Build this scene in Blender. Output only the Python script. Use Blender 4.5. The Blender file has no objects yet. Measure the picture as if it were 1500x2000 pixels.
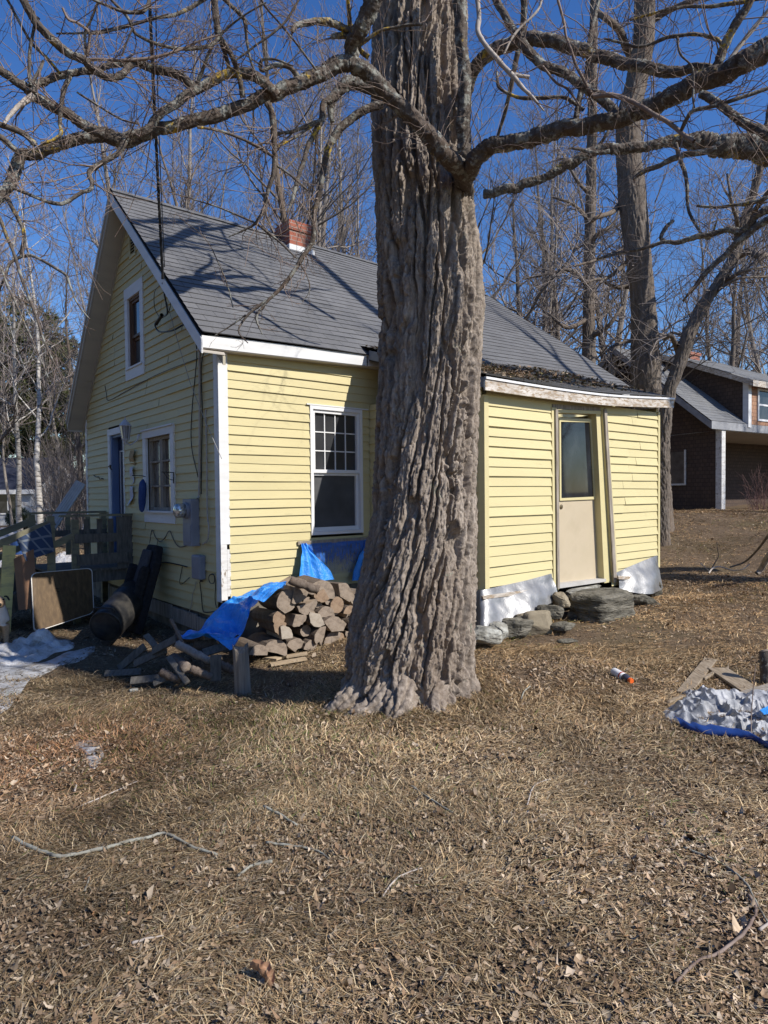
import bpy, bmesh, math, random
import numpy as np
from mathutils import Vector, Matrix
rnd = random.Random(11)
RS = np.random.RandomState(7)
scn = bpy.context.scene
COL = scn.collection
V3 = lambda *p: np.array(p, float)
# ------------------------------------------------------------------ camera
FPX = 1260.0; EYE = 1.6
th = math.radians(1.455); rho = 0.010
cF = V3(0, math.cos(th), -math.sin(th)); r0 = V3(1, 0, 0); u0 = np.cross(r0, cF)
cR = r0*math.cos(rho) - u0*math.sin(rho); cU = u0*math.cos(rho) + r0*math.sin(rho)
CAM = V3(0, 0, EYE)
cd = bpy.data.cameras.new('camera'); cam = bpy.data.objects.new('camera', cd); COL.objects.link(cam)
cd.sensor_fit = 'VERTICAL'; cd.sensor_height = 24.0; cd.lens = 24.0*FPX/2000.0
cd.clip_start = 0.05; cd.clip_end = 2000
M = Matrix([[cR[i], cU[i], -cF[i], CAM[i]] for i in range(3)] + [[0, 0, 0, 1]])
cam.matrix_world = M
scn.camera = cam
def ray(px, py): return cF + cR*(px-750)/FPX - cU*(py-1000)/FPX
def PX(px, py, Y):
    d = ray(px, py); return CAM + d*(Y/d[1])
# ------------------------------------------------------------------ house frame
ha = V3(1540, 1260, 0); ha /= np.linalg.norm(ha); hb = V3(-ha[1], ha[0], 0)
HO = PX(432, 1000, 7.36); HO[2] = 0
HYAW = math.atan2(ha[1], ha[0])
def wor(u, v, z): return HO + ha*u + hb*v + V3(0, 0, z)
def loc(P):
    d = np.asarray(P) - HO; return V3(d @ ha, d @ hb, P[2])
def FW(px, py, v=0.0):
    d = ray(px, py); p0 = HO + hb*v
    return loc(CAM + d*(((p0-CAM) @ hb)/(d @ hb)))
def GW(px, py, u=0.0):
    d = ray(px, py); p0 = HO + ha*u
    return loc(CAM + d*(((p0-CAM) @ ha)/(d @ ha)))
# ------------------------------------------------------------------ light
SUN_H = -(ha*(-0.358) + hb*0.934); SUN_H /= np.linalg.norm(SUN_H)
SUN_EL = math.radians(39.0)
SUN = SUN_H*math.cos(SUN_EL) + V3(0, 0, math.sin(SUN_EL))
w = bpy.data.worlds.new('World'); scn.world = w; w.use_nodes = True
nt = w.node_tree; nt.nodes.clear()
sky = nt.nodes.new('ShaderNodeTexSky'); sky.sky_type = 'NISHITA'; sky.sun_disc = False
sky.sun_elevation = SUN_EL; sky.sun_rotation = math.atan2(SUN_H[0], SUN_H[1])
sky.altitude = 100; sky.air_density = 1.15; sky.dust_density = 0.2; sky.ozone_density = 5.0
hs = nt.nodes.new('ShaderNodeHueSaturation'); hs.inputs['Hue'].default_value = 0.512; hs.inputs['Saturation'].default_value = 1.22
bg = nt.nodes.new('ShaderNodeBackground'); bg.inputs['Strength'].default_value = 0.125
wo = nt.nodes.new('ShaderNodeOutputWorld')
nt.links.new(sky.outputs[0], hs.inputs['Color']); nt.links.new(hs.outputs[0], bg.inputs['Color']); nt.links.new(bg.outputs[0], wo.inputs[0])
sd = bpy.data.lights.new('sun', 'SUN'); so = bpy.data.objects.new('sun', sd); COL.objects.link(so)
sd.energy = 5.0; sd.angle = math.radians(0.5); sd.color = (1.0, 0.945, 0.86)
so.rotation_euler = Vector(SUN).to_track_quat('Z', 'Y').to_euler(); so.location = (20, -20, 30)
scn.view_settings.view_transform = 'Standard'; scn.view_settings.look = 'None'
scn.view_settings.exposure = 0.22; scn.view_settings.gamma = 1.0
# ------------------------------------------------------------------ noise
def _h(ix, iy, iz, seed):
    h = (ix.astype(np.int64)*374761393 + iy.astype(np.int64)*668265263 + iz.astype(np.int64)*2147483647*3 + seed*1274126177) & 0xFFFFFFFF
    h = ((h ^ (h >> 13))*1274126177) & 0xFFFFFFFF
    h = ((h ^ (h >> 16))*2246822519) & 0xFFFFFFFF
    return ((h ^ (h >> 15)) & 0xFFFFFF)/float(0xFFFFFF)
def vn(x, y, z=0.0, seed=0):
    x, y, z = np.broadcast_arrays(np.asarray(x, float), np.asarray(y, float), np.asarray(z, float))
    fx, fy, fz = np.floor(x), np.floor(y), np.floor(z)
    tx, ty, tz = x-fx, y-fy, z-fz
    s = lambda t: t*t*t*(t*(t*6-15)+10)
    tx, ty, tz = s(tx), s(ty), s(tz)
    r = 0
    for dx in (0, 1):
        wx = tx if dx else 1-tx
        for dy in (0, 1):
            wy = ty if dy else 1-ty
            for dz in (0, 1):
                wz = tz if dz else 1-tz
                r = r + wx*wy*wz*_h(fx+dx, fy+dy, fz+dz, seed)
    return r*2-1
def fbm(x, y, z=0.0, o=4, seed=0):
    r = 0; a_ = 1.0; t = 0; k = 1.0
    for i in range(o):
        r = r + a_*vn(np.asarray(x)*k, np.asarray(y)*k, np.asarray(z)*k, seed+i*17); t += a_; a_ *= .5; k *= 2.03
    return r/t
sstep = lambda e0, e1, x: (lambda t: t*t*(3-2*t))(np.clip((x-e0)/(e1-e0), 0, 1))
# ------------------------------------------------------------------ materials
MATS = {}
def N(nt, t, **kw):
    n = nt.nodes.new(t)
    for k, v in kw.items():
        if k in n.inputs: n.inputs[k].default_value = v
        else: setattr(n, k, v)
    return n
def newmat(name):
    m = bpy.data.materials.new(name); m.use_nodes = True
    nt = m.node_tree; nt.nodes.clear()
    out = nt.nodes.new('ShaderNodeOutputMaterial'); b = nt.nodes.new('ShaderNodeBsdfPrincipled')
    nt.links.new(b.outputs[0], out.inputs[0]); MATS[name] = m
    return m, nt, b
def ramp(nt, fac, stops):
    r = nt.nodes.new('ShaderNodeValToRGB'); e = r.color_ramp.elements
    while len(e) < len(stops): e.new(0.5)
    for el, (p, c) in zip(e, stops):
        el.position = p; el.color = (*c, 1) if len(c) == 3 else c
    nt.links.new(fac, r.inputs[0]); return r
def mix(nt, fac, a, b, mode='MIX'):
    m = nt.nodes.new('ShaderNodeMix'); m.data_type = 'RGBA'; m.blend_type = mode
    for s, k in ((fac, 0), (a, 6), (b, 7)):
        if isinstance(s, (int, float)): m.inputs[k].default_value = s
        elif isinstance(s, tuple): m.inputs[k].default_value = (*s, 1) if len(s) == 3 else s
        else: nt.links.new(s, m.inputs[k])
    return m.outputs[2]
def coords(nt, scale=(1, 1, 1), kind='Object', rot=(0, 0, 0)):
    tc = nt.nodes.new('ShaderNodeTexCoord'); mp = nt.nodes.new('ShaderNodeMapping')
    mp.inputs['Scale'].default_value = scale; mp.inputs['Rotation'].default_value = rot
    nt.links.new(tc.outputs[kind], mp.inputs[0]); return mp.outputs[0]
def noise(nt, vec, scale, detail=4, rough=.55, dist=0):
    n = N(nt, 'ShaderNodeTexNoise', Scale=scale, Detail=detail, Roughness=rough, Distortion=dist)
    nt.links.new(vec, n.inputs['Vector']); return n.outputs['Fac']
def bump(nt, b, h, strength=.4, dist=.02):
    n = N(nt, 'ShaderNodeBump', Strength=strength, Distance=dist)
    nt.links.new(h, n.inputs['Height']); nt.links.new(n.outputs[0], b.inputs['Normal'])
def simple(name, c1, c2, rough=.8, scale=8, stretch=(1, 1, 1), detail=5, bstr=.3, bdist=.01, lo=.35, hi=.65, spec=.3, metal=0.0, kind='Object', c3=None):
    """two (three) procedural colours mixed by stretched noise, plus bump"""
    m, nt, b = newmat(name)
    v = coords(nt, stretch, kind); f = noise(nt, v, scale, detail)
    st = [(lo, c1), (hi, c2)] if c3 is None else [(lo, c1), ((lo+hi)/2, c2), (hi, c3)]
    r = ramp(nt, f, st); nt.links.new(r.outputs[0], b.inputs['Base Color'])
    b.inputs['Roughness'].default_value = rough; b.inputs['Specular IOR Level'].default_value = spec; b.inputs['Metallic'].default_value = metal
    if bstr:
        f2 = noise(nt, v, scale*2.7, 5); bump(nt, b, f2, bstr, bdist)
    return m
# ------------------------------------------------------------------ mesh helpers
class MB:
    def __init__(s): s.v = []; s.f = []; s.m = []; s.n = 0; s.mi = 0
    def add(s, verts, faces, mi=None):
        verts = np.asarray(verts, float).reshape(-1, 3); o = s.n
        s.v.append(verts); s.n += len(verts)
        mi = s.mi if mi is None else mi
        for f in faces: s.f.append(tuple(int(i)+o for i in f)); s.m.append(mi)
    def obox(s, p, ex, ey, ez, mi=None):
        p, ex, ey, ez = [np.asarray(q, float) for q in (p, ex, ey, ez)]
        vs = [p, p+ex, p+ex+ey, p+ey, p+ez, p+ex+ez, p+ex+ey+ez, p+ey+ez]
        fs = [(0, 3, 2, 1), (4, 5, 6, 7), (0, 1, 5, 4), (1, 2, 6, 5), (2, 3, 7, 6), (3, 0, 4, 7)]
        if np.dot(np.cross(ex, ey), ez) < 0: fs = [f[::-1] for f in fs]
        s.add(vs, fs, mi)
    def box(s, lo, hi, mi=None):
        lo, hi = np.minimum(lo, hi), np.maximum(lo, hi)
        s.obox(lo, (hi[0]-lo[0], 0, 0), (0, hi[1]-lo[1], 0), (0, 0, hi[2]-lo[2]), mi)
    def beam(s, p, q, w, h, up=(0, 0, 1), mi=None):
        """a board from p to q, w wide (sideways), h deep (along up)"""
        p, q, up = [np.asarray(t, float) for t in (p, q, up)]
        d = q-p; side = np.cross(d, up); side /= np.linalg.norm(side)+1e-9; upv = np.cross(side, d); upv /= np.linalg.norm(upv)+1e-9
        s.obox(p - side*w/2 - upv*h/2, d, side*w, upv*h, mi)
    def prism(s, poly, ax, mi=None, capmi=None):
        """closed polygon (list of 3d points) extruded along ax"""
        poly = [np.asarray(p, float) for p in poly]; ax = np.asarray(ax, float); n = len(poly)
        vs = poly + [p+ax for p in poly]
        nrm = sum(np.cross(poly[i]-poly[0], poly[(i+1) % n]-poly[0]) for i in range(n))
        flip = np.dot(nrm, ax) > 0
        f1 = tuple(range(n)); f2 = tuple(range(2*n-1, n-1, -1))
        sides = [(i, i+n, (i+1) % n+n, (i+1) % n) for i in range(n)]
        caps = [f1, f2]
        if flip: caps = [c[::-1] for c in caps]; sides = [c[::-1] for c in sides]
        s.add(vs, caps, capmi if capmi is not None else mi); o = s.n-2*n
        for f in sides: s.f.append(tuple(i+o for i in f)); s.m.append(s.mi if mi is None else mi)
    def tube(s, pts, rad, sides=6, cap=True, mi=None):
        vs, fs = tube_np(pts, rad, sides)
        fl = [tuple(f) for f in fs]
        if cap:
            n = len(pts); fl.append(tuple(range(sides))[::-1]); fl.append(tuple(range((n-1)*sides, n*sides)))
        s.add(vs, fl, mi)
    def grid(s, P, mi=None, closed=False):
        P = np.asarray(P, float); n, m = P.shape[:2]
        fs = []
        for i in range(n-1):
            for j in range(m-1 if not closed else m):
                k = (j+1) % m
                fs.append((i*m+j, i*m+k, (i+1)*m+k, (i+1)*m+j))
        s.add(P.reshape(-1, 3), fs, mi)
    def lathe(s, prof, c, ax=(0, 0, 1), sides=20, mi=None):
        """prof: list of (r, h) along ax"""
        ax = np.asarray(ax, float); ax /= np.linalg.norm(ax)
        t = V3(1, 0, 0) if abs(ax[0]) < .8 else V3(0, 1, 0)
        e1 = np.cross(ax, t); e1 /= np.linalg.norm(e1); e2 = np.cross(ax, e1)
        P = np.array([[np.asarray(c)+ax*h+(e1*math.cos(k*2*math.pi/sides)+e2*math.sin(k*2*math.pi/sides))*r for k in range(sides)] for r, h in prof])
        o = s.n; s.grid(P, mi, closed=True)
        mm = s.mi if mi is None else mi
        s.f.append(tuple(o+i for i in range(sides))[::-1]); s.m.append(mm)
        s.f.append(tuple(o+(len(prof)-1)*sides+i for i in range(sides))); s.m.append(mm)
    def build(s, name, mats, parent=None, smooth=False, world=False, mods=None):
        v = np.concatenate(s.v) if s.v else np.zeros((0, 3))
        if not isinstance(mats, (list, tuple)): mats = [mats]
        return mkobj(name, v, s.f, mats, parent, smooth, world, s.m if len(mats) > 1 else None, mods)
def mkobj(name, v, f, mats, parent=None, smooth=False, world=False, mi=None, mods=None):
    if world and parent is not None:
        r = parent
        while r is not None and r.type != 'EMPTY': r = r.parent
        if r is not None:
            mw = np.array(Matrix.LocRotScale(r.location, r.rotation_euler, None).inverted()); v = np.asarray(v) @ mw[:3, :3].T + mw[:3, 3]
    me = bpy.data.meshes.new(name)
    me.from_pydata([tuple(p) for p in np.asarray(v).tolist()], [], f); me.validate(clean_customdata=False)
    for m in (mats if isinstance(mats, (list, tuple)) else [mats]): me.materials.append(m)
    if mi is not None and len(me.polygons) == len(mi): me.polygons.foreach_set('material_index', np.array(mi, np.int32))
    if smooth: me.polygons.foreach_set('use_smooth', np.ones(len(me.polygons), bool))
    me.update()
    o = bpy.data.objects.new(name, me); COL.objects.link(o)
    if parent is not None: o.parent = parent
    return o
def mknp(name, v, quads, mats, parent=None, smooth=False, col=None, mi=None, tri=False):
    """fast path for large meshes; col: per-vertex rgb"""
    k = 3 if tri else 4
    me = bpy.data.meshes.new(name); v = np.asarray(v, np.float32); q = np.asarray(quads, np.int32)
    me.vertices.add(len(v)); me.vertices.foreach_set('co', v.ravel())
    me.loops.add(q.size); me.loops.foreach_set('vertex_index', q.ravel())
    me.polygons.add(len(q)); me.polygons.foreach_set('loop_start', np.arange(0, q.size, k, dtype=np.int32))
    try: me.polygons.foreach_set('loop_total', np.full(len(q), k, np.int32))
    except Exception: pass
    if smooth: me.polygons.foreach_set('use_smooth', np.ones(len(q), bool))
    for m in (mats if isinstance(mats, (list, tuple)) else [mats]): me.materials.append(m)
    if mi is not None: me.polygons.foreach_set('material_index', np.asarray(mi, np.int32))
    if col is not None:
        a_ = me.color_attributes.new('tint', 'FLOAT_COLOR', 'POINT')
        c = np.ones((len(v), 4), np.float32); c[:, :3] = col; a_.data.foreach_set('color', c.ravel())
    me.update(calc_edges=True)
    o = bpy.data.objects.new(name, me); COL.objects.link(o)
    if parent is not None: o.parent = parent
    return o
def tube_np(pts, rad, sides=6):
    pts = np.asarray(pts, float); n = len(pts); rad = np.broadcast_to(np.asarray(rad, float), (n,))
    d = np.zeros_like(pts); d[1:-1] = pts[2:]-pts[:-2]; d[0] = pts[1]-pts[0]; d[-1] = pts[-1]-pts[-2]
    d /= np.linalg.norm(d, axis=1)[:, None]+1e-12
    t = V3(0, 0, 1) if abs(d[0, 2]) < .85 else V3(1, 0, 0)
    e = np.cross(d[0], t); e /= np.linalg.norm(e); E = np.zeros_like(pts); E[0] = e
    for i in range(1, n):
        e = e - d[i]*(e @ d[i]); nn = np.linalg.norm(e)
        e = e/nn if nn > 1e-6 else E[i-1]; E[i] = e
    G = np.cross(d, E); an = np.arange(sides)*2*math.pi/sides
    ring = np.cos(an)[None, :, None]*E[:, None]+np.sin(an)[None, :, None]*G[:, None]
    vs = (pts[:, None]+ring*rad[:, None, None]).reshape(-1, 3)
    i, j = np.meshgrid(np.arange(n-1), np.arange(sides), indexing='ij'); k = (j+1) % sides
    fs = np.stack([i*sides+j, i*sides+k, (i+1)*sides+k, (i+1)*sides+j], -1).reshape(-1, 4)
    return vs, fs
class TB:
    """collects many tubes into one quad mesh"""
    def __init__(s): s.v = []; s.f = []; s.n = 0
    def tube(s, pts, rad, sides=4):
        v, f = tube_np(pts, rad, sides); s.v.append(v); s.f.append(f+s.n); s.n += len(v)
    def build(s, name, mat, parent=None, smooth=True, off=None):
        v = np.concatenate(s.v); f = np.concatenate(s.f)
        if off is not None: v = v-np.asarray(off)
        return mknp(name, v, f, mat, parent, smooth)
def bevel(o, w=.004, seg=1):
    m = o.modifiers.new('bevel', 'BEVEL'); m.width = w; m.segments = seg; m.limit_method = 'ANGLE'; return o
def tag(o, label=None, cat=None, group=None, kind=None):
    for k, v in (('label', label), ('category', cat), ('group', group), ('kind', kind)):
        if v: o[k] = v
    return o
def thing(name, label, cat, at=(0, 0, 0), rz=0.0, group=None, kind=None):
    o = bpy.data.objects.new(name, None); COL.objects.link(o); o.empty_display_size = .2
    o.location = tuple(float(t) for t in at); o.rotation_euler = (0, 0, rz)
    return tag(o, label, cat, group, kind)
def smoothline(pts, n):
    """Catmull-Rom through pts (rows: any dims), n samples per span"""
    P = np.asarray(pts, float); P = np.vstack([2*P[0]-P[1], P, 2*P[-1]-P[-2]]); out = []
    for i in range(1, len(P)-2):
        for t in np.linspace(0, 1, n, endpoint=False):
            a0, a1, a2, a3 = P[i-1:i+3]
            out.append(.5*((2*a1)+(-a0+a2)*t+(2*a0-5*a1+4*a2-a3)*t*t+(-a0+3*a1-3*a2+a3)*t**3))
    out.append(P[-2]); return np.array(out)
# ================================================================== GROUND
_cp = []
for px, py, Y in ((750, 2000, 1.95), (790, 1375, 4.75), (1250, 1400, 4.6), (1290, 1160, 9.5), (950, 1245, 6.85), (560, 1288, 7.0),
                  (470, 1360, 5.7), (200, 1260, 7.9), (60, 1235, 8.7), (170, 1480, 4.4), (20, 1700, 2.9), (1480, 1700, 2.72),
                  (1400, 1100, 12), (1400, 1050, 14), (1430, 1002, 16.5), (1300, 1002, 16.5), (1450, 996, 21), (20, 1046, 25)):
    _cp.append(PX(px, py, Y))
for p in ((3, 20, .5), (0, 40, .5), (-30, 40, .3), (30, 40, 1.6), (70, 70, 2.2), (-70, 70, .4), (20, -12, .2), (-20, -12, -.2), (0, -25, 0), (0, 110, 1), (-7, 12, -.15), (-3, 14, .1)):
    _cp.append(V3(*p))
_cp = np.array(_cp)
_D = np.linalg.norm(_cp[:, None, :2]-_cp[None, :, :2], axis=2)
_A = np.zeros((len(_cp)+3,)*2); _A[:len(_cp), :len(_cp)] = -_D - np.eye(len(_cp))*.02
_A[:len(_cp), -3:] = np.c_[np.ones(len(_cp)), _cp[:, :2]]; _A[-3:, :len(_cp)] = _A[:len(_cp), -3:].T
_W = np.linalg.solve(_A, np.r_[_cp[:, 2], 0, 0, 0])
def gz(x, y):
    x = np.asarray(x, float); y = np.asarray(y, float); xr = np.clip(x.ravel(), -75, 75); yr = np.clip(y.ravel(), -25, 115); out = np.zeros(len(xr))
    for i in range(0, len(xr), 40000):
        xx, yy = xr[i:i+40000], yr[i:i+40000]
        d = np.sqrt((xx[:, None]-_cp[None, :, 0])**2+(yy[:, None]-_cp[None, :, 1])**2 + .09)
        out[i:i+40000] = -d @ _W[:-3] + _W[-3] + _W[-2]*xx + _W[-1]*yy
    out = out + .025*vn(xr*1.1, yr*1.1, 0, 3) + .010*vn(xr*4, yr*4, 0, 5)
    return out.reshape(x.shape)
def gp(x, y, up=0.0): return V3(x, y, float(gz(np.array([x]), np.array([y]))[0])+up)
def GP(px, py, up=0.0):
    """where the ray through a pixel meets the ground"""
    d = ray(px, py); t = 0.5; prev = None
    for k in range(4000):
        P = CAM+d*t; h = P[2]-float(gz(P[:1], P[1:2])[0])-up
        if h < 0: break
        t += max(.01, min(h*.5, .5))
    return P
def _axis(lo, hi, fine0, fine1, df):
    a_ = list(np.arange(fine0, fine1, df)); x = fine1; s = df
    while x < hi: a_.append(x); s *= 1.16; x += s
    a_.append(hi); x = fine0; s = df; pre = []
    while x > lo: s *= 1.16; x -= s; pre.append(max(x, lo))
    return np.array(sorted(set(pre))+a_)
gx = _axis(-260, 260, -6.5, 9.0, .05); gy = _axis(-40, 420, 1.0, 14.0, .05)
X, Y = np.meshgrid(gx, gy); Zg = gz(X, Y) + .006*vn(X*14, Y*14, 0, 9)
n, m = X.shape
i, j = np.meshgrid(np.arange(n-1), np.arange(m-1), indexing='ij')
q = np.stack([i*m+j, i*m+j+1, (i+1)*m+j+1, (i+1)*m+j], -1).reshape(-1, 4)
mg, nt, b = newmat('ground_soil')
v = coords(nt)
f1 = noise(nt, v, .55, 5, .6); f2 = noise(nt, v, 9, 6, .7); f3 = noise(nt, v, 60, 4, .7)
c = ramp(nt, f2, [(.25, (.055, .037, .023)), (.48, (.125, .088, .055)), (.75, (.21, .155, .105))]).outputs[0]
c2 = ramp(nt, f3, [(.3, (.045, .03, .02)), (.5, (.15, .105, .068)), (.72, (.28, .22, .16))]).outputs[0]
c = mix(nt, .55, c, c2)
g = ramp(nt, f1, [(.5, (0, 0, 0)), (.68, (.35, .35, .35))]).outputs[0]
c = mix(nt, g, c, (.085, .085, .030))
nt.links.new(c, b.inputs['Base Color']); b.inputs['Roughness'].default_value = .95; b.inputs['Specular IOR Level'].default_value = .1
bump(nt, b, f3, .8, .02)
ground = mknp('ground', np.stack([X, Y, Zg], -1).reshape(-1, 3), q, mg, smooth=True); ground['kind'] = 'structure'

# ---- matted dead grass and leaf litter
def tintmat(name, rough=.75, bright=1.0, spec=.2, trans=0.0):
    m, nt, b = newmat(name)
    at = nt.nodes.new('ShaderNodeVertexColor'); at.layer_name = 'tint'
    nt.links.new(at.outputs[0], b.inputs['Base Color']); b.inputs['Roughness'].default_value = rough; b.inputs['Specular IOR Level'].default_value = spec
    return m
def inview(x, y, pad=60):
    P = np.stack([x, y, gz(x, y)], -1)-CAM; k = P @ cF
    px = 750+FPX*(P @ cR)/k; py = 1000-FPX*(P @ cU)/k
    return (k > .3) & (px > -pad) & (px < 1500+pad) & (py < 2000+pad*2)
def scatter(n, y0, y1, wpad=.8):
    y = np.sqrt(RS.uniform(y0**2, y1**2, n)); x = RS.uniform(-1, 1, n)*(y*.60+wpad)
    k = inview(x, y, 120); return x[k], y[k]
def in_house(x, y, pad=0.0):
    u = (x-HO[0])*ha[0]+(y-HO[1])*ha[1]; v_ = (x-HO[0])*hb[0]+(y-HO[1])*hb[1]
    return ((u > -pad) & (u < 8.4) & (v_ > -pad) & (v_ < 5.6)) | ((u > 2.1-pad) & (u < 6.0+pad) & (v_ > -2.1-pad) & (v_ < 1))
def in_snow(x, y):
    return (np.hypot((x+4.6)/1.1, (y-7.4)/.6) < 1) & (x < -3.6)
xs, ys = [], []
for n_, y0, y1 in ((230000, 1.5, 3.6), (220000, 3.6, 6.5), (130000, 6.5, 11), (170000, 11, 22)):
    a_, b_ = scatter(n_, y0, y1); xs.append(a_); ys.append(b_)
ra_ = RS.uniform(0, 6.283, 16000); rr_ = .50+np.abs(RS.normal(0, .22, 16000)); xs.append(.27+np.cos(ra_)*rr_); ys.append(5.2+np.sin(ra_)*rr_)
x = np.concatenate(xs); y = np.concatenate(ys)
dens = vn(x*.9, y*.9, 0, 21)*.7+vn(x*3.3, y*3.3, 0, 22)*.7
k = (RS.uniform(size=len(x)) < .62+.6*dens) & ~in_house(x, y) & ~in_snow(x, y); x, y = x[k], y[k]; nb = len(x)
z = gz(x, y)
L = (.016+.060*RS.uniform(0, 1, nb)**1.6)*(1+.055*y); wd = RS.uniform(.0006, .0017, nb)*(1+.16*y)
flow = 2.2*vn(x*.6, y*.6, 0, 31)+1.5*vn(x*2.5, y*2.5, 0, 32); ang = flow*1.6+RS.normal(0, 1.25, nb)
green = np.clip(vn(x*.55+3, y*.55, 0, 41)*1.1+vn(x*2.2, y*2.2, 0, 42)*.6-.12, 0, 1)
gl = np.exp(-(((x+1.2)/1.3)**2+((y-4.7)/1.1)**2))*1.1
green = np.clip(green*.55+gl*RS.uniform(.0, 1, nb), 0, 1)
tdist = np.hypot(x-.27, y-5.2); gl = gl+1.5*np.exp(-((tdist-.62)/.16)**2)
lift = np.where(RS.uniform(size=nb) < .14+.3*gl, RS.uniform(.25, .9, nb), RS.uniform(0, .17, nb))
dx, dy = np.cos(ang), np.sin(ang); sx, sy = -dy, dx
bend = RS.normal(0, .35, nb); base = RS.uniform(.0, .024, nb)
P = np.zeros((nb, 6, 3), np.float32)
for s_, t in enumerate((0, .5, 1.0)):
    hx = x+dx*L*t+sx*bend*L*t*t*.5; hy = y+dy*L*t+sy*bend*L*t*t*.5
    hz = z+base+L*lift*(t-.45*t*t)+.004*t
    ww = wd*(1.0, .85, .15)[s_]
    P[:, s_*2] = np.stack([hx-sx*ww, hy-sy*ww, hz], -1); P[:, s_*2+1] = np.stack([hx+sx*ww, hy+sy*ww, hz+ww*.4], -1)
q = (np.arange(nb)[:, None, None]*6+np.array([[0, 1, 3, 2], [2, 3, 5, 4]])[None]).reshape(-1, 4)
tv = RS.uniform(size=nb); pal = np.array([[.31, .225, .13], [.42, .32, .195], [.21, .147, .083], [.50, .41, .275], [.14, .098, .056], [.37, .255, .15], [.31, .26, .19]])
c = pal[RS.randint(0, len(pal), nb)]*RS.uniform(.42, 1.32, (nb, 1))
gc = np.array([.10, .12, .035])*RS.uniform(.6, 1.7, (nb, 1)); gmix = (RS.uniform(size=nb) < green*.42)[:, None]
c = np.where(gmix, gc, c*np.array([1.05, 1.02, .95]))
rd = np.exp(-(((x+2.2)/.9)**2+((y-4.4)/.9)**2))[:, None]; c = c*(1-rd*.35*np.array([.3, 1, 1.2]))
warm = np.clip((y-3.5)/4, 0, 1)[:, None]*np.clip((x+1)/2, 0, 1)[:, None]; c = c*(1+warm*np.array([.14, .0, -.14]))
c = c*(1+.38*vn(x*.75, y*.75, 0, 91)+.25*vn(x*2.7, y*2.7, 0, 92))[:, None]
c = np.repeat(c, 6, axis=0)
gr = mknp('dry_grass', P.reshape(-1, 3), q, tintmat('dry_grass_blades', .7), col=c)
tag(gr, 'matted dead lawn grass over the whole yard, tan with some green', 'grass', kind='stuff')
# leaf fragments: cupped, torn little plates
xs, ys = [], []
for n_, y0, y1 in ((105000, 1.5, 3.2), (80000, 3.2, 6), (40000, 6, 11), (30000, 11, 22)):
    a_, b_ = scatter(n_, y0, y1); xs.append(a_); ys.append(b_)
x = np.concatenate(xs); y = np.concatenate(ys)
dens = vn(x*1.3, y*1.3, 0, 51)*.6+vn(x*.5+9, y*.5, 0, 52)*.5
k = (RS.uniform(size=len(x)) < .55+.7*dens) & ~in_house(x, y) & ~in_snow(x, y); x, y = x[k], y[k]; nl = len(x); z = gz(x, y)
size = RS.gamma(2.0, .0030, nl)+.0032; size = np.minimum(size, .021)*(1+.05*y); ang = RS.uniform(0, 6.28, nl)
K = 8; an = np.arange(K)/K*2*math.pi
rr = RS.uniform(.28, 1.15, (nl, K)); rr[:, 0] = RS.uniform(1.0, 1.6, nl); asp = RS.uniform(.45, .85, (nl, 1))
lx = np.cos(an)[None]*rr*size[:, None]; ly = np.sin(an)[None]*rr*size[:, None]*asp
tx = RS.normal(0, .17, (nl, 1)); ty = RS.normal(0, .17, (nl, 1)); cup = RS.normal(9, 11, (nl, 1)); cup2 = RS.normal(0, 9, (nl, 1))
lz = lx*tx+ly*ty+cup*ly*ly/np.maximum(size[:, None], .01)*.03*3+cup2*lx*lx/np.maximum(size[:, None], .01)*.03*2
ca, sa = np.cos(ang)[:, None], np.sin(ang)[:, None]
zb = (z+RS.uniform(.006, .022, nl))[:, None]; lz = np.clip(lz, -.012, .045)
ring = np.stack([x[:, None]+lx*ca-ly*sa, y[:, None]+lx*sa+ly*ca, zb+lz], -1)
P = np.concatenate([np.stack([x, y, zb[:, 0]], -1)[:, None], ring], 1)
f = np.stack([np.zeros(K, int), 1+np.arange(K), 1+(np.arange(K)+1) % K], -1)
q = (np.arange(nl)[:, None, None]*(K+1)+f[None]).reshape(-1, 3)
pal = np.array([[.25, .18, .118], [.33, .258, .185], [.19, .127, .08], [.37, .305, .235], [.13, .09, .058], [.28, .205, .142]])
c = pal[RS.randint(0, len(pal), nl)]*RS.uniform(.5, 1.35, (nl, 1))*(1+.3*vn(x*.75, y*.75, 0, 91))[:, None]
c = np.where((RS.uniform(size=nl) < .006)[:, None], np.array([.30, .17, .09]), c); c = np.repeat(c*np.array([1.05, 1.02, .97]), K+1, axis=0)
lf = mknp('leaf_litter', P.reshape(-1, 3), q, tintmat('leaf_litter_plates', .8), col=c, tri=True)
tag(lf, 'crumbled brown fallen leaves scattered over the yard', 'leaf litter', kind='stuff')
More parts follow.
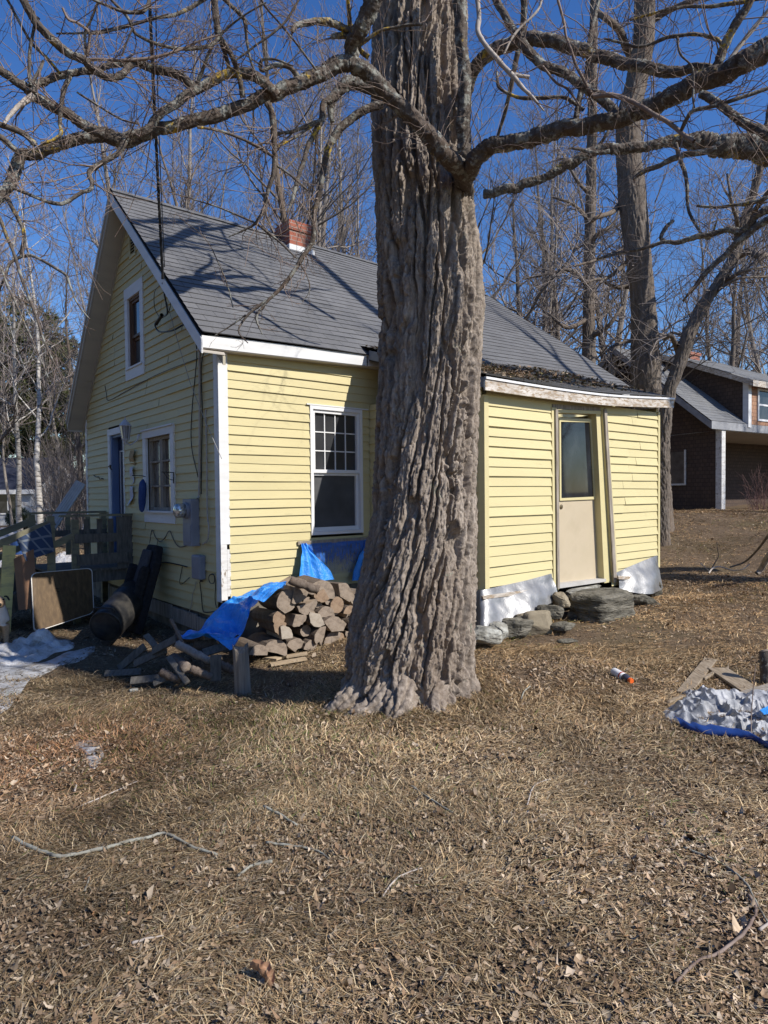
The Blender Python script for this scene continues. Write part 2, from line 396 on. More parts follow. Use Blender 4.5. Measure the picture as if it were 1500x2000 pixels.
# ================================================================== MATERIALS FOR BUILDINGS
def paint(name, c, c2, dirt, dlo=.62, dhi=.78, rough=.6, stretch=(1, 1, 6), peel=None, pst=(2, 2, 7)):
    m, nt, b = newmat(name)
    v = coords(nt); vs = coords(nt, stretch)
    f = noise(nt, vs, 1.3, 5); big = noise(nt, v, 1.1, 3)
    col = ramp(nt, f, [(.3, c2), (.6, c)]).outputs[0]
    d = ramp(nt, noise(nt, vs, 2.6, 6, .65), [(dlo, (0, 0, 0)), (dhi, (.8, .8, .8))]).outputs[0]
    col = mix(nt, d, col, dirt)
    if peel:
        pf = ramp(nt, noise(nt, coords(nt, pst), 5, 6, .7), [(peel[0], (0, 0, 0)), (peel[0]+.03, (1, 1, 1))]).outputs[0]
        col = mix(nt, pf, col, peel[1])
    nt.links.new(col, b.inputs['Base Color']); b.inputs['Roughness'].default_value = rough; b.inputs['Specular IOR Level'].default_value = .3
    bump(nt, b, noise(nt, coords(nt, (1, 1, 12)), 14, 4), .12, .004)
    return m
m_yel = paint('yellow_clapboard_paint', (.575, .50, .27), (.53, .46, .25), (.40, .35, .20), .57, .80, peel=(.665, (.33, .25, .15)))
m_yel2 = paint('clean_yellow_clapboard_paint', (.60, .525, .285), (.565, .495, .27), (.45, .40, .22), .60, .82)
m_white = paint('white_trim_paint', (.70, .70, .70), (.60, .60, .59), (.42, .40, .37), .62, .8, peel=(.74, (.36, .31, .26)))
m_vinyl = paint('white_vinyl', (.74, .74, .74), (.70, .70, .71), (.6, .6, .58), .7, .85, rough=.35)
m_wpeel = paint('peeling_white_paint', (.72, .71, .69), (.6, .59, .56), (.33, .29, .25), .5, .7, peel=(.585, (.30, .25, .20)), pst=(6, 6, 1.6))
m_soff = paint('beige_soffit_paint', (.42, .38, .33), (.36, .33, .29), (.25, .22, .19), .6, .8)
m_wood = simple('weathered_grey_wood', (.20, .17, .14), (.36, .32, .27), .85, 3.5, (12, 12, 1.2), 6, .5, .006)
m_fasc = paint('worn_white_fascia', (.66, .62, .57), (.5, .45, .39), (.28, .22, .16), .45, .62, stretch=(2, 2, 9), peel=(.52, (.33, .25, .17)))
m_dark = simple('dark_void', (.012, .012, .012), (.02, .018, .016), .95, 5, bstr=0)
m_brown = simple('brown_sash_paint', (.10, .055, .035), (.15, .085, .05), .55, 6, (6, 6, 1))
def glassmat(name, base, rough=.04, refl=.5, coat=0.0):
    m, nt, b = newmat(name)
    v = coords(nt); f = noise(nt, v, 3.0, 3)
    c = ramp(nt, f, [(.3, base), (.75, tuple(x*1.7 for x in base))]).outputs[0]
    nt.links.new(c, b.inputs['Base Color']); b.inputs['Roughness'].default_value = rough; b.inputs['Specular IOR Level'].default_value = refl
    bump(nt, b, noise(nt, v, 1.7, 2), .05, .02)
    return m
m_glass = glassmat('dark_window_glass', (.030, .031, .034))
m_glassd, nt, b = newmat('reflection_toned_door_glass')
f = noise(nt, coords(nt, (2, 2, 1.2)), 1.8, 3, .5); nt.links.new(ramp(nt, f, [(.36, (.010, .011, .014)), (.6, (.022, .025, .031)), (.80, (.05, .053, .058))]).outputs[0], b.inputs['Base Color']); b.inputs['Roughness'].default_value = .04; b.inputs['Specular IOR Level'].default_value = .5  # uneven tones in the base colour stand in for reflections
m_screen = glassmat('window_insect_screen', (.055, .056, .058), .5, .2)
m_glassc, nt, b = newmat('curtained_window_glass')
v = coords(nt, (1, 1, .5)); f = noise(nt, v, 26, 5, .7); f2 = noise(nt, v, 7, 3)
c = ramp(nt, f, [(.35, (.06, .05, .042)), (.62, (.30, .26, .22))]).outputs[0]
nt.links.new(mix(nt, f2, c, (.10, .085, .07)), b.inputs['Base Color']); b.inputs['Roughness'].default_value = .12; b.inputs['Specular IOR Level'].default_value = .5
# asphalt shingles: tabs from a brick pattern on UV (metres)
def shingle_mat(name, c1, c2, mortar, row, tab, warm=None):
    m, nt, b = newmat(name)
    uv = nt.nodes.new('ShaderNodeUVMap'); uv.uv_map = 'UVMap'
    br = N(nt, 'ShaderNodeTexBrick', Scale=1.0); br.offset = .5; br.offset_frequency = 2
    br.inputs['Brick Width'].default_value = tab; br.inputs['Row Height'].default_value = row
    br.inputs['Mortar Size'].default_value = .006; br.inputs['Mortar Smooth'].default_value = .3; br.inputs['Bias'].default_value = 0
    br.inputs['Color1'].default_value = (*c1, 1); br.inputs['Color2'].default_value = (*c2, 1); br.inputs['Mortar'].default_value = (*mortar, 1)
    wob = N(nt, 'ShaderNodeTexNoise', Scale=2.2, Detail=2)
    nt.links.new(uv.outputs[0], wob.inputs['Vector'])
    ad = nt.nodes.new('ShaderNodeVectorMath'); ad.operation = 'MULTIPLY_ADD'; ad.inputs[1].default_value = (.02, .0, 0)
    nt.links.new(wob.outputs['Color'], ad.inputs[0]); nt.links.new(uv.outputs[0], ad.inputs[2]); nt.links.new(ad.outputs[0], br.inputs['Vector'])
    g = noise(nt, coords(nt), 90, 3, .8); s = noise(nt, coords(nt, (1, .35, .35)), 1.6, 5, .6)
    c = mix(nt, .5, br.outputs['Color'], ramp(nt, g, [(.3, tuple(x*.55 for x in c1)), (.7, tuple(x*1.6 for x in c1))]).outputs[0])
    c = mix(nt, ramp(nt, s, [(.5, (0, 0, 0)), (.72, (.5, .5, .5))]).outputs[0], c, warm or tuple(x*1.25 for x in c2))
    nt.links.new(c, b.inputs['Base Color']); b.inputs['Roughness'].default_value = .9; b.inputs['Specular IOR Level'].default_value = .2
    bump(nt, b, g, .35, .004)
    return m
m_roof = shingle_mat('grey_asphalt_shingles', (.115, .115, .119), (.16, .16, .165), (.028, .028, .029), .135, .33)
m_roofs = shingle_mat('dark_asphalt_shingles', (.09, .09, .092), (.13, .128, .126), (.025, .025, .025), .135, .33, (.09, .075, .05))
m_roofb = shingle_mat('pale_grey_shingles', (.15, .152, .156), (.20, .203, .206), (.10, .10, .11), .14, .3)
def brickmat(name, c1, c2, mort, bw=.2, rh=.07):
    m, nt, b = newmat(name)
    v = coords(nt, (1, 1, 1), 'UV')
    br = N(nt, 'ShaderNodeTexBrick', Scale=1.0); br.inputs['Brick Width'].default_value = bw; br.inputs['Row Height'].default_value = rh
    br.inputs['Mortar Size'].default_value = .006; br.inputs['Color1'].default_value = (*c1, 1); br.inputs['Color2'].default_value = (*c2, 1); br.inputs['Mortar'].default_value = (*mort, 1)
    nt.links.new(v, br.inputs['Vector'])
    c = mix(nt, ramp(nt, noise(nt, coords(nt), 9, 5), [(.4, (0, 0, 0)), (.7, (.6, .6, .6))]).outputs[0], br.outputs['Color'], (.16, .10, .075))
    nt.links.new(c, b.inputs['Base Color']); b.inputs['Roughness'].default_value = .9
    bump(nt, b, br.outputs['Fac'], -.4, .01)
    return m
m_brick = brickmat('red_chimney_brick', (.36, .10, .055), (.26, .075, .045), (.30, .26, .23))
def boxuv(o):
    """metre-scaled UVs by face normal (local space)"""
    me = o.data; uvl = me.uv_layers.new(name='UVMap')
    for p in me.polygons:
        n_ = p.normal; ax = max(range(3), key=lambda k: abs(n_[k]))
        for li in p.loop_indices:
            c_ = me.vertices[me.loops[li].vertex_index].co
            uvl.data[li].uv = (c_[1], c_[2]) if ax == 0 else ((c_[0], c_[2]) if ax == 1 else (c_[0], c_[1]))
def pbox(mb, pl, s0, s1, z0, z1, d0, d1, mi=None):
    p = pl(s0, z0, d0); mb.obox(p, pl(s1, z0, d0)-p, pl(s0, z0, d1)-p, pl(s0, z1, d0)-p, mi)
def pquad(mb, pl, quad, d0, d1, mi=None):
    """(s,z) polygon as a slab between depths d0 < d1"""
    poly = [pl(s, z, d0) for s, z in quad]; mb.prism(poly, pl(quad[0][0], quad[0][1], d1)-poly[0], mi)
def siding(pl, lo, hi, z0, z1, expo, openings=(), seed=0, t=.022, wav=.004, amp_s=.8):
    mb = MB(); k = 0; zz = z0; r_ = random.Random(seed)
    while zz < z1-.01:
        e = expo*(1+r_.uniform(-.05, .05)); zt = min(zz+e, z1)
        mid = (zz+zt)/2
        iv = [(lo(mid), hi(mid))]
        for (a0, a1, b0, b1) in openings:
            if zt > b0+.01 and zz < b1-.01:
                iv = [q for (p0, p1) in iv for q in ((p0, min(p1, a0)), (max(p0, a1), p1)) if q[1]-q[0] > .005]
        # split long boards at a butt joint
        out = []
        for (p0, p1) in iv:
            if p1-p0 > 1.3:
                c = p0+(p1-p0)*r_.uniform(.25, .75); out += [(p0, c-.0015), (c+.0015, p1)]
            else: out.append((p0, p1))
        for (p0, p1) in out:
            nseg = max(2, int((p1-p0)/.22)); S = np.linspace(p0, p1, nseg+1); tt = t*r_.uniform(.75, 1.3)
            wz = wav*vn(S*amp_s+seed*7.3, zz*9.1, 0, 60+seed); wd = .0035*vn(S*1.7+3, zz*11, 0, 61+seed)
            A = [pl(s, zz+w_, tt+d_) for s, w_, d_ in zip(S, wz, wd)]; B = [pl(s, zt+.02, .003) for s in S]; C_ = [pl(s, zz+w_+.001, -.006) for s, w_ in zip(S, wz)]
            mb.grid(np.array([C_, A, B]))
        zz = zt; k += 1
    return mb
# orient grid faces outward
def fixn(o):
    bm = bmesh.new(); bm.from_mesh(o.data); bmesh.ops.recalc_face_normals(bm, faces=bm.faces); bm.to_mesh(o.data); bm.free(); return o
# ================================================================== YELLOW HOUSE
house = thing('yellow_house', 'small yellow clapboard house with a steep grey shingle roof and a lean-to', 'house', HO, HYAW)
F_ = lambda v0: (lambda s, z, d: V3(s, v0-d, z))            # front-facing planes
G_ = lambda u0: (lambda s, z, d: V3(u0-d, s, z))            # gable-facing planes (s = v)
fr, ga = F_(0.0), G_(0.0)
UL, UR = -.27, 8.45
eavez = lambda u: 3.40+.030*(u+.27)
RIDGE = (2.89, 6.06); LE = (5.62, 3.03)
def rz(v, u=-.27):
    """roof top surface height"""
    if v <= RIDGE[0]:
        e = eavez(u); return e+(RIDGE[1]-e)*(v+.16)/(RIDGE[0]+.16)
    return RIDGE[1]+(LE[1]-RIDGE[1])*(v-RIDGE[0])/(LE[0]-RIDGE[0])
WF = (1.2, 2.02, 1.11, 2.74)
siding(fr, lambda z: .09, lambda z: 8.2, .44, 3.36, .105, [WF], 1, wav=.006).build('front_wall', m_yel, house)
GUW = (2.36, 3.15, 3.36, 4.72); GLW = (1.31, 2.46, 1.26, 2.54); GD = (3.33, 4.12, .50, 2.71)
vlo = lambda z: .09 if z < 3.30 else (z-3.30)/(5.86-3.30)*(2.89+.05)
vhi = lambda z: 5.42 if z < 3.12 else 5.42-(z-3.12)/(5.86-3.12)*(5.42-2.89)
siding(ga, vlo, vhi, .20, 5.80, .105, [GUW, GLW, GD, (2.63, 2.89, 5.15, 5.44)], 2, wav=.005).build('gable_wall', m_yel, house)
mb = MB(); mb.box((8.15, .0, .2), (8.2, 5.42, 3.2)); mb.box((0.05, 5.40, 0), (8.2, 5.42, 3.1)); mb.prism([(8.15, .0, 3.2), (8.15, 5.42, 3.1), (8.15, 2.89, 5.9)], (.05, 0, 0)); mb.build('rear_wall', m_yel, house)
mb = MB(); mb.box((.04, .03, -.6), (8.1, .20, .5)); mb.box((.03, .2, -.6), (.2, 5.4, .28)); mb.build('foundation', simple('foundation_stone', (.10, .09, .075), (.26, .23, .19), .95, 4, bstr=.8, bdist=.04), house)
mb = MB()                                                    # black sill boards under the gable siding
for v0, v1, zz in ((.02, .7, .08), (.72, 1.5, .10), (1.52, 2.4, .12), (2.42, 4.2, .1)): pbox(mb, ga, v0, v1, zz-.13, zz+.06, -.005, .02)
mb.build('sill_board', m_wood, house)
# corner boards
mb = MB(); pbox(mb, fr, -.022, .095, 1.06, 3.27, 0, .022); mb.build('corner_board', m_white, house)
mb = MB(); pbox(mb, fr, -.020, .055, .42, 1.058, 0, .020); pbox(mb, fr, .058, .10, .46, 1.0, 0, .018); mb.build('corner_board', m_wpeel, house)
mb = MB(); pbox(mb, ga, .002, .10, .40, 3.28, 0, .024); mb.build('corner_board', m_white, house)
mb = MB(); pbox(mb, ga, 5.36, 5.45, .3, 3.0, 0, .024); mb.build('corner_board', m_white, house)
# roof
def roof_slope(name, e0, e1, r0_, r1_, n, mat, parent, seed, lift=.009, sag=0.0):
    """courses from the eave edge e0->e1 up to the ridge edge r0->r1 (3d points)"""
    e0, e1, r0_, r1_ = [np.asarray(p, float) for p in (e0, e1, r0_, r1_)]
    ns = 60; S = np.linspace(0, 1, ns+1); Ls = np.linalg.norm(r0_-e0); Lu = np.linalg.norm(e1-e0)
    nrm = np.cross(e1-e0, r0_-e0); nrm /= np.linalg.norm(nrm)
    if nrm[2] < 0: nrm = -nrm
    vs, fs, uv = [], [], []
    def pt(s, t): return (e0*(1-s)+e1*s)*(1-t)+(r0_*(1-s)+r1_*s)*t
    for k in range(n):
        t0, t1 = k/n, min((k+1)/n+.12/n, 1.0)
        o = len(vs); w0 = .006*vn(S*9, k*3.1, 0, seed)/Ls
        for row, (t, h) in enumerate(((t0, -.001), (t0, lift), (t1, .0005))):
            for q_, s in enumerate(S):
                tt = t+(w0[q_] if row < 2 else 0); hh = h+(.0035*vn(s*30, k*2.7, 0, seed+3) if row == 1 else 0)+.018*vn(s*2.2, t*2.5, 0, seed+5)-sag*math.sin(math.pi*s)*(1-t*.4)
                vs.append(pt(s, tt)+nrm*hh); uv.append((s*Lu+k*.0, tt*n*.135 if row < 2 else (k+.985)*.135))
        for row in range(2):
            for q_ in range(ns): fs.append((o+row*(ns+1)+q_, o+row*(ns+1)+q_+1, o+(row+1)*(ns+1)+q_+1, o+(row+1)*(ns+1)+q_))
    ob = mkobj(name, np.array(vs), fs, mat, parent)
    uvl = ob.data.uv_layers.new(name='UVMap'); uva = np.array(uv)
    idx = np.zeros(len(ob.data.loops), np.int32); ob.data.loops.foreach_get('vertex_index', idx); uvl.data.foreach_set('uv', uva[idx].astype(np.float32).ravel())
    return fixn(ob)
RUL, RUR = -.29, 7.80
roof = roof_slope('roof', (UL-.01, -.19, eavez(UL)-.02), (UR, -.19, eavez(UR)-.02), (UL-.01, RIDGE[0], RIDGE[1]), (RUR, RIDGE[0], RIDGE[1]+.01), 30, m_roof, house, 70)
roof_slope('rear_roof_slope', (UL-.01, LE[0]+.03, LE[1]-.03), (UR, LE[0]+.03, LE[1]-.03), (UL-.01, RIDGE[0], RIDGE[1]), (RUR, RIDGE[0], RIDGE[1]+.01), 30, m_roof, house, 71)
mb = MB()                                                    # roof deck under the shingles, closed at the rake
for (p, q_) in (((-.16, eavez(UL)-.012), RIDGE), (RIDGE, LE)):
    mb.prism([V3(UL, p[0], p[1]-.012), V3(UL, q_[0], q_[1]-.012), V3(UL, q_[0], q_[1]-.045), V3(UL, p[0], p[1]-.045)], (8.3, 0, .0 if p is RIDGE else .0))
mb.build('roof_deck', m_dark, house)
capm = MB()
for k in range(28):
    u_ = UL-.01+k*.285; capm.prism([V3(u_, RIDGE[0]-.12, RIDGE[1]-.085+.02), V3(u_, RIDGE[0], RIDGE[1]+.02), V3(u_, RIDGE[0]+.12, RIDGE[1]-.11+.02), V3(u_, RIDGE[0]+.11, RIDGE[1]-.12+.02), V3(u_, RIDGE[0], RIDGE[1]+.008), V3(u_, RIDGE[0]-.11, RIDGE[1]-.09+.02)], (.29, 0, .006))
o = capm.build('ridge_cap', m_roof, roof); boxuv(o)
# chimney
c0 = FW(566, 485, 2.48); c1 = FW(609, 485, 2.48); ct = FW(566, 428, 2.48)[2]
mb = MB(); mb.box((c0[0], 2.48, 5.5), (c1[0], 2.93, ct-.16)); mb.box((c0[0]-.02, 2.46, ct-.162), (c1[0]+.02, 2.95, ct-.07)); mb.box((c0[0]-.005, 2.475, ct-.072), (c1[0]+.005, 2.935, ct))
chim = mb.build('chimney', m_brick, roof); boxuv(chim)
mb = MB(); mb.box((c0[0]-.03, 2.44, 5.4), (c1[0]+.03, 2.97, 5.79)); mb.prism([V3(c0[0]-.03, 2.42, 5.61), V3(c1[0]+.10, 2.42, 5.61), V3(c1[0]+.10, 2.49, 5.71), V3(c0[0]-.03, 2.49, 5.71)], (0, 0, .04)); mb.build('chimney_flashing', m_white, chim)
# fascia, rake boards, soffits
mb = MB(); n_ = 12
def strip(mb, u0, u1, v, ztop, zbot, th_=.022):
    for k in range(n_):
        ua, ub = u0+(u1-u0)*k/n_, u0+(u1-u0)*(k+1)/n_
        mb.prism([V3(ua, v, zbot(ua)), V3(ub, v, zbot(ub)), V3(ub, v, ztop(ub)), V3(ua, v, ztop(ua))], (0, th_, 0))
strip(mb, UL, 2.0, -.165, lambda u: eavez(u)-.035, lambda u: eavez(u)-.165); mb.build('fascia', m_white, house)
mb = MB(); strip(mb, 2.02, UR, -.175, lambda u: eavez(u)-.03, lambda u: eavez(u)-.165); mb.build('fascia', m_white, house)
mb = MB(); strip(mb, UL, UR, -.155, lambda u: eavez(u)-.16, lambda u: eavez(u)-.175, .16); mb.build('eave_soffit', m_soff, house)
mb = MB(); strip(mb, UL, UR, -.155, lambda u: eavez(u)-.022, lambda u: eavez(u)-.036, .02); mb.build('drip_edge', m_vinyl, house)
def rakeb(p, q_, w0, w1, u, th_, off=0.0): return [V3(u, p[0], p[1]-w0), V3(u, q_[0], q_[1]-w0), V3(u, q_[0], q_[1]-w1), V3(u, p[0], p[1]-w1)], (th_, 0, 0)
pe = (-.17, eavez(UL)-.02)
mb = MB(); mb.prism(*rakeb(pe, (RIDGE[0], RIDGE[1]-.01), .045, .21, UL-.012, .022)); mb.build('rake_board', m_white, house)
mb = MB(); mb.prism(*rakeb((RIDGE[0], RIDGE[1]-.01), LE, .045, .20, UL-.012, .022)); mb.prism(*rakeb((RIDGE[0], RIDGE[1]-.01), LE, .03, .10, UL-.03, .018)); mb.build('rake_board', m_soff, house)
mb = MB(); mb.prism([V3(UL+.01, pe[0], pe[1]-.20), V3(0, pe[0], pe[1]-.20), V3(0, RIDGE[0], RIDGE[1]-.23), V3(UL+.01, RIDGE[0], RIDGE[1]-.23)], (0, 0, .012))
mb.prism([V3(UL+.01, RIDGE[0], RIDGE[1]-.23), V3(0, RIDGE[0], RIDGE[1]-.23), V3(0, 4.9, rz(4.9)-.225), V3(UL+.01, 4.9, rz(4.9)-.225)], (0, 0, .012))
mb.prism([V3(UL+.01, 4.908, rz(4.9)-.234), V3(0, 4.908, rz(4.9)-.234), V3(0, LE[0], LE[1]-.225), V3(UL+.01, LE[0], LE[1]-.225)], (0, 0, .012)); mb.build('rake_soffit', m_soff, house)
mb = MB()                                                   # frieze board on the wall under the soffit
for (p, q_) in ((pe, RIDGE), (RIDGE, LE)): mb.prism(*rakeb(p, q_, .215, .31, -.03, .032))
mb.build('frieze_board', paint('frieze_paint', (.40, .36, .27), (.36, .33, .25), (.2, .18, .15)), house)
mb = MB(); mb.prism([V3(UL, LE[0]-.02, LE[1]-.06), V3(UL, LE[0]-.02, LE[1]-.23), V3(8.3, LE[0]-.02, LE[1]-.23), V3(8.3, LE[0]-.02, LE[1]-.06)], (0, .02, 0)); mb.build('rear_fascia', m_soff, house)
# gable vent
mb = MB(); va = lambda z: 2.65+(max(0, z-5.34))*.55
mb.prism([ga(2.64, 5.15, .0), ga(2.88, 5.15, .0), ga(2.88, 5.38, .0), ga(2.83, 5.44, .0), ga(2.69, 5.44, .0), ga(2.64, 5.38, .0)], (-.006, 0, 0)); vent = mb.build('gable_vent', m_dark, house)
mb = MB()
for k in range(6): zz = 5.17+k*.045; mb.obox(ga(2.66, zz, .004), (0, .20-.0, 0), (-.022, 0, -.012), (0, 0, .006))
for s0, s1, z0, z1 in ((2.62, 2.655, 5.13, 5.42), (2.865, 2.90, 5.13, 5.42), (2.62, 2.90, 5.11, 5.15), (2.655, 2.865, 5.43, 5.465)): pbox(mb, ga, s0, s1, z0, z1, .0, .028)
mb.build('louvers', m_yel2, vent)
# ---- windows
def frame4(mb, pl, s0, s1, z0, z1, w, d0, d1, wb=None, wt=None):
    wb = w if wb is None else wb; wt = w if wt is None else wt
    pbox(mb, pl, s0, s0+w, z0, z1, d0, d1); pbox(mb, pl, s1-w, s1, z0, z1, d0, d1)
    pbox(mb, pl, s0+w, s1-w, z0, z0+wb, d0, d1); pbox(mb, pl, s0+w, s1-w, z1-wt, z1, d0, d1)
def pane(pl, s0, s1, z0, z1, d, mat, parent, name='pane'):
    mb = MB(); pbox(mb, pl, s0, s1, z0, z1, d-.004, d); return mb.build(name, mat, parent)
# front vinyl window
s0, s1, z0, z1 = WF
mb = MB(); frame4(mb, fr, s0, s1, z0, z1, .042, -.08, .030); win = mb.build('window', m_vinyl, house)
zm = FW(655, 921)[2]
mb = MB(); frame4(mb, fr, s0+.042, s1-.042, zm-.02, z1-.042, .040, -.05, .008, wb=.042); mb.build('sash', m_vinyl, win)
mb = MB(); frame4(mb, fr, s0+.043, s1-.043, z0+.043, zm-.022, .036, -.078, -.024, wb=.05, wt=.03); mb.build('sash', m_vinyl, win)
pane(fr, s0+.08, s1-.08, zm+.02, z1-.08, -.03, m_glass, win); pane(fr, s0+.078, s1-.078, z0+.09, zm-.05, -.055, m_screen, win)
mb = MB(); iw, ih = (s1-s0-.164)/4, (z1-.082-zm-.022)/3
for k in (1, 2, 3): pbox(mb, fr, s0+.082+iw*k-.007, s0+.082+iw*k+.007, zm+.022, z1-.082, -.029, -.018)
for k in (1, 2):
    for c in range(4): pbox(mb, fr, s0+.082+iw*c+.0075, s0+.082+iw*(c+1)-.0075, zm+.022+ih*k-.007, zm+.022+ih*k+.007, -.029, -.019)
mb.build('grille', m_vinyl, win)
mb = MB(); pbox(mb, fr, s0-.035, s0-.004, 1.12, 1.86, -.02, .004); mb.build('bare_wood_strip', simple('rotten_red_wood', (.10, .035, .02), (.24, .10, .06), .9, 9, (1, 1, 2)), win)
mb = MB(); pbox(mb, fr, s0-.05, s1+.10, z1+.004, z1+.020, 0, .034); mb.build('head_flashing', m_white, win)
# upper gable window
s0, s1, z0, z1 = GUW
mb = MB(); pbox(mb, ga, s0, s0+.13, z0+.15, z1-.17, 0, .030); pbox(mb, ga, s1-.13, s1, z0+.15, z1-.17, 0, .030); pbox(mb, ga, s0-.005, s1+.005, z1-.168, z1, 0, .033); pbox(mb, ga, s0, s1, z0, z0+.148, 0, .032)
pbox(mb, ga, s0+.05, s1-.05, z0+.150, z0+.175, -.05, .05); win = mb.build('window', m_white, house)
zm = GW(262, 655)[2]; a0, a1, b0, b1 = s0+.13, s1-.13, z0+.176, z1-.17
mb = MB(); frame4(mb, ga, a0, a1, b0, b1, .035, -.09, .0); frame4(mb, ga, a0+.036, a1-.036, zm-.02, b1-.036, .035, -.06, -.02); frame4(mb, ga, a0+.036, a1-.036, b0+.036, zm-.022, .035, -.088, -.05); mb.build('sash', m_brown, win)
pane(ga, a0+.07, a1-.07, zm+.014, b1-.07, -.04, m_glass, win); pane(ga, a0+.07, a1-.07, b0+.07, zm-.055, -.07, m_screen, win)
# lower gable window
s0, s1, z0, z1 = GLW
mb = MB(); pbox(mb, ga, s0, s0+.12, z0+.165, z1-.10, 0, .035); pbox(mb, ga, s1-.12, s1, z0+.165, z1-.10, 0, .035); pbox(mb, ga, s0-.01, s1+.01, z1-.098, z1, 0, .038); pbox(mb, ga, s0-.01, s1+.01, z1+.002, z1+.022, 0, .06)
pbox(mb, ga, s0, s1, z0, z0+.135, 0, .028); pbox(mb, ga, s0-.03, s1+.03, z0+.137, z0+.163, -.04, .06); win = mb.build('window', m_white, house)
a0, a1, b0, b1 = s0+.12, s1-.12, z0+.165, z1-.10; am = (a0+a1)/2
for q0, q1 in ((a0, am-.003), (am+.003, a1)):
    mb = MB(); frame4(mb, ga, q0, q1, b0, b1, .045, -.07, -.015)
    for k in (1, 2): pbox(mb, ga, q0+.046, q1-.046, b0+(b1-b0)*k/3-.012, b0+(b1-b0)*k/3+.012, -.06, -.018)
    sash = mb.build('sash', m_wood, win); pane(ga, q0+.046, q1-.046, b0+.046, b1-.046, -.062, m_glassc, win)
# gable door
s0, s1, z0, z1 = GD
m_navy = simple('navy_door_paint', (.012, .016, .045), (.02, .026, .07), .45, 4, bstr=.05); m_blue = simple('blue_jamb_paint', (.09, .14, .27), (.13, .19, .33), .6, 4, (1, 1, .4))
mb = MB(); pbox(mb, ga, s0+.055, s1-.16, z0, z1-.10, -.13, -.09); door = mb.build('door', m_navy, house)
mb = MB(); q0, q1 = s0+.085, s1-.26
frame4(mb, ga, q0, q1, 1.02, 2.36, .016, -.088, -.078); mb.build('panel_molding', m_vinyl, door); pane(ga, q0+.017, q1-.017, 1.037, 2.343, -.086, glassmat('door_lite_glass', (.035, .03, .04), .2), door)
mb = MB(); mb.lathe([(.012, 0), (.012, .04), (.03, .05), (.03, .075), (.012, .085)], ga(s0+.10, 1.30+.02, -.088), (-1, 0, 0), 12); mb.build('door_knob', simple('dull_brass', (.25, .18, .08), (.35, .26, .12), .35, 5, metal=1.0, bstr=0), door)
mb = MB(); pbox(mb, ga, s1-.10, s1, z0, z1-.10, -.002, .03); pbox(mb, ga, s0, s1, z1-.099, z1, -.002, .034); pbox(mb, ga, s0, s0+.04, z0, z1-.10, -.002, .026); dt = mb.build('door_trim', m_white, house)
mb = MB(); pbox(mb, ga, s1-.16, s1-.102, z0, z1-.10, -.14, .012); pbox(mb, ga, s0+.042, s0+.054, z0, z1-.10, -.14, .0); pbox(mb, ga, s0+.055, s1-.161, z1-.14, z1-.102, -.14, .0); mb.build('door_jamb', m_blue, house)
# ================================================================== LEAN-TO
SU0, SU1, SV = 2.16, 5.96, -2.05
sf = F_(SV); sl = G_(SU0)
ftop = smoothline([FW(948, 735, -2.2)[[0, 2]], FW(1027, 748, -2.2)[[0, 2]], FW(1106, 760, -2.2)[[0, 2]], FW(1200, 771, -2.2)[[0, 2]], FW(1316, 777, -2.2)[[0, 2]]], 5)
fz = lambda u: float(np.interp(u, ftop[:, 0], ftop[:, 1]))
SDO = (3.37, 4.74, .30, 2.72)
siding(sf, lambda z: SU0+.03, lambda z: SU1-.02, .34, 2.76, .112, [(SDO[0], 9, -1, 9)], 5, t=.024, wav=.003).build('lean_to_front_wall', m_yel2, house)
siding(sf, lambda z: float(np.interp(z, [.44, 2.70], [4.69, 4.55])), lambda z: SU1-.02, .34, 2.76, .112, [], 7, t=.024, wav=.003).build('lean_to_front_wall', m_yel2, house)
siding(sl, lambda z: SV+.02, lambda z: -.02, .40, 2.80, .112, [], 6).build('lean_to_side_wall', m_yel, house)
mb = MB(); mb.box((SU1-.05, SV, .3), (SU1, 0, 2.85)); pbox(mb, sf, SDO[0], SDO[1], 2.66, 2.80, -.03, -.002); mb.build('lean_to_rear_wall', m_yel2, house)
mb = MB(); pbox(mb, sf, SU0-.026, SU0+.045, .52, 2.70, -.0, .030); pbox(mb, sl, SV-.0, SV+.06, .52, 2.70, 0, .0255); mb.build('lean_to_corner_board', m_yel2, house); mb = MB(); pbox(mb, sf, SU1-.04, SU1+.01, .5, 2.79, -.0, .030); mb.build('lean_to_corner_board', m_yel2, house)
mb = MB(); mb.box((SU0+.05, SV+.15, .1), (SU1-.05, 0, .30)); mb.build('lean_to_floor', m_dark, house)
sr = lambda u: fz(min(max(u, 1.96), 6.02))
lroof = roof_slope('lean_to_roof', (2.00, -2.225, fz(2.02)+.010), (5.97, -2.225, fz(5.95)+.012), (2.00, .12, 3.62), (5.97, .12, 3.80), 16, m_roofs, house, 80, sag=.045)
mb = MB(); mb.prism([V3(2.03, -2.17, fz(2.03)-.10), V3(5.95, -2.17, fz(5.94)-.12), V3(5.95, .1, 3.62), V3(2.03, .1, 3.45)], (0, 0, .03)); mb.build('lean_to_ceiling', m_dark, house)
mb = MB(); U_ = np.linspace(ftop[0, 0], ftop[-1, 0], 20)
for k in range(19):
    ua, ub = U_[k], U_[k+1]; mb.prism([V3(ua, -2.20, fz(ua)-.145), V3(ub, -2.20, fz(ub)-.145), V3(ub, -2.20, fz(ub)-.028), V3(ua, -2.20, fz(ua)-.028)], (0, .025, 0))
mb.build('lean_to_fascia', m_fasc, house)
mb = MB()
for k in range(19):
    ua, ub = U_[k], U_[k+1]; mb.prism([V3(ua, -2.215, fz(ua)-.027), V3(ub, -2.215, fz(ub)-.027), V3(ub, -2.215, fz(ub)-.002), V3(ua, -2.215, fz(ua)-.002)], (0, .04, 0))
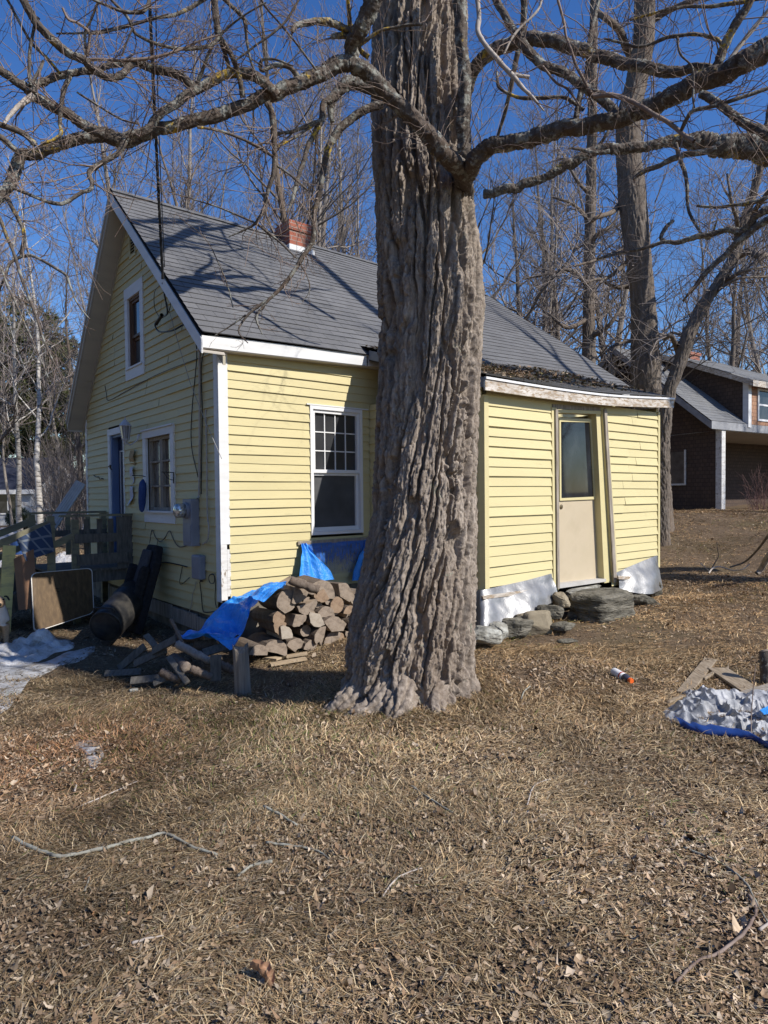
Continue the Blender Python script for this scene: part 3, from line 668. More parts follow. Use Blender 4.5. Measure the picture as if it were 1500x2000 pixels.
mb.build('lean_to_drip_edge', m_vinyl, house)
mb = MB(); mb.prism([V3(2.01, -2.19, fz(2.03)-.12), V3(2.01, -2.19, fz(2.03)-.01), V3(2.01, -.2, 3.50), V3(2.01, -.2, 3.38)], (.02, 0, 0)); mb.build('lean_to_rake_board', simple('blue_grey_flashing', (.12, .14, .17), (.17, .19, .22), .6, 5), house)
# lean-to door, racked out of square
sp = lambda *q_: [tuple(FW(x_, y_, SV)[[0, 2]]) for x_, y_ in q_]
dl = [tuple(FW(x_, y_, SV+.10)[[0, 2]]) for x_, y_ in ((1092, 816), (1166, 818), (1181, 1132), (1091, 1143))]
m_beige = simple('beige_door_paint', (.46, .385, .27), (.50, .42, .30), .55, 2, bstr=.04, c3=(.475, .40, .28))
mb = MB(); pquad(mb, sf, dl, -.135, -.10); sdoor = mb.build('door', m_beige, house)
g4 = [tuple(FW(x_, y_, SV+.10)[[0, 2]]) for x_, y_ in ((1093, 824), (1150, 825), (1158, 970), (1094, 973))]
mb = MB(); pquad(mb, sf, g4, -.099, -.094); mb.build('glass', m_glassd, sdoor)
o4 = [tuple(FW(x_, y_, SV+.10)[[0, 2]]) for x_, y_ in ((1090, 818), (1155, 819), (1163, 975), (1091, 978))]
mb = MB()
for k in range(4):
    a_, b_, c_, d_ = o4[k], o4[(k+1) % 4], g4[(k+1) % 4], g4[k]; pquad(mb, sf, [a_, b_, c_, d_], -.0985, -.080)
mb.build('glass_stop', m_yel2, sdoor)
kp = FW(1093, 990, SV+.10); mb = MB(); mb.lathe([(.03, 0), (.03, .006), (.014, .01), (.014, .012)], sf(kp[0]+.03, kp[2], -.0985), (0, -1, 0), 16); mb.build('lock_plate', simple('tarnished_brass', (.22, .17, .10), (.3, .24, .15), .4, 5, metal=.8, bstr=0), sdoor)
mb = MB(); pquad(mb, sf, sp((1088, 1141), (1184, 1130), (1184, 1136), (1088, 1150)), -.10, .0); mb.build('threshold', simple('grey_sill', (.4, .38, .35), (.5, .48, .45), .7, 4), house)
m_jamb = m_yel2
mb = MB(); pquad(mb, sf, sp((1084, 806), (1089, 806), (1091, 1150), (1086, 1150)), -.12, .012); pquad(mb, sf, sp((1165, 806), (1177, 808), (1193, 1137), (1181, 1139)), -.135, -.004); pquad(mb, sf, sp((1084, 800), (1176, 803), (1176, 809), (1084, 806)), -.12, .010); mb.build('door_jamb', m_jamb, house)
mb = MB(); pquad(mb, sf, sp((1074, 796), (1084, 797), (1087, 1152), (1078, 1147)), -.01, .027); pquad(mb, sf, sp((1173, 800), (1182, 801), (1205, 1135), (1194, 1137)), -.01, .027); mb.build('door_casing', m_yel2, house)
mb = MB(); pquad(mb, sf, sp((1079, 800), (1084, 800), (1087, 1149), (1083, 1149)), .028, .048); pquad(mb, sf, sp((1174, 800), (1179, 800), (1199, 1136), (1193, 1137)), .028, .050); pquad(mb, sf, sp((1078, 789), (1172, 795), (1172, 803), (1078, 798)), -.02, .008); mb.build('door_casing', m_wood, house)
# foil bubble wrap tacked round the foot of the lean-to
m_foil, nt, b = newmat('silver_bubble_foil')
v = coords(nt); fo = noise(nt, v, 5, 4, .6); fi = N(nt, 'ShaderNodeTexVoronoi', Scale=70.0); nt.links.new(v, fi.inputs['Vector'])
nt.links.new(ramp(nt, fo, [(.3, (.19, .19, .19)), (.7, (.33, .33, .33))]).outputs[0], b.inputs['Base Color']); b.inputs['Metallic'].default_value = .55; b.inputs['Roughness'].default_value = .42
bp = N(nt, 'ShaderNodeBump', Strength=.15, Distance=.01); nt.links.new(fi.outputs[0], bp.inputs['Height'])
bp2 = N(nt, 'ShaderNodeBump', Strength=.15, Distance=.05); nt.links.new(fo, bp2.inputs['Height']); nt.links.new(bp.outputs[0], bp2.inputs['Normal']); nt.links.new(bp2.outputs[0], b.inputs['Normal'])
def sheet(top, bot, nx, ny, amp, nrm, seed, bulge=0.0):
    T = smoothline(top, 8); B = smoothline(bot, 8); ti = np.linspace(0, len(T)-1, nx); bi = np.linspace(0, len(B)-1, nx)
    T = np.array([[np.interp(t, np.arange(len(T)), T[:, k]) for k in range(3)] for t in ti]); B = np.array([[np.interp(t, np.arange(len(B)), B[:, k]) for k in range(3)] for t in bi])
    P = np.zeros((ny, nx, 3)); w_ = np.linspace(0, 1, ny)
    for k in range(ny): P[k] = T*(1-w_[k])+B*w_[k]
    nz = fbm(P[..., 0]*3.2+P[..., 1]*3, P[..., 2]*3, P[..., 1]*3, 3, seed)*amp*np.minimum(1, w_*4)[:, None]
    P += np.asarray(nrm)*(nz+bulge*np.sin(np.pi*w_*.5)[:, None])[..., None]
    return P
FL = lambda x_, y_, v_: FW(x_, y_, v_)
P = sheet([V3(SU0-.03, -1.2, .53), V3(SU0-.04, -1.9, .54), FL(943, 1152, -2.085), FL(985, 1143, -2.085), FL(1030, 1133, -2.085), FL(1077, 1120, -2.085)],
          [V3(SU0-.10, -1.2, .0), V3(SU0-.15, -1.9, .02), FL(935, 1228, -2.22), FL(985, 1232, -2.27), FL(1035, 1200, -2.25), FL(1083, 1165, -2.13)], 60, 22, .05, (0, -1, 0), 90, .05)
mb = MB(); mb.grid(P); mb.build('foil_skirting', m_foil, house, smooth=True)
P = sheet([FL(1204, 1118, -2.085), FL(1240, 1102, -2.085), FL(1282, 1085, -2.085), V3(SU1+.03, -1.95, .62), V3(SU1+.04, -1.6, .62)], [FL(1206, 1150, -2.12), FL(1240, 1158, -2.22), FL(1272, 1158, -2.26), V3(SU1+.14, -2.0, .22), V3(SU1+.12, -1.6, .25)], 44, 18, .045, (0, -1, 0), 91, .04)
mb = MB(); mb.grid(P); mb.build('foil_skirting', m_foil, house, smooth=True)
mb = MB()
for q_ in (((940, 1164), (1000, 1156), (1040, 1150), (1040, 1157), (1000, 1163), (942, 1170)), ((1205, 1124), (1248, 1127), (1248, 1133), (1206, 1131))): pquad(mb, F_(-2.05), [tuple(FL(x_, y_, -2.14)[[0, 2]]) for x_, y_ in q_], .085, .11)
mb.build('foil_batten', m_fasc, house)
# leaves and needles lying in the lean-to roof valley
nl = 5200; u_ = RS.uniform(2.03, 5.93, nl); tv = np.clip(RS.beta(1.6, 2.0, nl)*.9+.06, 0, 1); keep = RS.uniform(size=nl) < np.clip(1.15-.17*(u_-2)+.3*vn(u_*3, tv*6, 0, 4), .15, 1)
u_, tv = u_[keep], tv[keep]; nl = len(u_)
zr = (np.interp(u_, ftop[:, 0], ftop[:, 1]))*(1-tv)+(3.62+.18*(u_-1.93)/4.1)*tv; vv = -2.22+2.34*tv
pile = .05*np.exp(-((tv-.55)/.28)**2)*np.clip(1.1-.2*(u_-2), .2, 1)
ctr = np.stack([u_, vv, zr+.006+RS.uniform(0, 1, nl)*pile-.045*np.sin(np.pi*(u_-1.93)/4.1)*(1-.4*tv)+.02], -1)
a1 = RS.normal(0, 1, (nl, 3)); a1[:, 2] = a1[:, 2]*.35+.0; a1 /= np.linalg.norm(a1, axis=1)[:, None]; a2 = np.cross(a1, RS.normal(0, .3, (nl, 3))+np.array([0, 0, 1.])); a2 /= np.linalg.norm(a2, axis=1)[:, None]
l1 = RS.uniform(.015, .07, nl)[:, None]; l2 = np.where(RS.uniform(size=nl) < .5, .003, RS.uniform(.01, .025, nl))[:, None]
P = np.stack([ctr-a1*l1, ctr-a2*l2, ctr+a1*l1, ctr+a2*l2], 1); pal = np.array([[.26, .17, .10], [.38, .28, .18], [.17, .11, .07], [.44, .34, .23], [.14, .12, .05]])
c = np.repeat(pal[RS.randint(0, 5, nl)]*RS.uniform(.6, 1.2, (nl, 1)), 4, axis=0)
W_ = HO+P.reshape(-1, 3)[:, :1]*ha+P.reshape(-1, 3)[:, 1:2]*hb+np.c_[np.zeros((nl*4, 2)), P.reshape(-1, 3)[:, 2]]
tag(mknp('leaf_debris', W_, np.arange(nl*4).reshape(-1, 4), tintmat('roof_leaf_debris'), col=c), 'brown leaves and needles lying on the lean-to roof', 'leaf debris', kind='stuff')
# ================================================================== BIG FRONT TREE
def barkmat(name, c1, c2, c3, lich=None, sc=1.0, warm=(.20, .135, .085), bstr=.6, lth=.52):
    m, nt, b = newmat(name)
    v = coords(nt); vs = coords(nt, (6*sc, 6*sc, 1.0*sc))
    f = noise(nt, vs, 3.2, 6, .7); g = noise(nt, v, 38*sc, 5, .75); h = noise(nt, coords(nt, (1, 1, .4)), 1.3*sc, 4)
    c = ramp(nt, f, [(.28, c1), (.5, c2), (.72, c3)]).outputs[0]
    c = mix(nt, ramp(nt, g, [(.42, (0, 0, 0)), (.75, (.5, .5, .5))]).outputs[0], c, tuple(x*1.2 for x in c3))
    c = mix(nt, ramp(nt, h, [(.52, (0, 0, 0)), (.7, (.5, .5, .5))]).outputs[0], c, warm)
    if lich:
        l = noise(nt, v, 7*sc, 6, .75); l2 = noise(nt, v, 2.1*sc, 4)
        c = mix(nt, ramp(nt, l, [(lth, (0, 0, 0)), (lth+.06, (.85, .85, .85))]).outputs[0], c, lich[0])
        if len(lich) > 1:
            mm = nt.nodes.new('ShaderNodeMath'); mm.operation = 'MULTIPLY'
            nt.links.new(ramp(nt, l2, [(.60, (0, 0, 0)), (.64, (1, 1, 1))]).outputs[0], mm.inputs[0]); nt.links.new(ramp(nt, noise(nt, v, 22*sc, 4), [(.5, (0, 0, 0)), (.58, (1, 1, 1))]).outputs[0], mm.inputs[1])
            c = mix(nt, mm.outputs[0], c, lich[1])
    nt.links.new(c, b.inputs['Base Color']); b.inputs['Roughness'].default_value = .92; b.inputs['Specular IOR Level'].default_value = .15
    bump(nt, b, g, bstr, .012/sc)
    return m
m_bark = barkmat('deep_grey_brown_bark', (.085, .066, .052), (.215, .176, .143), (.41, .352, .296), ((.25, .26, .20),), warm=(.16, .115, .08), lth=.62)
m_limb = barkmat('lichened_limb_bark', (.05, .041, .034), (.095, .078, .066), (.155, .133, .115), ((.29, .295, .265), (.50, .34, .06)), 1.6, warm=(.12, .08, .055), bstr=.9)
m_twig = simple('grey_brown_twig_bark', (.15, .105, .085), (.27, .21, .175), .8, 9, (1, 1, 1), 4, .2, .004)
m_bare = simple('barkless_grey_branch', (.34, .29, .25), (.46, .41, .36), .75, 8, (1, 1, 3), 4, .2, .004)
TY = 5.2
_tp = [(0, 733, 912), (100, 729, 908), (200, 729, 912), (300, 731, 918), (400, 737, 927), (500, 740, 938), (600, 742, 944), (700, 741, 940), (800, 738, 935), (900, 731, 931),
       (1000, 727, 931), (1060, 718, 931), (1134, 704, 930), (1212, 690, 926), (1290, 684, 921), (1350, 682, 922), (1420, 682, 922)]
_tz, _tx, _tr = [], [], []
for py, l, r in _tp:
    A = PX(l, py, TY); B = PX(r, py, TY); _tz.append((A[2]+B[2])/2); _tx.append((A[0]+B[0])/2); _tr.append((B[0]-A[0])/2*.985)
_tz, _tx, _tr = [np.array(k)[::-1] for k in (_tz, _tx, _tr)]
_tz = np.r_[_tz, 7.0, 9.5, 13.0]; _tx = np.r_[_tx, _tx[-1]-.02, _tx[-1]-.05, _tx[-1]-.1]; _tr = np.r_[_tr, .33, .27, .17]
tree = thing('bare_shade_tree', 'huge bare tree with deeply furrowed bark in front of the yellow house', 'tree', (_tx[0], TY, .03))
def worley(x, y, z, seed):
    """F2-F1 of a cellular pattern"""
    shp = x.shape; x, y, z = x.ravel(), y.ravel(), z.ravel(); ix, iy, iz = np.floor(x), np.floor(y), np.floor(z); f1 = np.full(x.shape, 9.0); f2 = f1.copy()
    for dx in (-1, 0, 1):
        for dy in (-1, 0, 1):
            for dz in (-1, 0, 1):
                cx, cy, cz = ix+dx, iy+dy, iz+dz
                d = np.sqrt((cx+_h(cx, cy, cz, seed)-x)**2+(cy+_h(cx, cy, cz, seed+31)-y)**2+(cz+_h(cx, cy, cz, seed+57)-z)**2)
                f2 = np.minimum(f2, np.maximum(f1, d)); f1 = np.minimum(f1, d)
    return (f2-f1).reshape(shp)
def bark_trunk(xf, yf, rf, z, nth, flare=0.0, fk=(3, 1.0), seed=0, depth=.098, cell=(.086, 1.3), twist=-.15, small=.0105, gz0=0.0):
    T, Z = np.meshgrid(np.arange(nth)/nth*2*math.pi, z, indexing='xy')
    R0 = rf(Z); rm = float(np.mean(rf(z))); cell0 = 2*math.pi*rm/cell[0]
    # work on the cylinder so that the pattern closes round the trunk
    cx, cy = np.cos(T)*rm, np.sin(T)*rm
    tw = twist*(.35*Z+.5*np.minimum(Z, 2.4))/rm
    cx, cy = np.cos(T+tw)*rm, np.sin(T+tw)*rm
    wx = .035*fbm(cx*5, cy*5, Z*1.6, 3, seed+1)+.010*fbm(cx*28, cy*28, Z*16, 2, seed+12); wy = .035*fbm(cx*5, cy*5, Z*1.6+7, 3, seed+2)+.010*fbm(cx*28, cy*28, Z*16+5, 2, seed+13)
    k1, k2 = 1/cell[0], 1/cell[1]
    F = worley((cx+wx)*k1, (cy+wy)*k1, Z*k2, seed+3); F2 = worley((cx+wx)*30, (cy+wy)*30, Z*6.5, seed+4)
    n1 = vn(cx*7, cy*7, Z*1.3, seed+9)
    rid = sstep(.04, .20, F); crk = sstep(.0, .16, F2)
    st = fbm((cx+wx)*62, (cy+wy)*62, Z*13, 4, seed+6)
    h = depth*((rid-.8)*(.75+.35*n1))-.10*depth*(1-crk)*(.3+.7*rid)
    h += small*(2.1*st+.3*np.round(2.2*vn((cx+wx)*14, (cy+wy)*14, Z*9, seed+11))*rid)
    h += .022*vn(cx*4, cy*4, Z*.8, seed+8)*min(1.0, rm/.4)
    hh = np.maximum(Z-gz0, 0)
    if flare:
        lob = np.zeros_like(T)
        for a0, wdt, amp, hl in fk: lob += amp*np.exp(-(((T-a0+math.pi) % (2*math.pi)-math.pi)/wdt)**2)*np.exp(-hh/hl)
        R = R0*(1+lob*flare)+h*(1+.6*np.exp(-hh/.4))
    else: R = R0+h
    P = np.stack([xf(Z)+np.cos(T)*R, yf(Z)+np.sin(T)*R, Z], -1)
    n, m = T.shape; i, j = np.meshgrid(np.arange(n-1), np.arange(m), indexing='ij'); k = (j+1) % m
    q = np.stack([i*m+j, i*m+k, (i+1)*m+k, (i+1)*m+j], -1).reshape(-1, 4)
    return P.reshape(-1, 3), q
off = np.array(tree.location)
zz = np.r_[np.linspace(-.25, 6.1, 1000), np.linspace(6.15, 13, 120)]
# root flares: angle (0 = to the right, -pi/2 = towards the camera), width, amount, height
fk = [(math.pi*.98, .34, .10, .20), (-2.45, .30, .22, .22), (-1.75, .28, .22, .20), (-1.15, .25, .14, .22), (-.35, .30, .24, .18), (1.0, .5, .4, .3), (2.2, .5, .4, .3), (-2.0, 1.2, .10, .5), (math.pi, .7, .10, .55)]
P, q = bark_trunk(lambda z: np.interp(z, _tz, _tx), lambda z: TY+.02*z, lambda z: np.interp(z, _tz, _tr), zz, 560, .5, fk, 100, gz0=.02)
mknp('trunk', P-off, q, m_bark, tree)
# roots running out over the ground, with the same furrowed bark
def root(pts, r, seed):
    P = smoothline([gp(x_, y_, u_) for x_, y_, u_ in pts], 30); n_ = len(P); rr = np.linspace(r[0], r[1], n_)*(1+.15*vn(np.arange(n_)*.09, seed, 0, 8)); v, f = tube_np(P, rr, 56); C_ = np.repeat(P, 56, axis=0); D = v-C_; D /= np.linalg.norm(D, axis=1)[:, None]
    s_ = np.repeat(np.r_[0, np.cumsum(np.linalg.norm(np.diff(P, axis=0), axis=1))], 56); nv = v-C_
    F = worley(nv[:, 0]*13+s_*1.6, nv[:, 1]*13, nv[:, 2]*13+s_*1.5, seed); h = .036*(sstep(.03, .22, F)-.75)+.020*fbm(v[:, 0]*28, v[:, 1]*28, v[:, 2]*28, 4, seed); h = h*np.repeat(np.clip(rr/.08, .2, 1), 56)
    mknp('root', v+D*h[:, None]-off, f, m_bark, tree)
root([(-.02, 5.05, .24), (-.20, 4.92, .10), (-.34, 4.84, .01), (-.50, 4.82, -.10)], (.15, .06), 1); root([(.06, 4.88, .16), (-.06, 4.72, .04), (-.20, 4.66, -.01), (-.36, 4.64, -.09)], (.12, .05), 2); root([(.12, 4.80, .14), (.08, 4.62, .02), (-.02, 4.48, -.07)], (.13, .05), 3); root([(.34, 4.80, .10), (.36, 4.64, .0), (.40, 4.52, -.08)], (.12, .05), 5)

TW = []                                                      # spawn points for twigs: (point, direction, length scale)
def limb_pts(spec, rscale=1.0):
    """rows (px, py, half-width px, depth) -> smooth 3d centreline with radii"""
    S = smoothline(spec, 7); P = np.array([PX(s[0], s[1], s[3]) for s in S]); r = np.array([max(s[2], .5)*s[3]/FPX for s in S])*rscale*.93
    return P, r
def add_limb(owner, spec, d0, d1, name='limb', mat=None, twig=1.0, sides=None, rough=.16, end_cut=False, tl=1.0):
    spec = [(p[0], p[1], p[2], p[3] if len(p) > 3 else d0+(d1-d0)*i/(len(spec)-1)) for i, p in enumerate(spec)]
    P, r = limb_pts(spec); seed = len(TW)*3+int(spec[0][0])
    # gnarl
    g = .35*r[:, None]*np.stack([vn(P[:, 0]*9, P[:, 1]*9, P[:, 2]*9, seed), vn(P[:, 0]*9+5, P[:, 1]*9, P[:, 2]*9, seed), vn(P[:, 0]*9, P[:, 1]*9+5, P[:, 2]*9, seed)], -1); P = P+g
    big = r.max() > .018
    if big:
        # densify and roughen the bark
        t = np.linspace(0, len(P)-1, int(len(P)*5)); Pd = np.stack([np.interp(t, np.arange(len(P)), P[:, k]) for k in range(3)], -1); rd_ = np.interp(t, np.arange(len(P)), r)
        sd_ = 26; v, f = tube_np(Pd, rd_, sd_); C_ = np.repeat(Pd, sd_, axis=0); D = v-C_; un = D/np.repeat(rd_, sd_)[:, None]
        s_ = np.repeat(np.r_[0, np.cumsum(np.linalg.norm(np.diff(Pd, axis=0), axis=1))], sd_); rr_ = np.repeat(rd_, sd_)
        F = worley(un[:, 0]*2.3+s_*3, un[:, 1]*2.3, un[:, 2]*2.3+s_*7, seed+2); lump = vn(s_*6, un[:, 0], un[:, 2], seed+4)
        nzv = fbm(v[:, 0]*60, v[:, 1]*60, v[:, 2]*60, 3, seed+1)
        v = C_+D*(1+rough*1.3*(sstep(.0, .25, F)-.7)+rough*.9*nzv+.10*lump)[:, None]
        cap = [tuple(range(sd_))[::-1], tuple(range((len(Pd)-1)*sd_, len(Pd)*sd_))]
    else:
        sd_ = sides or (8 if r.max() > .008 else 6); v, f = tube_np(P, r*(1+.15*vn(P[:, 0]*40, P[:, 1]*40, P[:, 2]*40, seed)), sd_); cap = []
    offo = np.array(owner.location)
    o = mkobj(name, v-offo, [tuple(x_) for x_ in f.tolist()]+cap, mat or m_limb, owner, smooth=True)
    ln = np.linalg.norm(np.diff(P, axis=0), axis=1).sum()
    if twig > 0: TW.append((owner, P, r, ln, twig, tl))
    return o
L = lambda *s: add_limb(tree, *s)
A = lambda spec, d0, d1, **k: add_limb(tree, spec, d0, d1, **k)
# second stem up the right side of the trunk and the crotch
A([(890, 440, 12, 5.35), (898, 375, 16, 5.05), (906, 310, 16), (908, 260, 14), (907, 200, 13), (903, 100, 13), (900, 0, 14), (898, -90, 14)], 4.92, 4.75, twig=0)
# main left limb
A([(914, 400, 10, 5.3), (906, 352, 17, 4.92), (880, 310, 18), (840, 268, 17), (790, 213, 15), (735, 162, 15), (695, 128, 17), (665, 125, 16), (620, 147, 14), (580, 165, 13), (530, 186, 13), (460, 214, 12), (400, 229, 12), (340, 243, 12), (280, 264, 12), (240, 275, 13), (205, 263, 13), (170, 267, 12), (142, 272, 11), (100, 288, 11), (62, 302, 11), (43, 306, 11), (27, 345, 11), (12, 372, 10), (-10, 395, 10), (-60, 430, 9)], 4.72, 3.75, twig=.8)
A([(690, 125, 15), (686, 90, 14), (700, 60, 16), (722, 25, 17), (745, -20, 17), (770, -80, 16)], 4.5, 4.2, twig=.6)
A([(205, 262, 11), (187, 255, 10), (149, 233, 10), (110, 215, 10), (84, 201, 10), (63, 186, 10), (50, 170, 9), (33, 160, 8), (0, 138, 8), (-40, 120, 7)], 3.95, 3.75)
A([(66, 190, 7), (48, 200, 6), (33, 210, 5), (20, 225, 4), (8, 242, 3)], 3.8, 3.7, mat=m_bare)
A([(62, 180, 6), (68, 165, 7), (90, 158, 7), (111, 151, 7), (140, 145, 7), (165, 139, 7), (185, 138, 6), (205, 130, 6), (232, 124, 7), (266, 121, 8), (304, 136, 8), (350, 147, 8), (372, 166, 9), (382, 180, 9)], 3.8, 4.2)
A([(540, 188, 10), (528, 172, 10), (512, 155, 10), (482, 139, 10), (444, 144, 9), (398, 167, 9), (375, 180, 9), (355, 194, 9), (317, 222, 8), (282, 254, 9), (248, 268, 8), (240, 282, 6), (228, 301, 5), (198, 319, 5), (176, 333, 5), (174, 345, 5), (180, 360, 4), (174, 372, 4), (158, 377, 3.6), (128, 396, 3.6), (108, 397, 3.5), (80, 390, 3.2), (56, 380, 3), (26, 368, 3)], 4.3, 3.75)
A([(30, -30, 8), (48, 0, 8), (63, 33, 8), (86, 63, 8), (106, 84, 9), (134, 104, 8), (165, 118, 8), (177, 131, 8), (195, 142, 8), (215, 151, 7), (238, 145, 7), (251, 132, 6), (263, 124, 6)], 3.7, 3.95)
A([(138, 149, 5), (124, 177, 5), (119, 210, 4), (117, 241, 4), (119, 261, 4), (101, 274, 3), (79, 281, 3)], 3.85, 3.8)
A([(-20, 235, 6), (0, 243, 6), (28, 253, 6), (51, 266, 6), (71, 286, 6)], 3.7, 3.8); A([(-20, 255, 6), (0, 268, 6), (20, 284, 6), (40, 301, 6)], 3.7, 3.8)
A([(14, 386, 5), (26, 410, 4.5), (40, 436, 4), (46, 456, 4), (45, 498, 4), (60, 499, 3), (80, 508, 3), (110, 524, 3), (130, 538, 2.6), (138, 560, 2.2), (148, 586, 1.8), (162, 608, 1.5), (176, 624, 1)], 3.8, 3.7, tl=.6)
A([(45, 498, 3.5), (26, 508, 3), (16, 518, 2.5), (10, 540, 2.2), (-5, 575, 2)], 3.75, 3.7)
A([(-20, 390, 3.4), (0, 426, 3.4), (12, 460, 3.2), (30, 504, 3.2), (44, 548, 3), (66, 604, 2.6), (80, 648, 2.2), (100, 696, 1.8), (128, 754, 1.4)], 3.7, 3.5, twig=.35, tl=.5)
A([(-15, 490, 2.4), (0, 520, 2.4), (12, 550, 2.2), (34, 600, 2), (52, 640, 1.8), (72, 684, 1.4), (98, 746, 1)], 3.7, 3.5, twig=.3, tl=.5)
A([(416, -20, 7), (420, 10, 7), (427, 63, 6), (440, 105, 4), (449, 137, 4)], 4.1, 4.2); A([(428, 70, 5), (445, 95, 5), (461, 127, 5), (470, 165, 5), (474, 190, 6)], 4.1, 4.25)
A([(522, 200, 7), (530, 220, 6), (535, 250, 6), (535, 299, 5), (533, 340, 4.5), (522, 377, 4), (515, 407, 3.6), (499, 435, 3), (475, 450, 2), (447, 462, 1.2)], 4.3, 4.4)
A([(500, 436, 3), (545, 472, 2.2), (576, 502, 1.5), (583, 505, 1)], 4.4, 4.4, twig=.6, tl=.6); A([(500, 436, 2.2), (440, 410, 1.8), (380, 390, 1.4), (330, 375, 1)], 4.4, 4.4, twig=.6, tl=.6)
A([(745, 206, 8), (722, 212, 8), (702, 221, 8), (672, 243, 8), (652, 268, 7.5), (641, 290, 7), (634, 322, 6), (623, 377, 5), (613, 432, 5), (610, 469, 5), (585, 512, 4.5), (555, 555, 4), (527, 582, 3.4), (490, 610, 2.8), (472, 631, 2), (467, 650, 1.6), (484, 670, 1)], 4.9, 4.6, twig=.7, tl=.7)
A([(527, 582, 3), (505, 612, 2.4), (502, 628, 2), (512, 653, 1.2)], 4.65, 4.6, twig=.5, tl=.5); A([(480, 615, 2), (445, 640, 1.5), (420, 655, 1)], 4.62, 4.6, twig=.5, tl=.5); A([(585, 512, 1.8), (602, 545, 1.4), (604, 570, 1.2), (590, 590, .8)], 4.7, 4.7, twig=.5, tl=.5)
A([(455, 600, 1.6), (445, 560, 1.4), (425, 510, 1.2), (400, 465, 1), (350, 425, .8)], 4.62, 4.6, twig=.5, tl=.5)
A([(760, 190, 12), (725, 172, 12), (695, 160, 13), (670, 170, 11), (652, 188, 9), (634, 203, 7), (626, 236, 6), (612, 265, 5), (601, 284, 5), (588, 329, 4.5), (575, 377, 4), (561, 415, 2)], 4.9, 4.6, tl=.8)
A([(648, 200, 6), (645, 215, 5), (648, 238, 5)], 4.8, 4.8, twig=.5); A([(623, 236, 4), (588, 251, 4), (565, 258, 3.5), (542, 261, 3)], 4.7, 4.6); A([(628, 235, 3), (600, 252, 3), (575, 269, 3), (542, 287, 2.4)], 4.7, 4.6)
A([(690, 66, 10), (674, 58, 7), (651, 46, 7), (630, 42, 7), (613, 41, 6), (590, 47, 6), (575, 54, 5), (570, 60, 4)], 4.45, 4.2); A([(686, 72, 6), (665, 68, 6), (648, 70, 5)], 4.45, 4.4, twig=1.5); A([(684, 60, 5), (682, 30, 4), (680, -10, 4)], 4.45, 4.3)
A([(585, 152, 5), (575, 140, 5), (563, 129, 5), (537, 127, 5), (514, 138, 4), (508, 130, 4), (514, 117, 3), (537, 116, 2.4), (572, 128, 1.5)], 4.35, 4.2); A([(720, 110, 5), (700, 92, 5), (715, 78, 4), (745, 60, 3), (790, 50, 3), (825, 48, 2.4)], 4.55, 4.4)
A([(618, 137, 2.2), (580, 86, 2.2), (550, 50, 2), (522, 18, 2), (505, -10, 2)], 4.3, 4.0, twig=.5); A([(585, -10, 2), (578, 10, 2.2), (547, 53, 2.2), (499, 89, 2), (459, 119, 2)], 4.1, 4.1, twig=.5)
A([(385, 249, 3), (418, 253, 3), (446, 261, 3), (492, 281, 3), (530, 304, 3)], 4.1, 4.3); A([(537, 322, 3), (570, 344, 2.4), (601, 372, 2)], 4.4, 4.4)
A([(167, 116, 3), (253, 117, 3), (304, 111, 3), (347, 99, 2.4), (390, 80, 2), (430, 68, 1.5)], 3.9, 4.0, mat=m_twig); A([(172, 66, 2.6), (200, 64, 2.4), (228, 58, 2.2), (253, 51, 2), (329, 27, 1.4)], 3.9, 3.9); A([(122, 15, 2.2), (134, 38, 2.6), (150, 45, 2.6), (172, 61, 3), (175, 79, 3), (172, 110, 3)], 3.8, 3.9, mat=m_twig)
A([(0, -20, 2.5), (15, 0, 2.5), (38, 43, 2.8), (63, 86, 3), (89, 111, 3), (117, 144, 3)], 3.7, 3.85); A([(76, 35, 3), (68, 51, 3), (58, 101, 3.2), (57, 142, 3.4), (61, 167, 4)], 3.75, 3.8); A([(84, 118, 3.4), (76, 140, 3.6), (66, 162, 4)], 3.75, 3.8, mat=m_bare); A([(200, -20, 2.2), (190, 5, 2.4), (178, 38, 2.4), (167, 63, 2.6), (168, 106, 3)], 3.8, 3.9)
A([(205, -15, 3), (218, 0, 3), (248, 33, 3), (258, 55, 3), (268, 68, 3), (304, 86, 3.2), (347, 96, 3.4), (380, 94, 3.6), (411, 89, 4), (428, 72, 4)], 3.8, 4.1); A([(170, -8, 2.6), (182, 0, 2.6), (233, 20, 3), (273, 24, 4), (288, 10, 4), (292, -10, 4)], 3.7, 3.8); A([(258, 55, 2), (245, 90, 2), (238, 110, 2.4)], 3.85, 3.9, mat=m_bare)
A([(378, 178, 4), (395, 140, 3.6), (410, 100, 3), (440, 60, 2.4), (470, 35, 2), (520, 5, 1.6)], 4.2, 4.0); A([(150, 180, 2), (230, 230, 2), (270, 242, 2)], 3.9, 4.0); A([(425, -15, 4), (445, 5, 4), (470, 30, 4), (478, 45, 4), (482, 80, 3), (490, 120, 2.4), (505, 160, 2)], 4.0, 4.2)
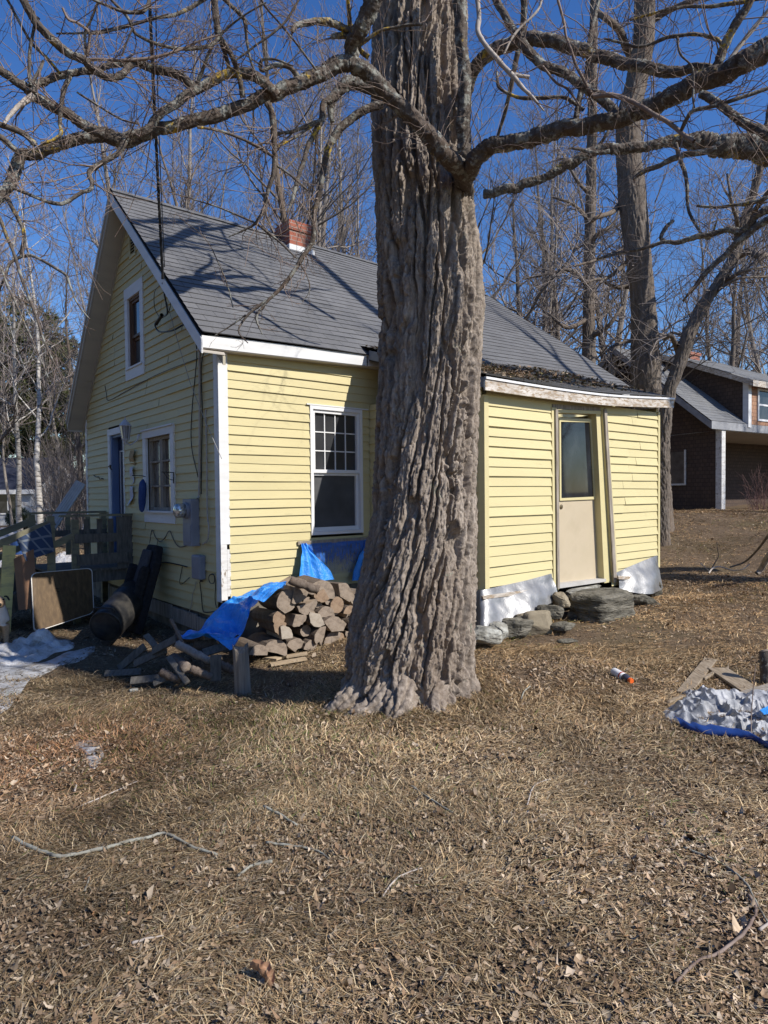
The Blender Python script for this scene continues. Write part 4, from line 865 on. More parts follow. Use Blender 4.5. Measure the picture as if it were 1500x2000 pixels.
# right limbs of the same tree
A([(892, 405, 12, 5.3), (905, 355, 18, 5.0), (922, 318, 18), (953, 292, 17), (999, 277, 16), (1044, 265, 16), (1112, 254, 16), (1170, 243, 16), (1212, 229, 17), (1273, 204, 18), (1332, 179, 19), (1387, 154, 20), (1443, 127, 21), (1500, 100, 22), (1570, 70, 22)], 4.85, 3.6, twig=.6)
A([(905, 178, 15), (917, 150, 13), (942, 114, 13), (981, 91, 13), (1033, 79, 13), (1078, 82, 13), (1135, 95, 12), (1180, 110, 12), (1221, 127, 11), (1269, 138, 11), (1319, 139, 10), (1360, 131, 9), (1400, 140, 9)], 5.0, 3.95, twig=.6)
A([(1205, 224, 9), (1169, 190, 9), (1135, 168, 9), (1112, 147, 9), (1067, 127, 9), (1035, 100, 9), (1010, 70, 8), (990, 35, 7), (970, 0, 7), (955, -30, 6)], 4.2, 4.5, tl=.8)
A([(1125, 245, 6), (1128, 215, 6), (1135, 180, 6), (1145, 150, 5), (1150, 100, 5), (1160, 40, 5), (1175, -20, 5)], 4.4, 4.5); A([(1140, 215, 4), (1110, 195, 4), (1085, 191, 4), (1030, 192, 4), (1000, 186, 3.4), (975, 170, 3), (970, 140, 2)], 4.4, 4.6)
A([(932, -20, 5), (933, 0, 5), (936, 34, 5), (934, 59, 5), (947, 84, 5), (976, 122, 5), (999, 145, 5), (1021, 172, 4), (1039, 188, 3.4), (1062, 216, 1.4)], 4.3, 4.1, twig=.5, mat=m_bare); A([(1000, 145, 4.5), (1018, 148, 4), (1034, 151, 4)], 4.2, 4.2, twig=.5, mat=m_bare)
A([(1390, 150, 10), (1398, 127, 9), (1416, 86, 9), (1434, 50, 9), (1461, 7, 8), (1475, -30, 8)], 3.9, 3.7); A([(1418, 130, 5), (1443, 93, 5), (1473, 54, 4.6), (1495, 27, 4), (1520, -5, 4)], 3.9, 3.8, mat=m_bare); A([(1410, 90, 4), (1398, 75, 4), (1353, 68, 4), (1319, 70, 4), (1294, 75, 3.4), (1269, 86, 3), (1244, 91, 3), (1223, 86, 3), (1180, 75, 2)], 3.85, 4.1)
A([(1160, 188, 5), (1194, 186, 5), (1235, 197, 5), (1255, 209, 5), (1287, 229, 5), (1319, 247, 5), (1337, 263, 5), (1355, 275, 5)], 4.1, 3.8, mat=m_twig); A([(1330, 255, 4), (1340, 235, 4), (1353, 218, 4), (1387, 209, 4), (1432, 197, 4), (1500, 172, 4), (1540, 160, 4)], 3.85, 3.6)
A([(1322, 72, 2), (1328, 106, 2), (1353, 136, 2), (1354, 193, 2), (1357, 218, 2)], 3.8, 3.8, twig=.5); A([(1370, 185, 8), (1387, 193, 8), (1421, 218, 8), (1455, 243, 8), (1482, 252, 9), (1500, 263, 9), (1550, 290, 9)], 3.8, 3.5)
A([(1090, 0, 3), (1102, 45, 3), (1108, 80, 3), (1125, 125, 3), (1140, 155, 3), (1158, 190, 3)], 4.2, 4.2, mat=m_twig); A([(1060, -10, 2.6), (1050, 20, 2.6), (1020, 50, 2.4), (1000, 75, 2.4), (985, 105, 2)], 4.3, 4.3, mat=m_bare); A([(1060, 130, 2.5), (1085, 160, 2.5), (1110, 175, 2.5), (1135, 212, 2)], 4.3, 4.2, mat=m_twig)
# ---- neighbour tree standing just outside the right edge, limbs reaching in
nb_at = gp(12.5, 6.4); ntree = thing('neighbour_tree', 'bare tree whose broken limb with a sawn end reaches in from the right', 'tree', nb_at)
Bn = lambda spec, d0, d1, **k: add_limb(ntree, spec, d0, d1, **k)
P, q = bark_trunk(lambda z: 12.5-.01*z, lambda z: 6.4+.0*z, lambda z: np.interp(z, [0, .4, 3, 8, 13], [.5, .40, .36, .28, .16]), np.linspace(-.2, 12, 300), 120, seed=300, depth=.03)
mknp('trunk', P-np.array(ntree.location), q, m_bark, ntree)
Bn([(2400, 420, 30), (2000, 380, 30), (1750, 340, 28), (1560, 310, 26), (1500, 294, 24), (1443, 284, 22), (1387, 280, 19), (1350, 278, 15), (1319, 277, 12), (1280, 284, 10), (1246, 288, 10), (1200, 292, 10), (1160, 296, 10), (1112, 322, 10), (1075, 340, 9), (1044, 354, 9), (999, 368, 9), (972, 375, 9), (946, 379, 9)], 8.4, 9.2, twig=.35)
Bn([(1190, 295, 4), (1160, 297, 4), (1130, 291, 3), (1112, 288, 2)], 8.7, 8.7, twig=1); Bn([(1400, 290, 6), (1330, 305, 6), (1290, 322, 5), (1255, 335, 5), (1235, 350, 3)], 8.2, 8.5); Bn([(1319, 280, 4), (1335, 329, 4), (1341, 363, 3.6), (1343, 400, 3), (1353, 430, 3), (1371, 457, 2.6), (1387, 465, 2.4), (1400, 432, 1.6)], 8.5, 8.3, twig=.4)
Bn([(1560, 395, 8), (1500, 412, 8), (1477, 423, 7), (1461, 443, 8), (1443, 452, 8), (1421, 448, 6), (1387, 459, 5.5), (1355, 464, 5.5), (1328, 473, 5), (1296, 473, 4), (1260, 484, 3.4), (1223, 491, 3), (1165, 506, 2)], 7.6, 8.6, tl=1)
Bn([(1296, 473, 4), (1291, 463, 4), (1300, 445, 4), (1316, 430, 3)], 8.4, 8.4); Bn([(1560, 410, 8), (1500, 430, 7), (1473, 448, 7), (1443, 471, 6), (1416, 498, 6), (1375, 536, 5), (1357, 561, 4), (1345, 575, 3), (1334, 588, 2)], 7.6, 8.4, tl=1)
Bn([(1500, 385, 4), (1470, 395, 4), (1440, 400, 3.4), (1400, 405, 3), (1360, 402, 2.4)], 7.6, 8); Bn([(1540, 0, 6), (1490, -5, 5), (1440, 5, 4), (1390, 12, 3.4), (1330, 14, 3), (1280, 25, 3), (1230, 40, 2)], 7, 7.5)
# ---- crowns above the frame (they throw the branch shadows on roof and yard)
def wild(owner, p, d, ln, r, g, lev=0):
    n_ = 9; P = [np.array(p, float)]; v = np.array(d, float); v /= np.linalg.norm(v)
    for i in range(n_):
        v = v+np.array([g.gauss(0, .16), g.gauss(0, .16), g.gauss(.03, .12)]); v /= np.linalg.norm(v); P.append(P[-1]+v*ln/n_)
    P = np.array(P); rr = np.linspace(r, r*.35, n_+1); vv, f = tube_np(P, rr, 8); mkobj('limb', vv-np.array(owner.location), [tuple(q_) for q_ in f.tolist()], m_limb, owner, smooth=True); TW.append((owner, P, rr, ln, .35, 1.6))
    if lev < 1:
        for _ in range(3):
            i = g.randint(2, n_-1); a_ = np.array([g.gauss(0, .8) for _ in range(3)]); wild(owner, P[i], P[i]-P[i-1]+a_*ln/n_, ln*.55, rr[i]*.6, g, lev+1)
g_ = random.Random(77)
for zz_, az, ln in ((6.5, 1.35, 3.2), (7.0, .9, 3.8), (7.8, 1.5, 4.0), (6.6, 2.6, 3.6), (7.2, 1.2, 3.4), (7.9, 3.6, 4.0), (8.6, .3, 3.6), (9.3, 2.2, 3.2), (10.2, 4.6, 2.8), (11, 1.7, 2.6)):
    wild(tree, (float(np.interp(zz_, _tz, _tx)), TY+.02*zz_, zz_), (math.cos(az), math.sin(az), .35), ln, .10, g_)
q1_ = wor(3.02, .894, 4.449)+SUN*10; q2_ = wor(2.744, 3.039, 6.27)+SUN*10; q0_ = wor(3.6, -.2, 3.55)+SUN*10
ls = [V3(12.4, 6.4, 8.2), (V3(12.4, 6.4, 8.2)+q0_)/2+V3(0, -.3, .3), q0_, q1_, (q1_+q2_)/2, q2_, q2_+(q2_-q1_)*.35]
P_ = smoothline(ls, 6); r_ = np.linspace(.17, .06, len(P_)); vv, f = tube_np(P_, r_, 10); mkobj('limb', vv-np.array(ntree.location), [tuple(q_) for q_ in f.tolist()], m_limb, ntree, smooth=True); TW.append((ntree, P_, r_, 11, .25, 2))
for zz_, az, ln in ((9.5, 2.9, 4.5), (10.5, 4.2, 3.5), (11.5, 2.2, 3.5)): wild(ntree, (12.4, 6.4, zz_), (math.cos(az), math.sin(az), .4), ln, .10, g_)
# ---- twigs along every limb
def grow_twigs():
    tb = {}
    for owner, P, r, ln, dens, tl in TW:
        key = owner.name; tb.setdefault(key, (owner, TB())); T = tb[key][1]
        n_ = int(ln*14*dens)+1
        seg = np.r_[0, np.cumsum(np.linalg.norm(np.diff(P, axis=0), axis=1))]
        for _ in range(n_):
            s = rnd.uniform(.08, 1.0)*seg[-1]; p = np.array([np.interp(s, seg, P[:, k]) for k in range(3)]); i_ = min(np.searchsorted(seg, s), len(P)-1); d = P[i_]-P[i_-1]; d /= np.linalg.norm(d)+1e-9
            rad = np.interp(s, seg, r); twig(T, p, d, rnd.uniform(.10, .55)*tl*(.6+min(1, rad/.02)), min(.0045, rad*.5)*rnd.uniform(.6, 1), 0)
    for owner, T in tb.values():
        o = T.build('twigs', m_twig, owner, off=owner.location); o['kind'] = 'stuff'
def twig(T, p, d, ln, r, lev):
    a_ = np.array([rnd.gauss(0, 1) for _ in range(3)]); a_ -= d*(a_ @ d); a_ /= np.linalg.norm(a_)+1e-9
    k = rnd.uniform(.35, 1.1); v = d*math.cos(k)+a_*math.sin(k)+np.array([0, 0, rnd.uniform(-.25, .35)]); v /= np.linalg.norm(v)
    n_ = 5; pts = [p]; st = ln/n_
    for i in range(n_):
        v = v+np.array([rnd.gauss(0, .22) for _ in range(3)])+np.array([0, 0, .03]); v /= np.linalg.norm(v); pts.append(pts[-1]+v*st)
    rr = np.linspace(r, r*.35, n_+1); T.tube(pts, np.maximum(rr, .0011), 4 if r > .002 else 3)
    if lev < 2 and ln > .09:
        for _ in range(rnd.choice((1, 2, 2, 3))):
            i = rnd.randint(1, n_-1); dd = np.array(pts[i+1])-np.array(pts[i]); dd /= np.linalg.norm(dd); twig(T, np.array(pts[i]), dd, ln*rnd.uniform(.3, .65), r*.6, lev+1)
grow_twigs()
# ================================================================== WOODS
def bare_tree(seed, H=15.0, r0_=.16, nb=26, start=.25, up=.55, spread=.32, clumps=7, birch=False, lean=(0, 0), whips=4):
    """tapered trunk + limbs + fine twigs; returns (trunk arrays, crown arrays) at the origin"""
    g = random.Random(seed); tr, cr, tw_ = TB(), TB(), TB()
    n_ = 22; pts = [np.zeros(3)-np.array([0, 0, .3])]; v = np.array([lean[0], lean[1], 1.0])
    for i in range(n_):
        v = v+np.array([g.gauss(0, .045), g.gauss(0, .045), .02]); v /= np.linalg.norm(v); pts.append(pts[-1]+v*H/n_)
    pts = np.array(pts); rad = r0_*(1-np.linspace(0, 1, n_+1)**.9*.93); rad[0] *= 1.35; rad[1] *= 1.08
    tr.tube(pts, rad, 10)
    def br(p, d, ln, r, lev):
        m = (7, 5, 4)[lev]; P = [p]; v = d.copy()
        for i in range(m):
            v = v+np.array([g.gauss(0, .17), g.gauss(0, .17), g.gauss(.10 if lev < 2 else .03, .10)]); v /= np.linalg.norm(v); P.append(P[-1]+v*ln/m)
        P = np.array(P); (cr if lev == 0 else tw_).tube(P, np.maximum(r*np.linspace(1, .3, m+1), .004), (5, 3, 3)[lev])
        if lev < 2:
            for _ in range((clumps, 5)[lev]+g.randint(-1, 1)):
                t = g.uniform(.2, 1.0)*m; i = min(int(t), m-1); q_ = P[i]+(P[i+1]-P[i])*(t-i); dd = P[i+1]-P[i]; dd /= np.linalg.norm(dd)
                a_ = np.array([g.gauss(0, 1) for _ in range(3)]); a_ -= dd*(a_ @ dd); a_ /= np.linalg.norm(a_)+1e-9; k = g.uniform(.4, .95)
                br(q_, dd*math.cos(k)+a_*math.sin(k), ln*g.uniform(.32, .55), max(r*.45, .005), lev+1)
    for b_ in range(nb):
        t = (start+(1-start)*(b_+g.random())/nb); f = t*n_; i = min(int(f), n_-1); p = pts[i]+(pts[i+1]-pts[i])*(f-i); az = b_*2.4+g.uniform(-.5, .5); el = up*g.uniform(.6, 1.3)+.25*t
        d = np.array([math.cos(az)*math.cos(el), math.sin(az)*math.cos(el), math.sin(el)]); ln = H*spread*(1-.62*t)*g.uniform(.65, 1.2)
        br(p, d, ln, max(.012, rad[i]*.42), 0)
    return tr, cr, tw_
m_grey = barkmat('grey_forest_bark', (.13, .11, .095), (.24, .21, .185), (.34, .31, .275), sc=.7)
m_darkb = barkmat('dark_forest_bark', (.075, .06, .05), (.13, .108, .09), (.21, .18, .155), sc=.7)
m_fine = simple('reddish_grey_twigs', (.17, .14, .125), (.29, .25, .225), .85, 2, bstr=0)
m_birch, nt, b = newmat('white_birch_bark')
v = coords(nt, (1, 1, 5)); f = noise(nt, v, 4, 5, .7); big = noise(nt, coords(nt), 1.2, 3)
nt.links.new(ramp(nt, f, [(.40, (.10, .085, .07)), (.47, (.40, .375, .34)), (.8, (.56, .53, .49))]).outputs[0], b.inputs['Base Color']); b.inputs['Roughness'].default_value = .7
m_pale = simple('pale_birch_twigs', (.26, .20, .18), (.42, .36, .33), .8, 3, bstr=0)
PROTO = {}
def proto(key, trunkmat, twigmat, **kw):
    tr, cr, tw_ = bare_tree(**kw); ms = []
    for T, nm in ((tr, 'trunk'), (cr, 'limbs'), (tw_, 'crown')):
        v = np.concatenate(T.v); f = np.concatenate(T.f); me_o = mknp(nm, v, f, trunkmat if nm != 'crown' else twigmat, smooth=True); me = me_o.data; bpy.data.objects.remove(me_o); ms.append((nm, me))
    PROTO[key] = ms
def plant(key, at, s=1.0, rz_=0.0, name='bare_tree', label='', group=None, tilt=0.0):
    t = thing(name, label, 'tree', at, rz_, group); t.scale = (s, s, s); t.rotation_euler = (tilt*math.sin(rz_), tilt*math.cos(rz_), rz_)
    for nm, me in PROTO[key]:
        o = bpy.data.objects.new(nm, me); COL.objects.link(o); o.parent = t
    return t
for k in range(7): proto('g%d' % k, m_grey if k % 2 else m_darkb, m_fine, seed=200+k, H=15, r0_=.185, nb=24, start=(.22, .3, .18, .4, .25, .35, .2)[k], up=(.65, .8, .5, .9, .7, .55, .75)[k], spread=(.30, .26, .36, .22, .28, .33, .3)[k])
for k in range(3): proto('s%d' % k, m_grey, m_fine, seed=240+k, H=13, r0_=.075, nb=22, start=.25, up=.95, spread=.24, clumps=6)
for k in range(2): proto('b%d' % k, m_birch, m_pale, seed=260+k, H=13, r0_=.11, nb=24, start=.28, up=.6, spread=.26, clumps=6, lean=((.03, 0), (-.16, .02))[k])
for k in range(2): proto('d%d' % k, m_darkb, m_darkb, seed=280+k, H=15, r0_=.20, nb=22, start=.12, up=.28, spread=.42, clumps=7)
WN = {}
def pick(px, Y): return PX(px, 1000, Y)[:2]
# (px of the trunk, depth, kind, scale)
BEH = [(300, 19, 'g1', 1.0), (345, 23, 's0', 1.2), (372, 17, 'g3', 1.0), (330, 30, 'g5', 1.1), (415, 27, 's1', 1.2), (455, 21, 'g0', .95), (500, 31, 'g4', 1.2), (548, 20, 's2', 1.15), (575, 18, 'g2', 1.0), (598, 24, 'g1', 1.15),
       (622, 19, 's0', 1.1), (640, 28, 'g6', 1.15), (668, 17.5, 'g5', .9), (690, 22, 's1', 1.2), (722, 26, 'g3', 1.2), (260, 35, 'g0', 1.25), (210, 29, 's2', 1.25), (235, 24, 'g4', .95), (610, 42, 'g0', 1.3), (615, 22, 'd0', .9), (690, 27, 'd1', 1.0), (480, 28, 'd0', .95), (540, 24, 'd1', .85)]
RIG = [(960, 24, 'g2', 1.1), (985, 18, 'g0', 1.0), (1045, 22, 's2', 1.15), (1075, 34, 'g6', 1.35), (1100, 26, 'g5', 1.1), (1190, 24, 'g1', 1.05), (1330, 30, 's1', 1.3), (1395, 31, 'g3', 1.0), (1412, 40, 'g6', 1.4), (1445, 36, 's0', 1.2), (1478, 30, 'g5', .95), (1500, 38, 'g1', 1.3), (1540, 33, 'g0', 1.1), (1075, 44, 'g0', 1.4), (1180, 26, 'd0', 1.0), (1430, 28, 'd1', .9), (1010, 26, 'd1', 1.0), (1090, 21, 'd0', .8)]
LEF = [(25, 26, 's1', .9), (128, 30, 's2', 1.1), (150, 26, 'g4', .8), (-10, 30, 'g2', 1.1), (-60, 24, 'g6', 1.0), (85, 48, 'g1', 1.2), (165, 34, 's1', 1.15)]
def put(lst, group, near, far_, mid=25):
    for k, (px, Y, key, s) in enumerate(lst):
        x, y = pick(px, Y); plant(key, gp(x, y), s*(1+.04*math.sin(k*5.1)), k*1.7, 'bare_tree', near if Y < mid else far_, group, tilt=.03*math.sin(k*3.3))
put(BEH, 'bare trees behind the yellow house', 'leafless grey tree close behind the ridge of the yellow house', 'leafless grey tree further back behind the ridge of the yellow house')
put(RIG, 'bare trees between the two houses', 'leafless tree behind the lean-to, nearer than the others there', 'leafless tree far back between the yellow and brown houses')
put(LEF, 'bare trees beyond the gable side', 'leafless tree past the gable wall, nearer than the others there', 'leafless tree far back past the gable wall')
for k, (x, y, key, s) in enumerate(((21, 9.5, 'g0', .9), (25, 13, 'g3', 1.0), (19.5, 13.5, 'g5', .85), (28, 8, 'g2', 1.0), (23, 17, 'g6', 1.0))): plant(key, gp(x, y), s, k*1.3, 'bare_tree', 'leafless tree beyond the right edge of the lawn', 'bare trees beyond the right edge')
# birches past the porch
x, y = pick(76, 20); plant('b0', gp(x, y), 1.0, .6, 'birch_tree', 'white-barked birch trunk standing beside the clipped round shrub', None)
x, y = pick(40, 24); plant('b1', gp(x, y), 1.0, 2.2, 'birch_tree', 'slanting birch with pale forked limbs left of the straight birch', None)
# the named big trunks on the right
def traced_tree(name, label, rows, Y, mat, twig_key=None, seed=0, depth=.02, ext=6.0, kids=()):
    """rows: (px left, px right, py), bottom to top"""
    z, xx, r = [], [], []
    for l, rr_, py in rows:
        A_ = PX(l, py, Y); B_ = PX(rr_, py, Y); z.append((A_[2]+B_[2])/2); xx.append((A_[0]+B_[0])/2); r.append((B_[0]-A_[0])/2)
    z, xx, r = map(np.array, (z, xx, r)); base = gp(xx[0], Y); t = thing(name, label, 'tree', base)
    zt = np.r_[base[2]-.3, z, z[-1]+ext]; xt = np.r_[xx[0], xx, xx[-1]+(xx[-1]-xx[-2])/(z[-1]-z[-2])*ext]; rt = np.r_[r[0]*1.2, r, r[-1]*.45]
    zl = np.linspace(zt[0], zt[-1], 420)
    P, q = bark_trunk(lambda q_: np.interp(q_, zt, xt), lambda q_: Y+0*q_, lambda q_: np.interp(q_, zt, rt), zl, 120, seed=seed, depth=depth, cell=(.07, .6), twist=.08)
    mknp('trunk', P-base, q, mat, t); return t, base
t1, b1 = traced_tree('dark_tree', 'thick straight dark trunk rising behind the lean-to roof', [(1262, 1312, 990), (1255, 1306, 900), (1236, 1291, 790), (1234, 1287, 700), (1234, 1280, 607), (1228, 1273, 539), (1218, 1266, 460), (1209, 1260, 385), (1205, 1251, 317), (1203, 1248, 227), (1224, 1264, 159), (1238, 1277, 91), (1241, 1279, 0)], 15, m_darkb, seed=400)
t2, b2 = traced_tree('leaning_tree', 'leaning trunk slanting up to the right beside the thick dark trunk', [(1280, 1306, 995), (1281, 1307, 880), (1287, 1311, 810), (1296, 1320, 760), (1315, 1341, 709), (1332, 1359, 652), (1360, 1386, 595), (1394, 1416, 550), (1421, 1442, 507), (1437, 1455, 465), (1448, 1463, 425), (1464, 1478, 380), (1478, 1490, 330), (1492, 1503, 250)], 13.6, m_darkb, seed=420, depth=.016, ext=3)
t3, b3 = traced_tree('middle_tree', 'slimmer dark trunk behind the roof end left of the thick trunk', [(1135, 1163, 760), (1137, 1163, 690), (1139, 1161, 600), (1140, 1162, 520), (1143, 1163, 430), (1145, 1164, 350), (1147, 1165, 250), (1150, 1166, 150), (1152, 1167, 50)], 20, m_darkb, seed=440, depth=.016)
def side_limbs(t, base, Y, specs, seed):
    TWl = []
    g = random.Random(seed); cr, tw_ = TB(), TB()
    for spec in specs:
        S = smoothline([(p[0], p[1], p[2]) for p in spec], 6); P = np.array([PX(s[0], s[1], Y+.6*math.sin(i*.2+seed)) for i, s in enumerate(S)]); r = np.array([s[2]*Y/FPX for s in S]); cr.tube(P, r, 7)
        for _ in range(14):
            i = g.randint(2, len(P)-2); d = P[i+1]-P[i]; d /= np.linalg.norm(d); a_ = np.array([g.gauss(0, 1) for _ in range(3)]); a_ -= d*(a_ @ d); a_ /= np.linalg.norm(a_); v = d*.6+a_*.8+np.array([0, 0, .15]); p = P[i]; ln = g.uniform(.6, 2.0); q_ = [p]
            for k in range(6): v = v+np.array([g.gauss(0, .2) for _ in range(3)]); v /= np.linalg.norm(v); q_.append(q_[-1]+v*ln/6)
            tw_.tube(q_, np.linspace(.014, .005, 7), 3)
            for _ in range(5):
                j = g.randint(1, 5); v2 = v+np.array([g.gauss(0, .6) for _ in range(3)]); v2 /= np.linalg.norm(v2); w_ = [q_[j]]
                for k in range(4): v2 = v2+np.array([g.gauss(0, .2) for _ in range(3)]); v2 /= np.linalg.norm(v2); w_.append(w_[-1]+v2*ln*.45/4)
                tw_.tube(w_, np.linspace(.007, .003, 5), 3)
    for v_, f_ in zip(cr.v, cr.f): mknp('limb', v_-base, f_-f_.min(), m_darkb, t, True)
    tw_.build('crown', m_fine, t, off=base)
side_limbs(t1, b1, 15, [[(1240, 420, 8), (1215, 400, 6), (1195, 415, 5), (1165, 425, 4), (1150, 440, 2)], [(1235, 480, 5), (1200, 495, 4), (1165, 508, 3), (1120, 520, 2)], [(1236, 500, 6), (1205, 530, 4), (1175, 550, 3), (1150, 580, 2)], [(1285, 655, 4), (1300, 660, 4), (1313, 650, 3), (1330, 655, 2)], [(1240, 120, 9), (1222, 90, 8), (1210, 60, 7), (1190, 40, 6), (1160, 20, 5)], [(1250, 60, 8), (1290, 30, 6), (1330, 10, 5), (1380, -10, 4)], [(1235, 560, 5), (1200, 560, 4), (1170, 545, 3), (1140, 555, 2)], [(1236, 665, 4), (1200, 675, 3), (1180, 690, 2)]], 1)
side_limbs(t2, b2, 13.6, [[(1325, 690, 6), (1318, 670, 5), (1310, 655, 4), (1295, 660, 3), (1285, 655, 2)], [(1395, 560, 6), (1425, 545, 4), (1450, 530, 3), (1500, 520, 2)], [(1440, 500, 8), (1465, 490, 7), (1480, 500, 6), (1500, 497, 5), (1540, 480, 4)], [(1372, 595, 3), (1400, 570, 3), (1440, 545, 2), (1500, 540, 2)], [(1460, 430, 6), (1490, 390, 5), (1520, 350, 4)], [(1430, 510, 4), (1440, 440, 4), (1430, 400, 3), (1420, 340, 2)]], 2)
side_limbs(t3, b3, 20, [[(1150, 560, 5), (1120, 530, 4), (1090, 530, 3), (1050, 540, 2), (1020, 545, 2)], [(1152, 620, 5), (1110, 640, 4), (1080, 620, 3), (1045, 590, 2)], [(1150, 480, 5), (1170, 455, 4), (1195, 440, 3), (1215, 400, 2)], [(1150, 430, 4), (1120, 400, 3), (1080, 385, 2)], [(1155, 300, 4), (1180, 270, 3), (1200, 230, 2)], [(1152, 380, 4), (1125, 350, 3), (1100, 300, 2)], [(1150, 660, 5), (1185, 640, 4), (1215, 600, 3)]], 3)
# pines behind the birches
m_pine = simple('pine_needles', (.045, .055, .024), (.10, .11, .045), .7, 1.5, bstr=0, c3=(.15, .145, .06))
def pine(px, Y, H, seed, label):
    g = np.random.RandomState(seed); x, y = pick(px, Y); base = gp(x, y); t = thing('pine_tree', label, 'tree', base)
    tb = TB(); tb.tube([(0, 0, -.3), (.05, 0, H*.5), (0, .05, H)], [.22, .15, .03], 8); tb.build('trunk', m_darkb, t)
    C_, D_ = [], []
    for k in range(90):
        tz = g.uniform(.28, 1.0); az = g.uniform(0, 6.28); ln = H*.26*(1.12-tz)*g.uniform(.5, 1.1)+.3; d = np.array([math.cos(az), math.sin(az), .12+.25*tz]); p0 = np.array([0, 0, H*tz])
        m_ = int(14+26*ln); s = g.uniform(.25, 1, m_)[:, None]; C_.append(p0+d*ln*s+g.normal(0, .26, (m_, 3))*np.array([1, 1, .45])); D_.append(np.repeat(d[None], m_, 0))
    C_ = np.concatenate(C_); D_ = np.concatenate(D_); nt_ = 6; C_ = np.repeat(C_, nt_, 0); D_ = np.repeat(D_, nt_, 0)+g.normal(0, .6, (len(C_), 3)); D_ /= np.linalg.norm(D_, axis=1)[:, None]
    S_ = np.cross(D_, g.normal(0, 1, D_.shape)); S_ /= np.linalg.norm(S_, axis=1)[:, None]; l = g.uniform(.14, .32, len(C_))[:, None]; w_ = .03
    P = np.stack([C_-S_*w_, C_+S_*w_, C_+D_*l], 1).reshape(-1, 3); mknp('crown', P, np.arange(len(P)).reshape(-1, 3), m_pine, t, tri=True)
pine(10, 37, 13, 1, 'dark green pine at the left edge behind the birches'); pine(95, 38, 12, 2, 'dark green pine directly behind the white birch trunk'); pine(135, 40, 11, 3, 'pine nearest the gable corner behind the bare brush'); pine(-60, 40, 12, 4, 'tall pine over the white cottage roof'); pine(55, 42, 14, 5, 'tallest pine, furthest back behind the slanting birch')
# far brush and woods that read as one mass
def brush(name, label, n_, xr, yr, hr, seed, mat, r=(.006, .014)):
    g = random.Random(seed); T = TB()
    for _ in range(n_):
        y = g.uniform(*yr); x = g.uniform(*xr)*y/30.0; p = gp(x, y, -.1); h = g.uniform(*hr); v = np.array([g.gauss(0, .22), g.gauss(0, .22), 1.0]); q_ = [p]
        for k in range(5): v = v+np.array([g.gauss(0, .12), g.gauss(0, .12), .0]); v /= np.linalg.norm(v); q_.append(q_[-1]+v*h/5)
        T.tube(q_, np.linspace(g.uniform(*r)*1.5, r[0], 6), 3)
        for _ in range(5):
            j = g.randint(1, 4); v2 = v+np.array([g.gauss(0, .6), g.gauss(0, .6), .1]); v2 /= np.linalg.norm(v2); w_ = [q_[j]]
            for k in range(3): v2 = v2+np.array([g.gauss(0, .2) for _ in range(3)]); v2 /= np.linalg.norm(v2); w_.append(w_[-1]+v2*h*.11)
            T.tube(w_, [r[0], r[0]*.8, r[0]*.7, r[0]*.5], 3)
    tag(T.build(name, mat), label, 'brush', kind='stuff')
brush('brush_thicket', 'tangled reddish brush between the birches and the gable corner', 330, (-15.6, -13.6), (24, 36), (2.0, 5.0), 5, m_fine)
brush('far_woods', 'far bare woods beyond both houses', 800, (-22, 26), (50, 75), (6, 13), 6, m_fine, (.016, .04))
brush('brush_thicket', 'low red twiggy brush at the foot of the brown house', 60, (17.0, 18.4), (18.0, 19.5), (.5, 1.4), 8, simple('red_twigs', (.12, .06, .05), (.22, .13, .11), .8, 3, bstr=0), (.003, .005))
brush('brush_thicket', 'tall brush along the far right side of the yard', 420, (29, 48), (11, 17), (1.5, 3.5), 12, m_fine)
# ================================================================== BROWN HOUSE
def shakes(name, c1, c2, mort, w=.16, h=.13):
    m, nt, b = newmat(name); v = coords(nt, (1, 1, 1), 'UV')
    br = N(nt, 'ShaderNodeTexBrick', Scale=1.0); br.inputs['Brick Width'].default_value = w; br.inputs['Row Height'].default_value = h; br.inputs['Mortar Size'].default_value = .008
    for k, c in (('Color1', c1), ('Color2', c2), ('Mortar', mort)): br.inputs[k].default_value = (*c, 1)
    nt.links.new(v, br.inputs['Vector']); g = noise(nt, coords(nt), 7, 5)
    nt.links.new(mix(nt, ramp(nt, g, [(.4, (0, 0, 0)), (.7, (.5, .5, .5))]).outputs[0], br.outputs['Color'], tuple(x*.6 for x in c1)), b.inputs['Base Color']); b.inputs['Roughness'].default_value = .9
    bump(nt, b, br.outputs['Fac'], -.5, .015); return m
m_shake = shakes('shaded_brown_shingles', (.075, .05, .038), (.10, .066, .048), (.032, .022, .018)); m_shake2 = shakes('sunlit_brown_shingles', (.36, .19, .115), (.42, .235, .14), (.14, .08, .05))  # one shingle in two tones: shade and sunlight put into the colours
BC = PX(1404, 998, 21.0); BC[2] = float(gz(BC[:1], BC[1:2])[0])
B2 = V3(1950, 1260, 0); B2 /= np.linalg.norm(B2); P2 = V3(-B2[1], B2[0], 0); bz0 = BC[2]
bh = thing('brown_house', 'dark brown shingled house with a pale grey roof and a dormer behind the lean-to', 'house', (BC[0], BC[1], bz0), math.atan2(B2[1], B2[0]))
ez = PX(1379, 833, 21)[2]-bz0+.22; HB = 3.6; RZ = ez+3.0
def bray(px, py, p0, n):
    d = ray(px, py); p0 = np.asarray(p0); n = np.asarray(n); P = CAM+d*(((p0-CAM) @ n)/(d @ n)); q_ = P-V3(BC[0], BC[1], bz0); return V3(q_ @ B2, q_ @ P2, q_[2])
def bw(u, v, z): return V3(BC[0], BC[1], bz0)+B2*u+P2*v+V3(0, 0, z)
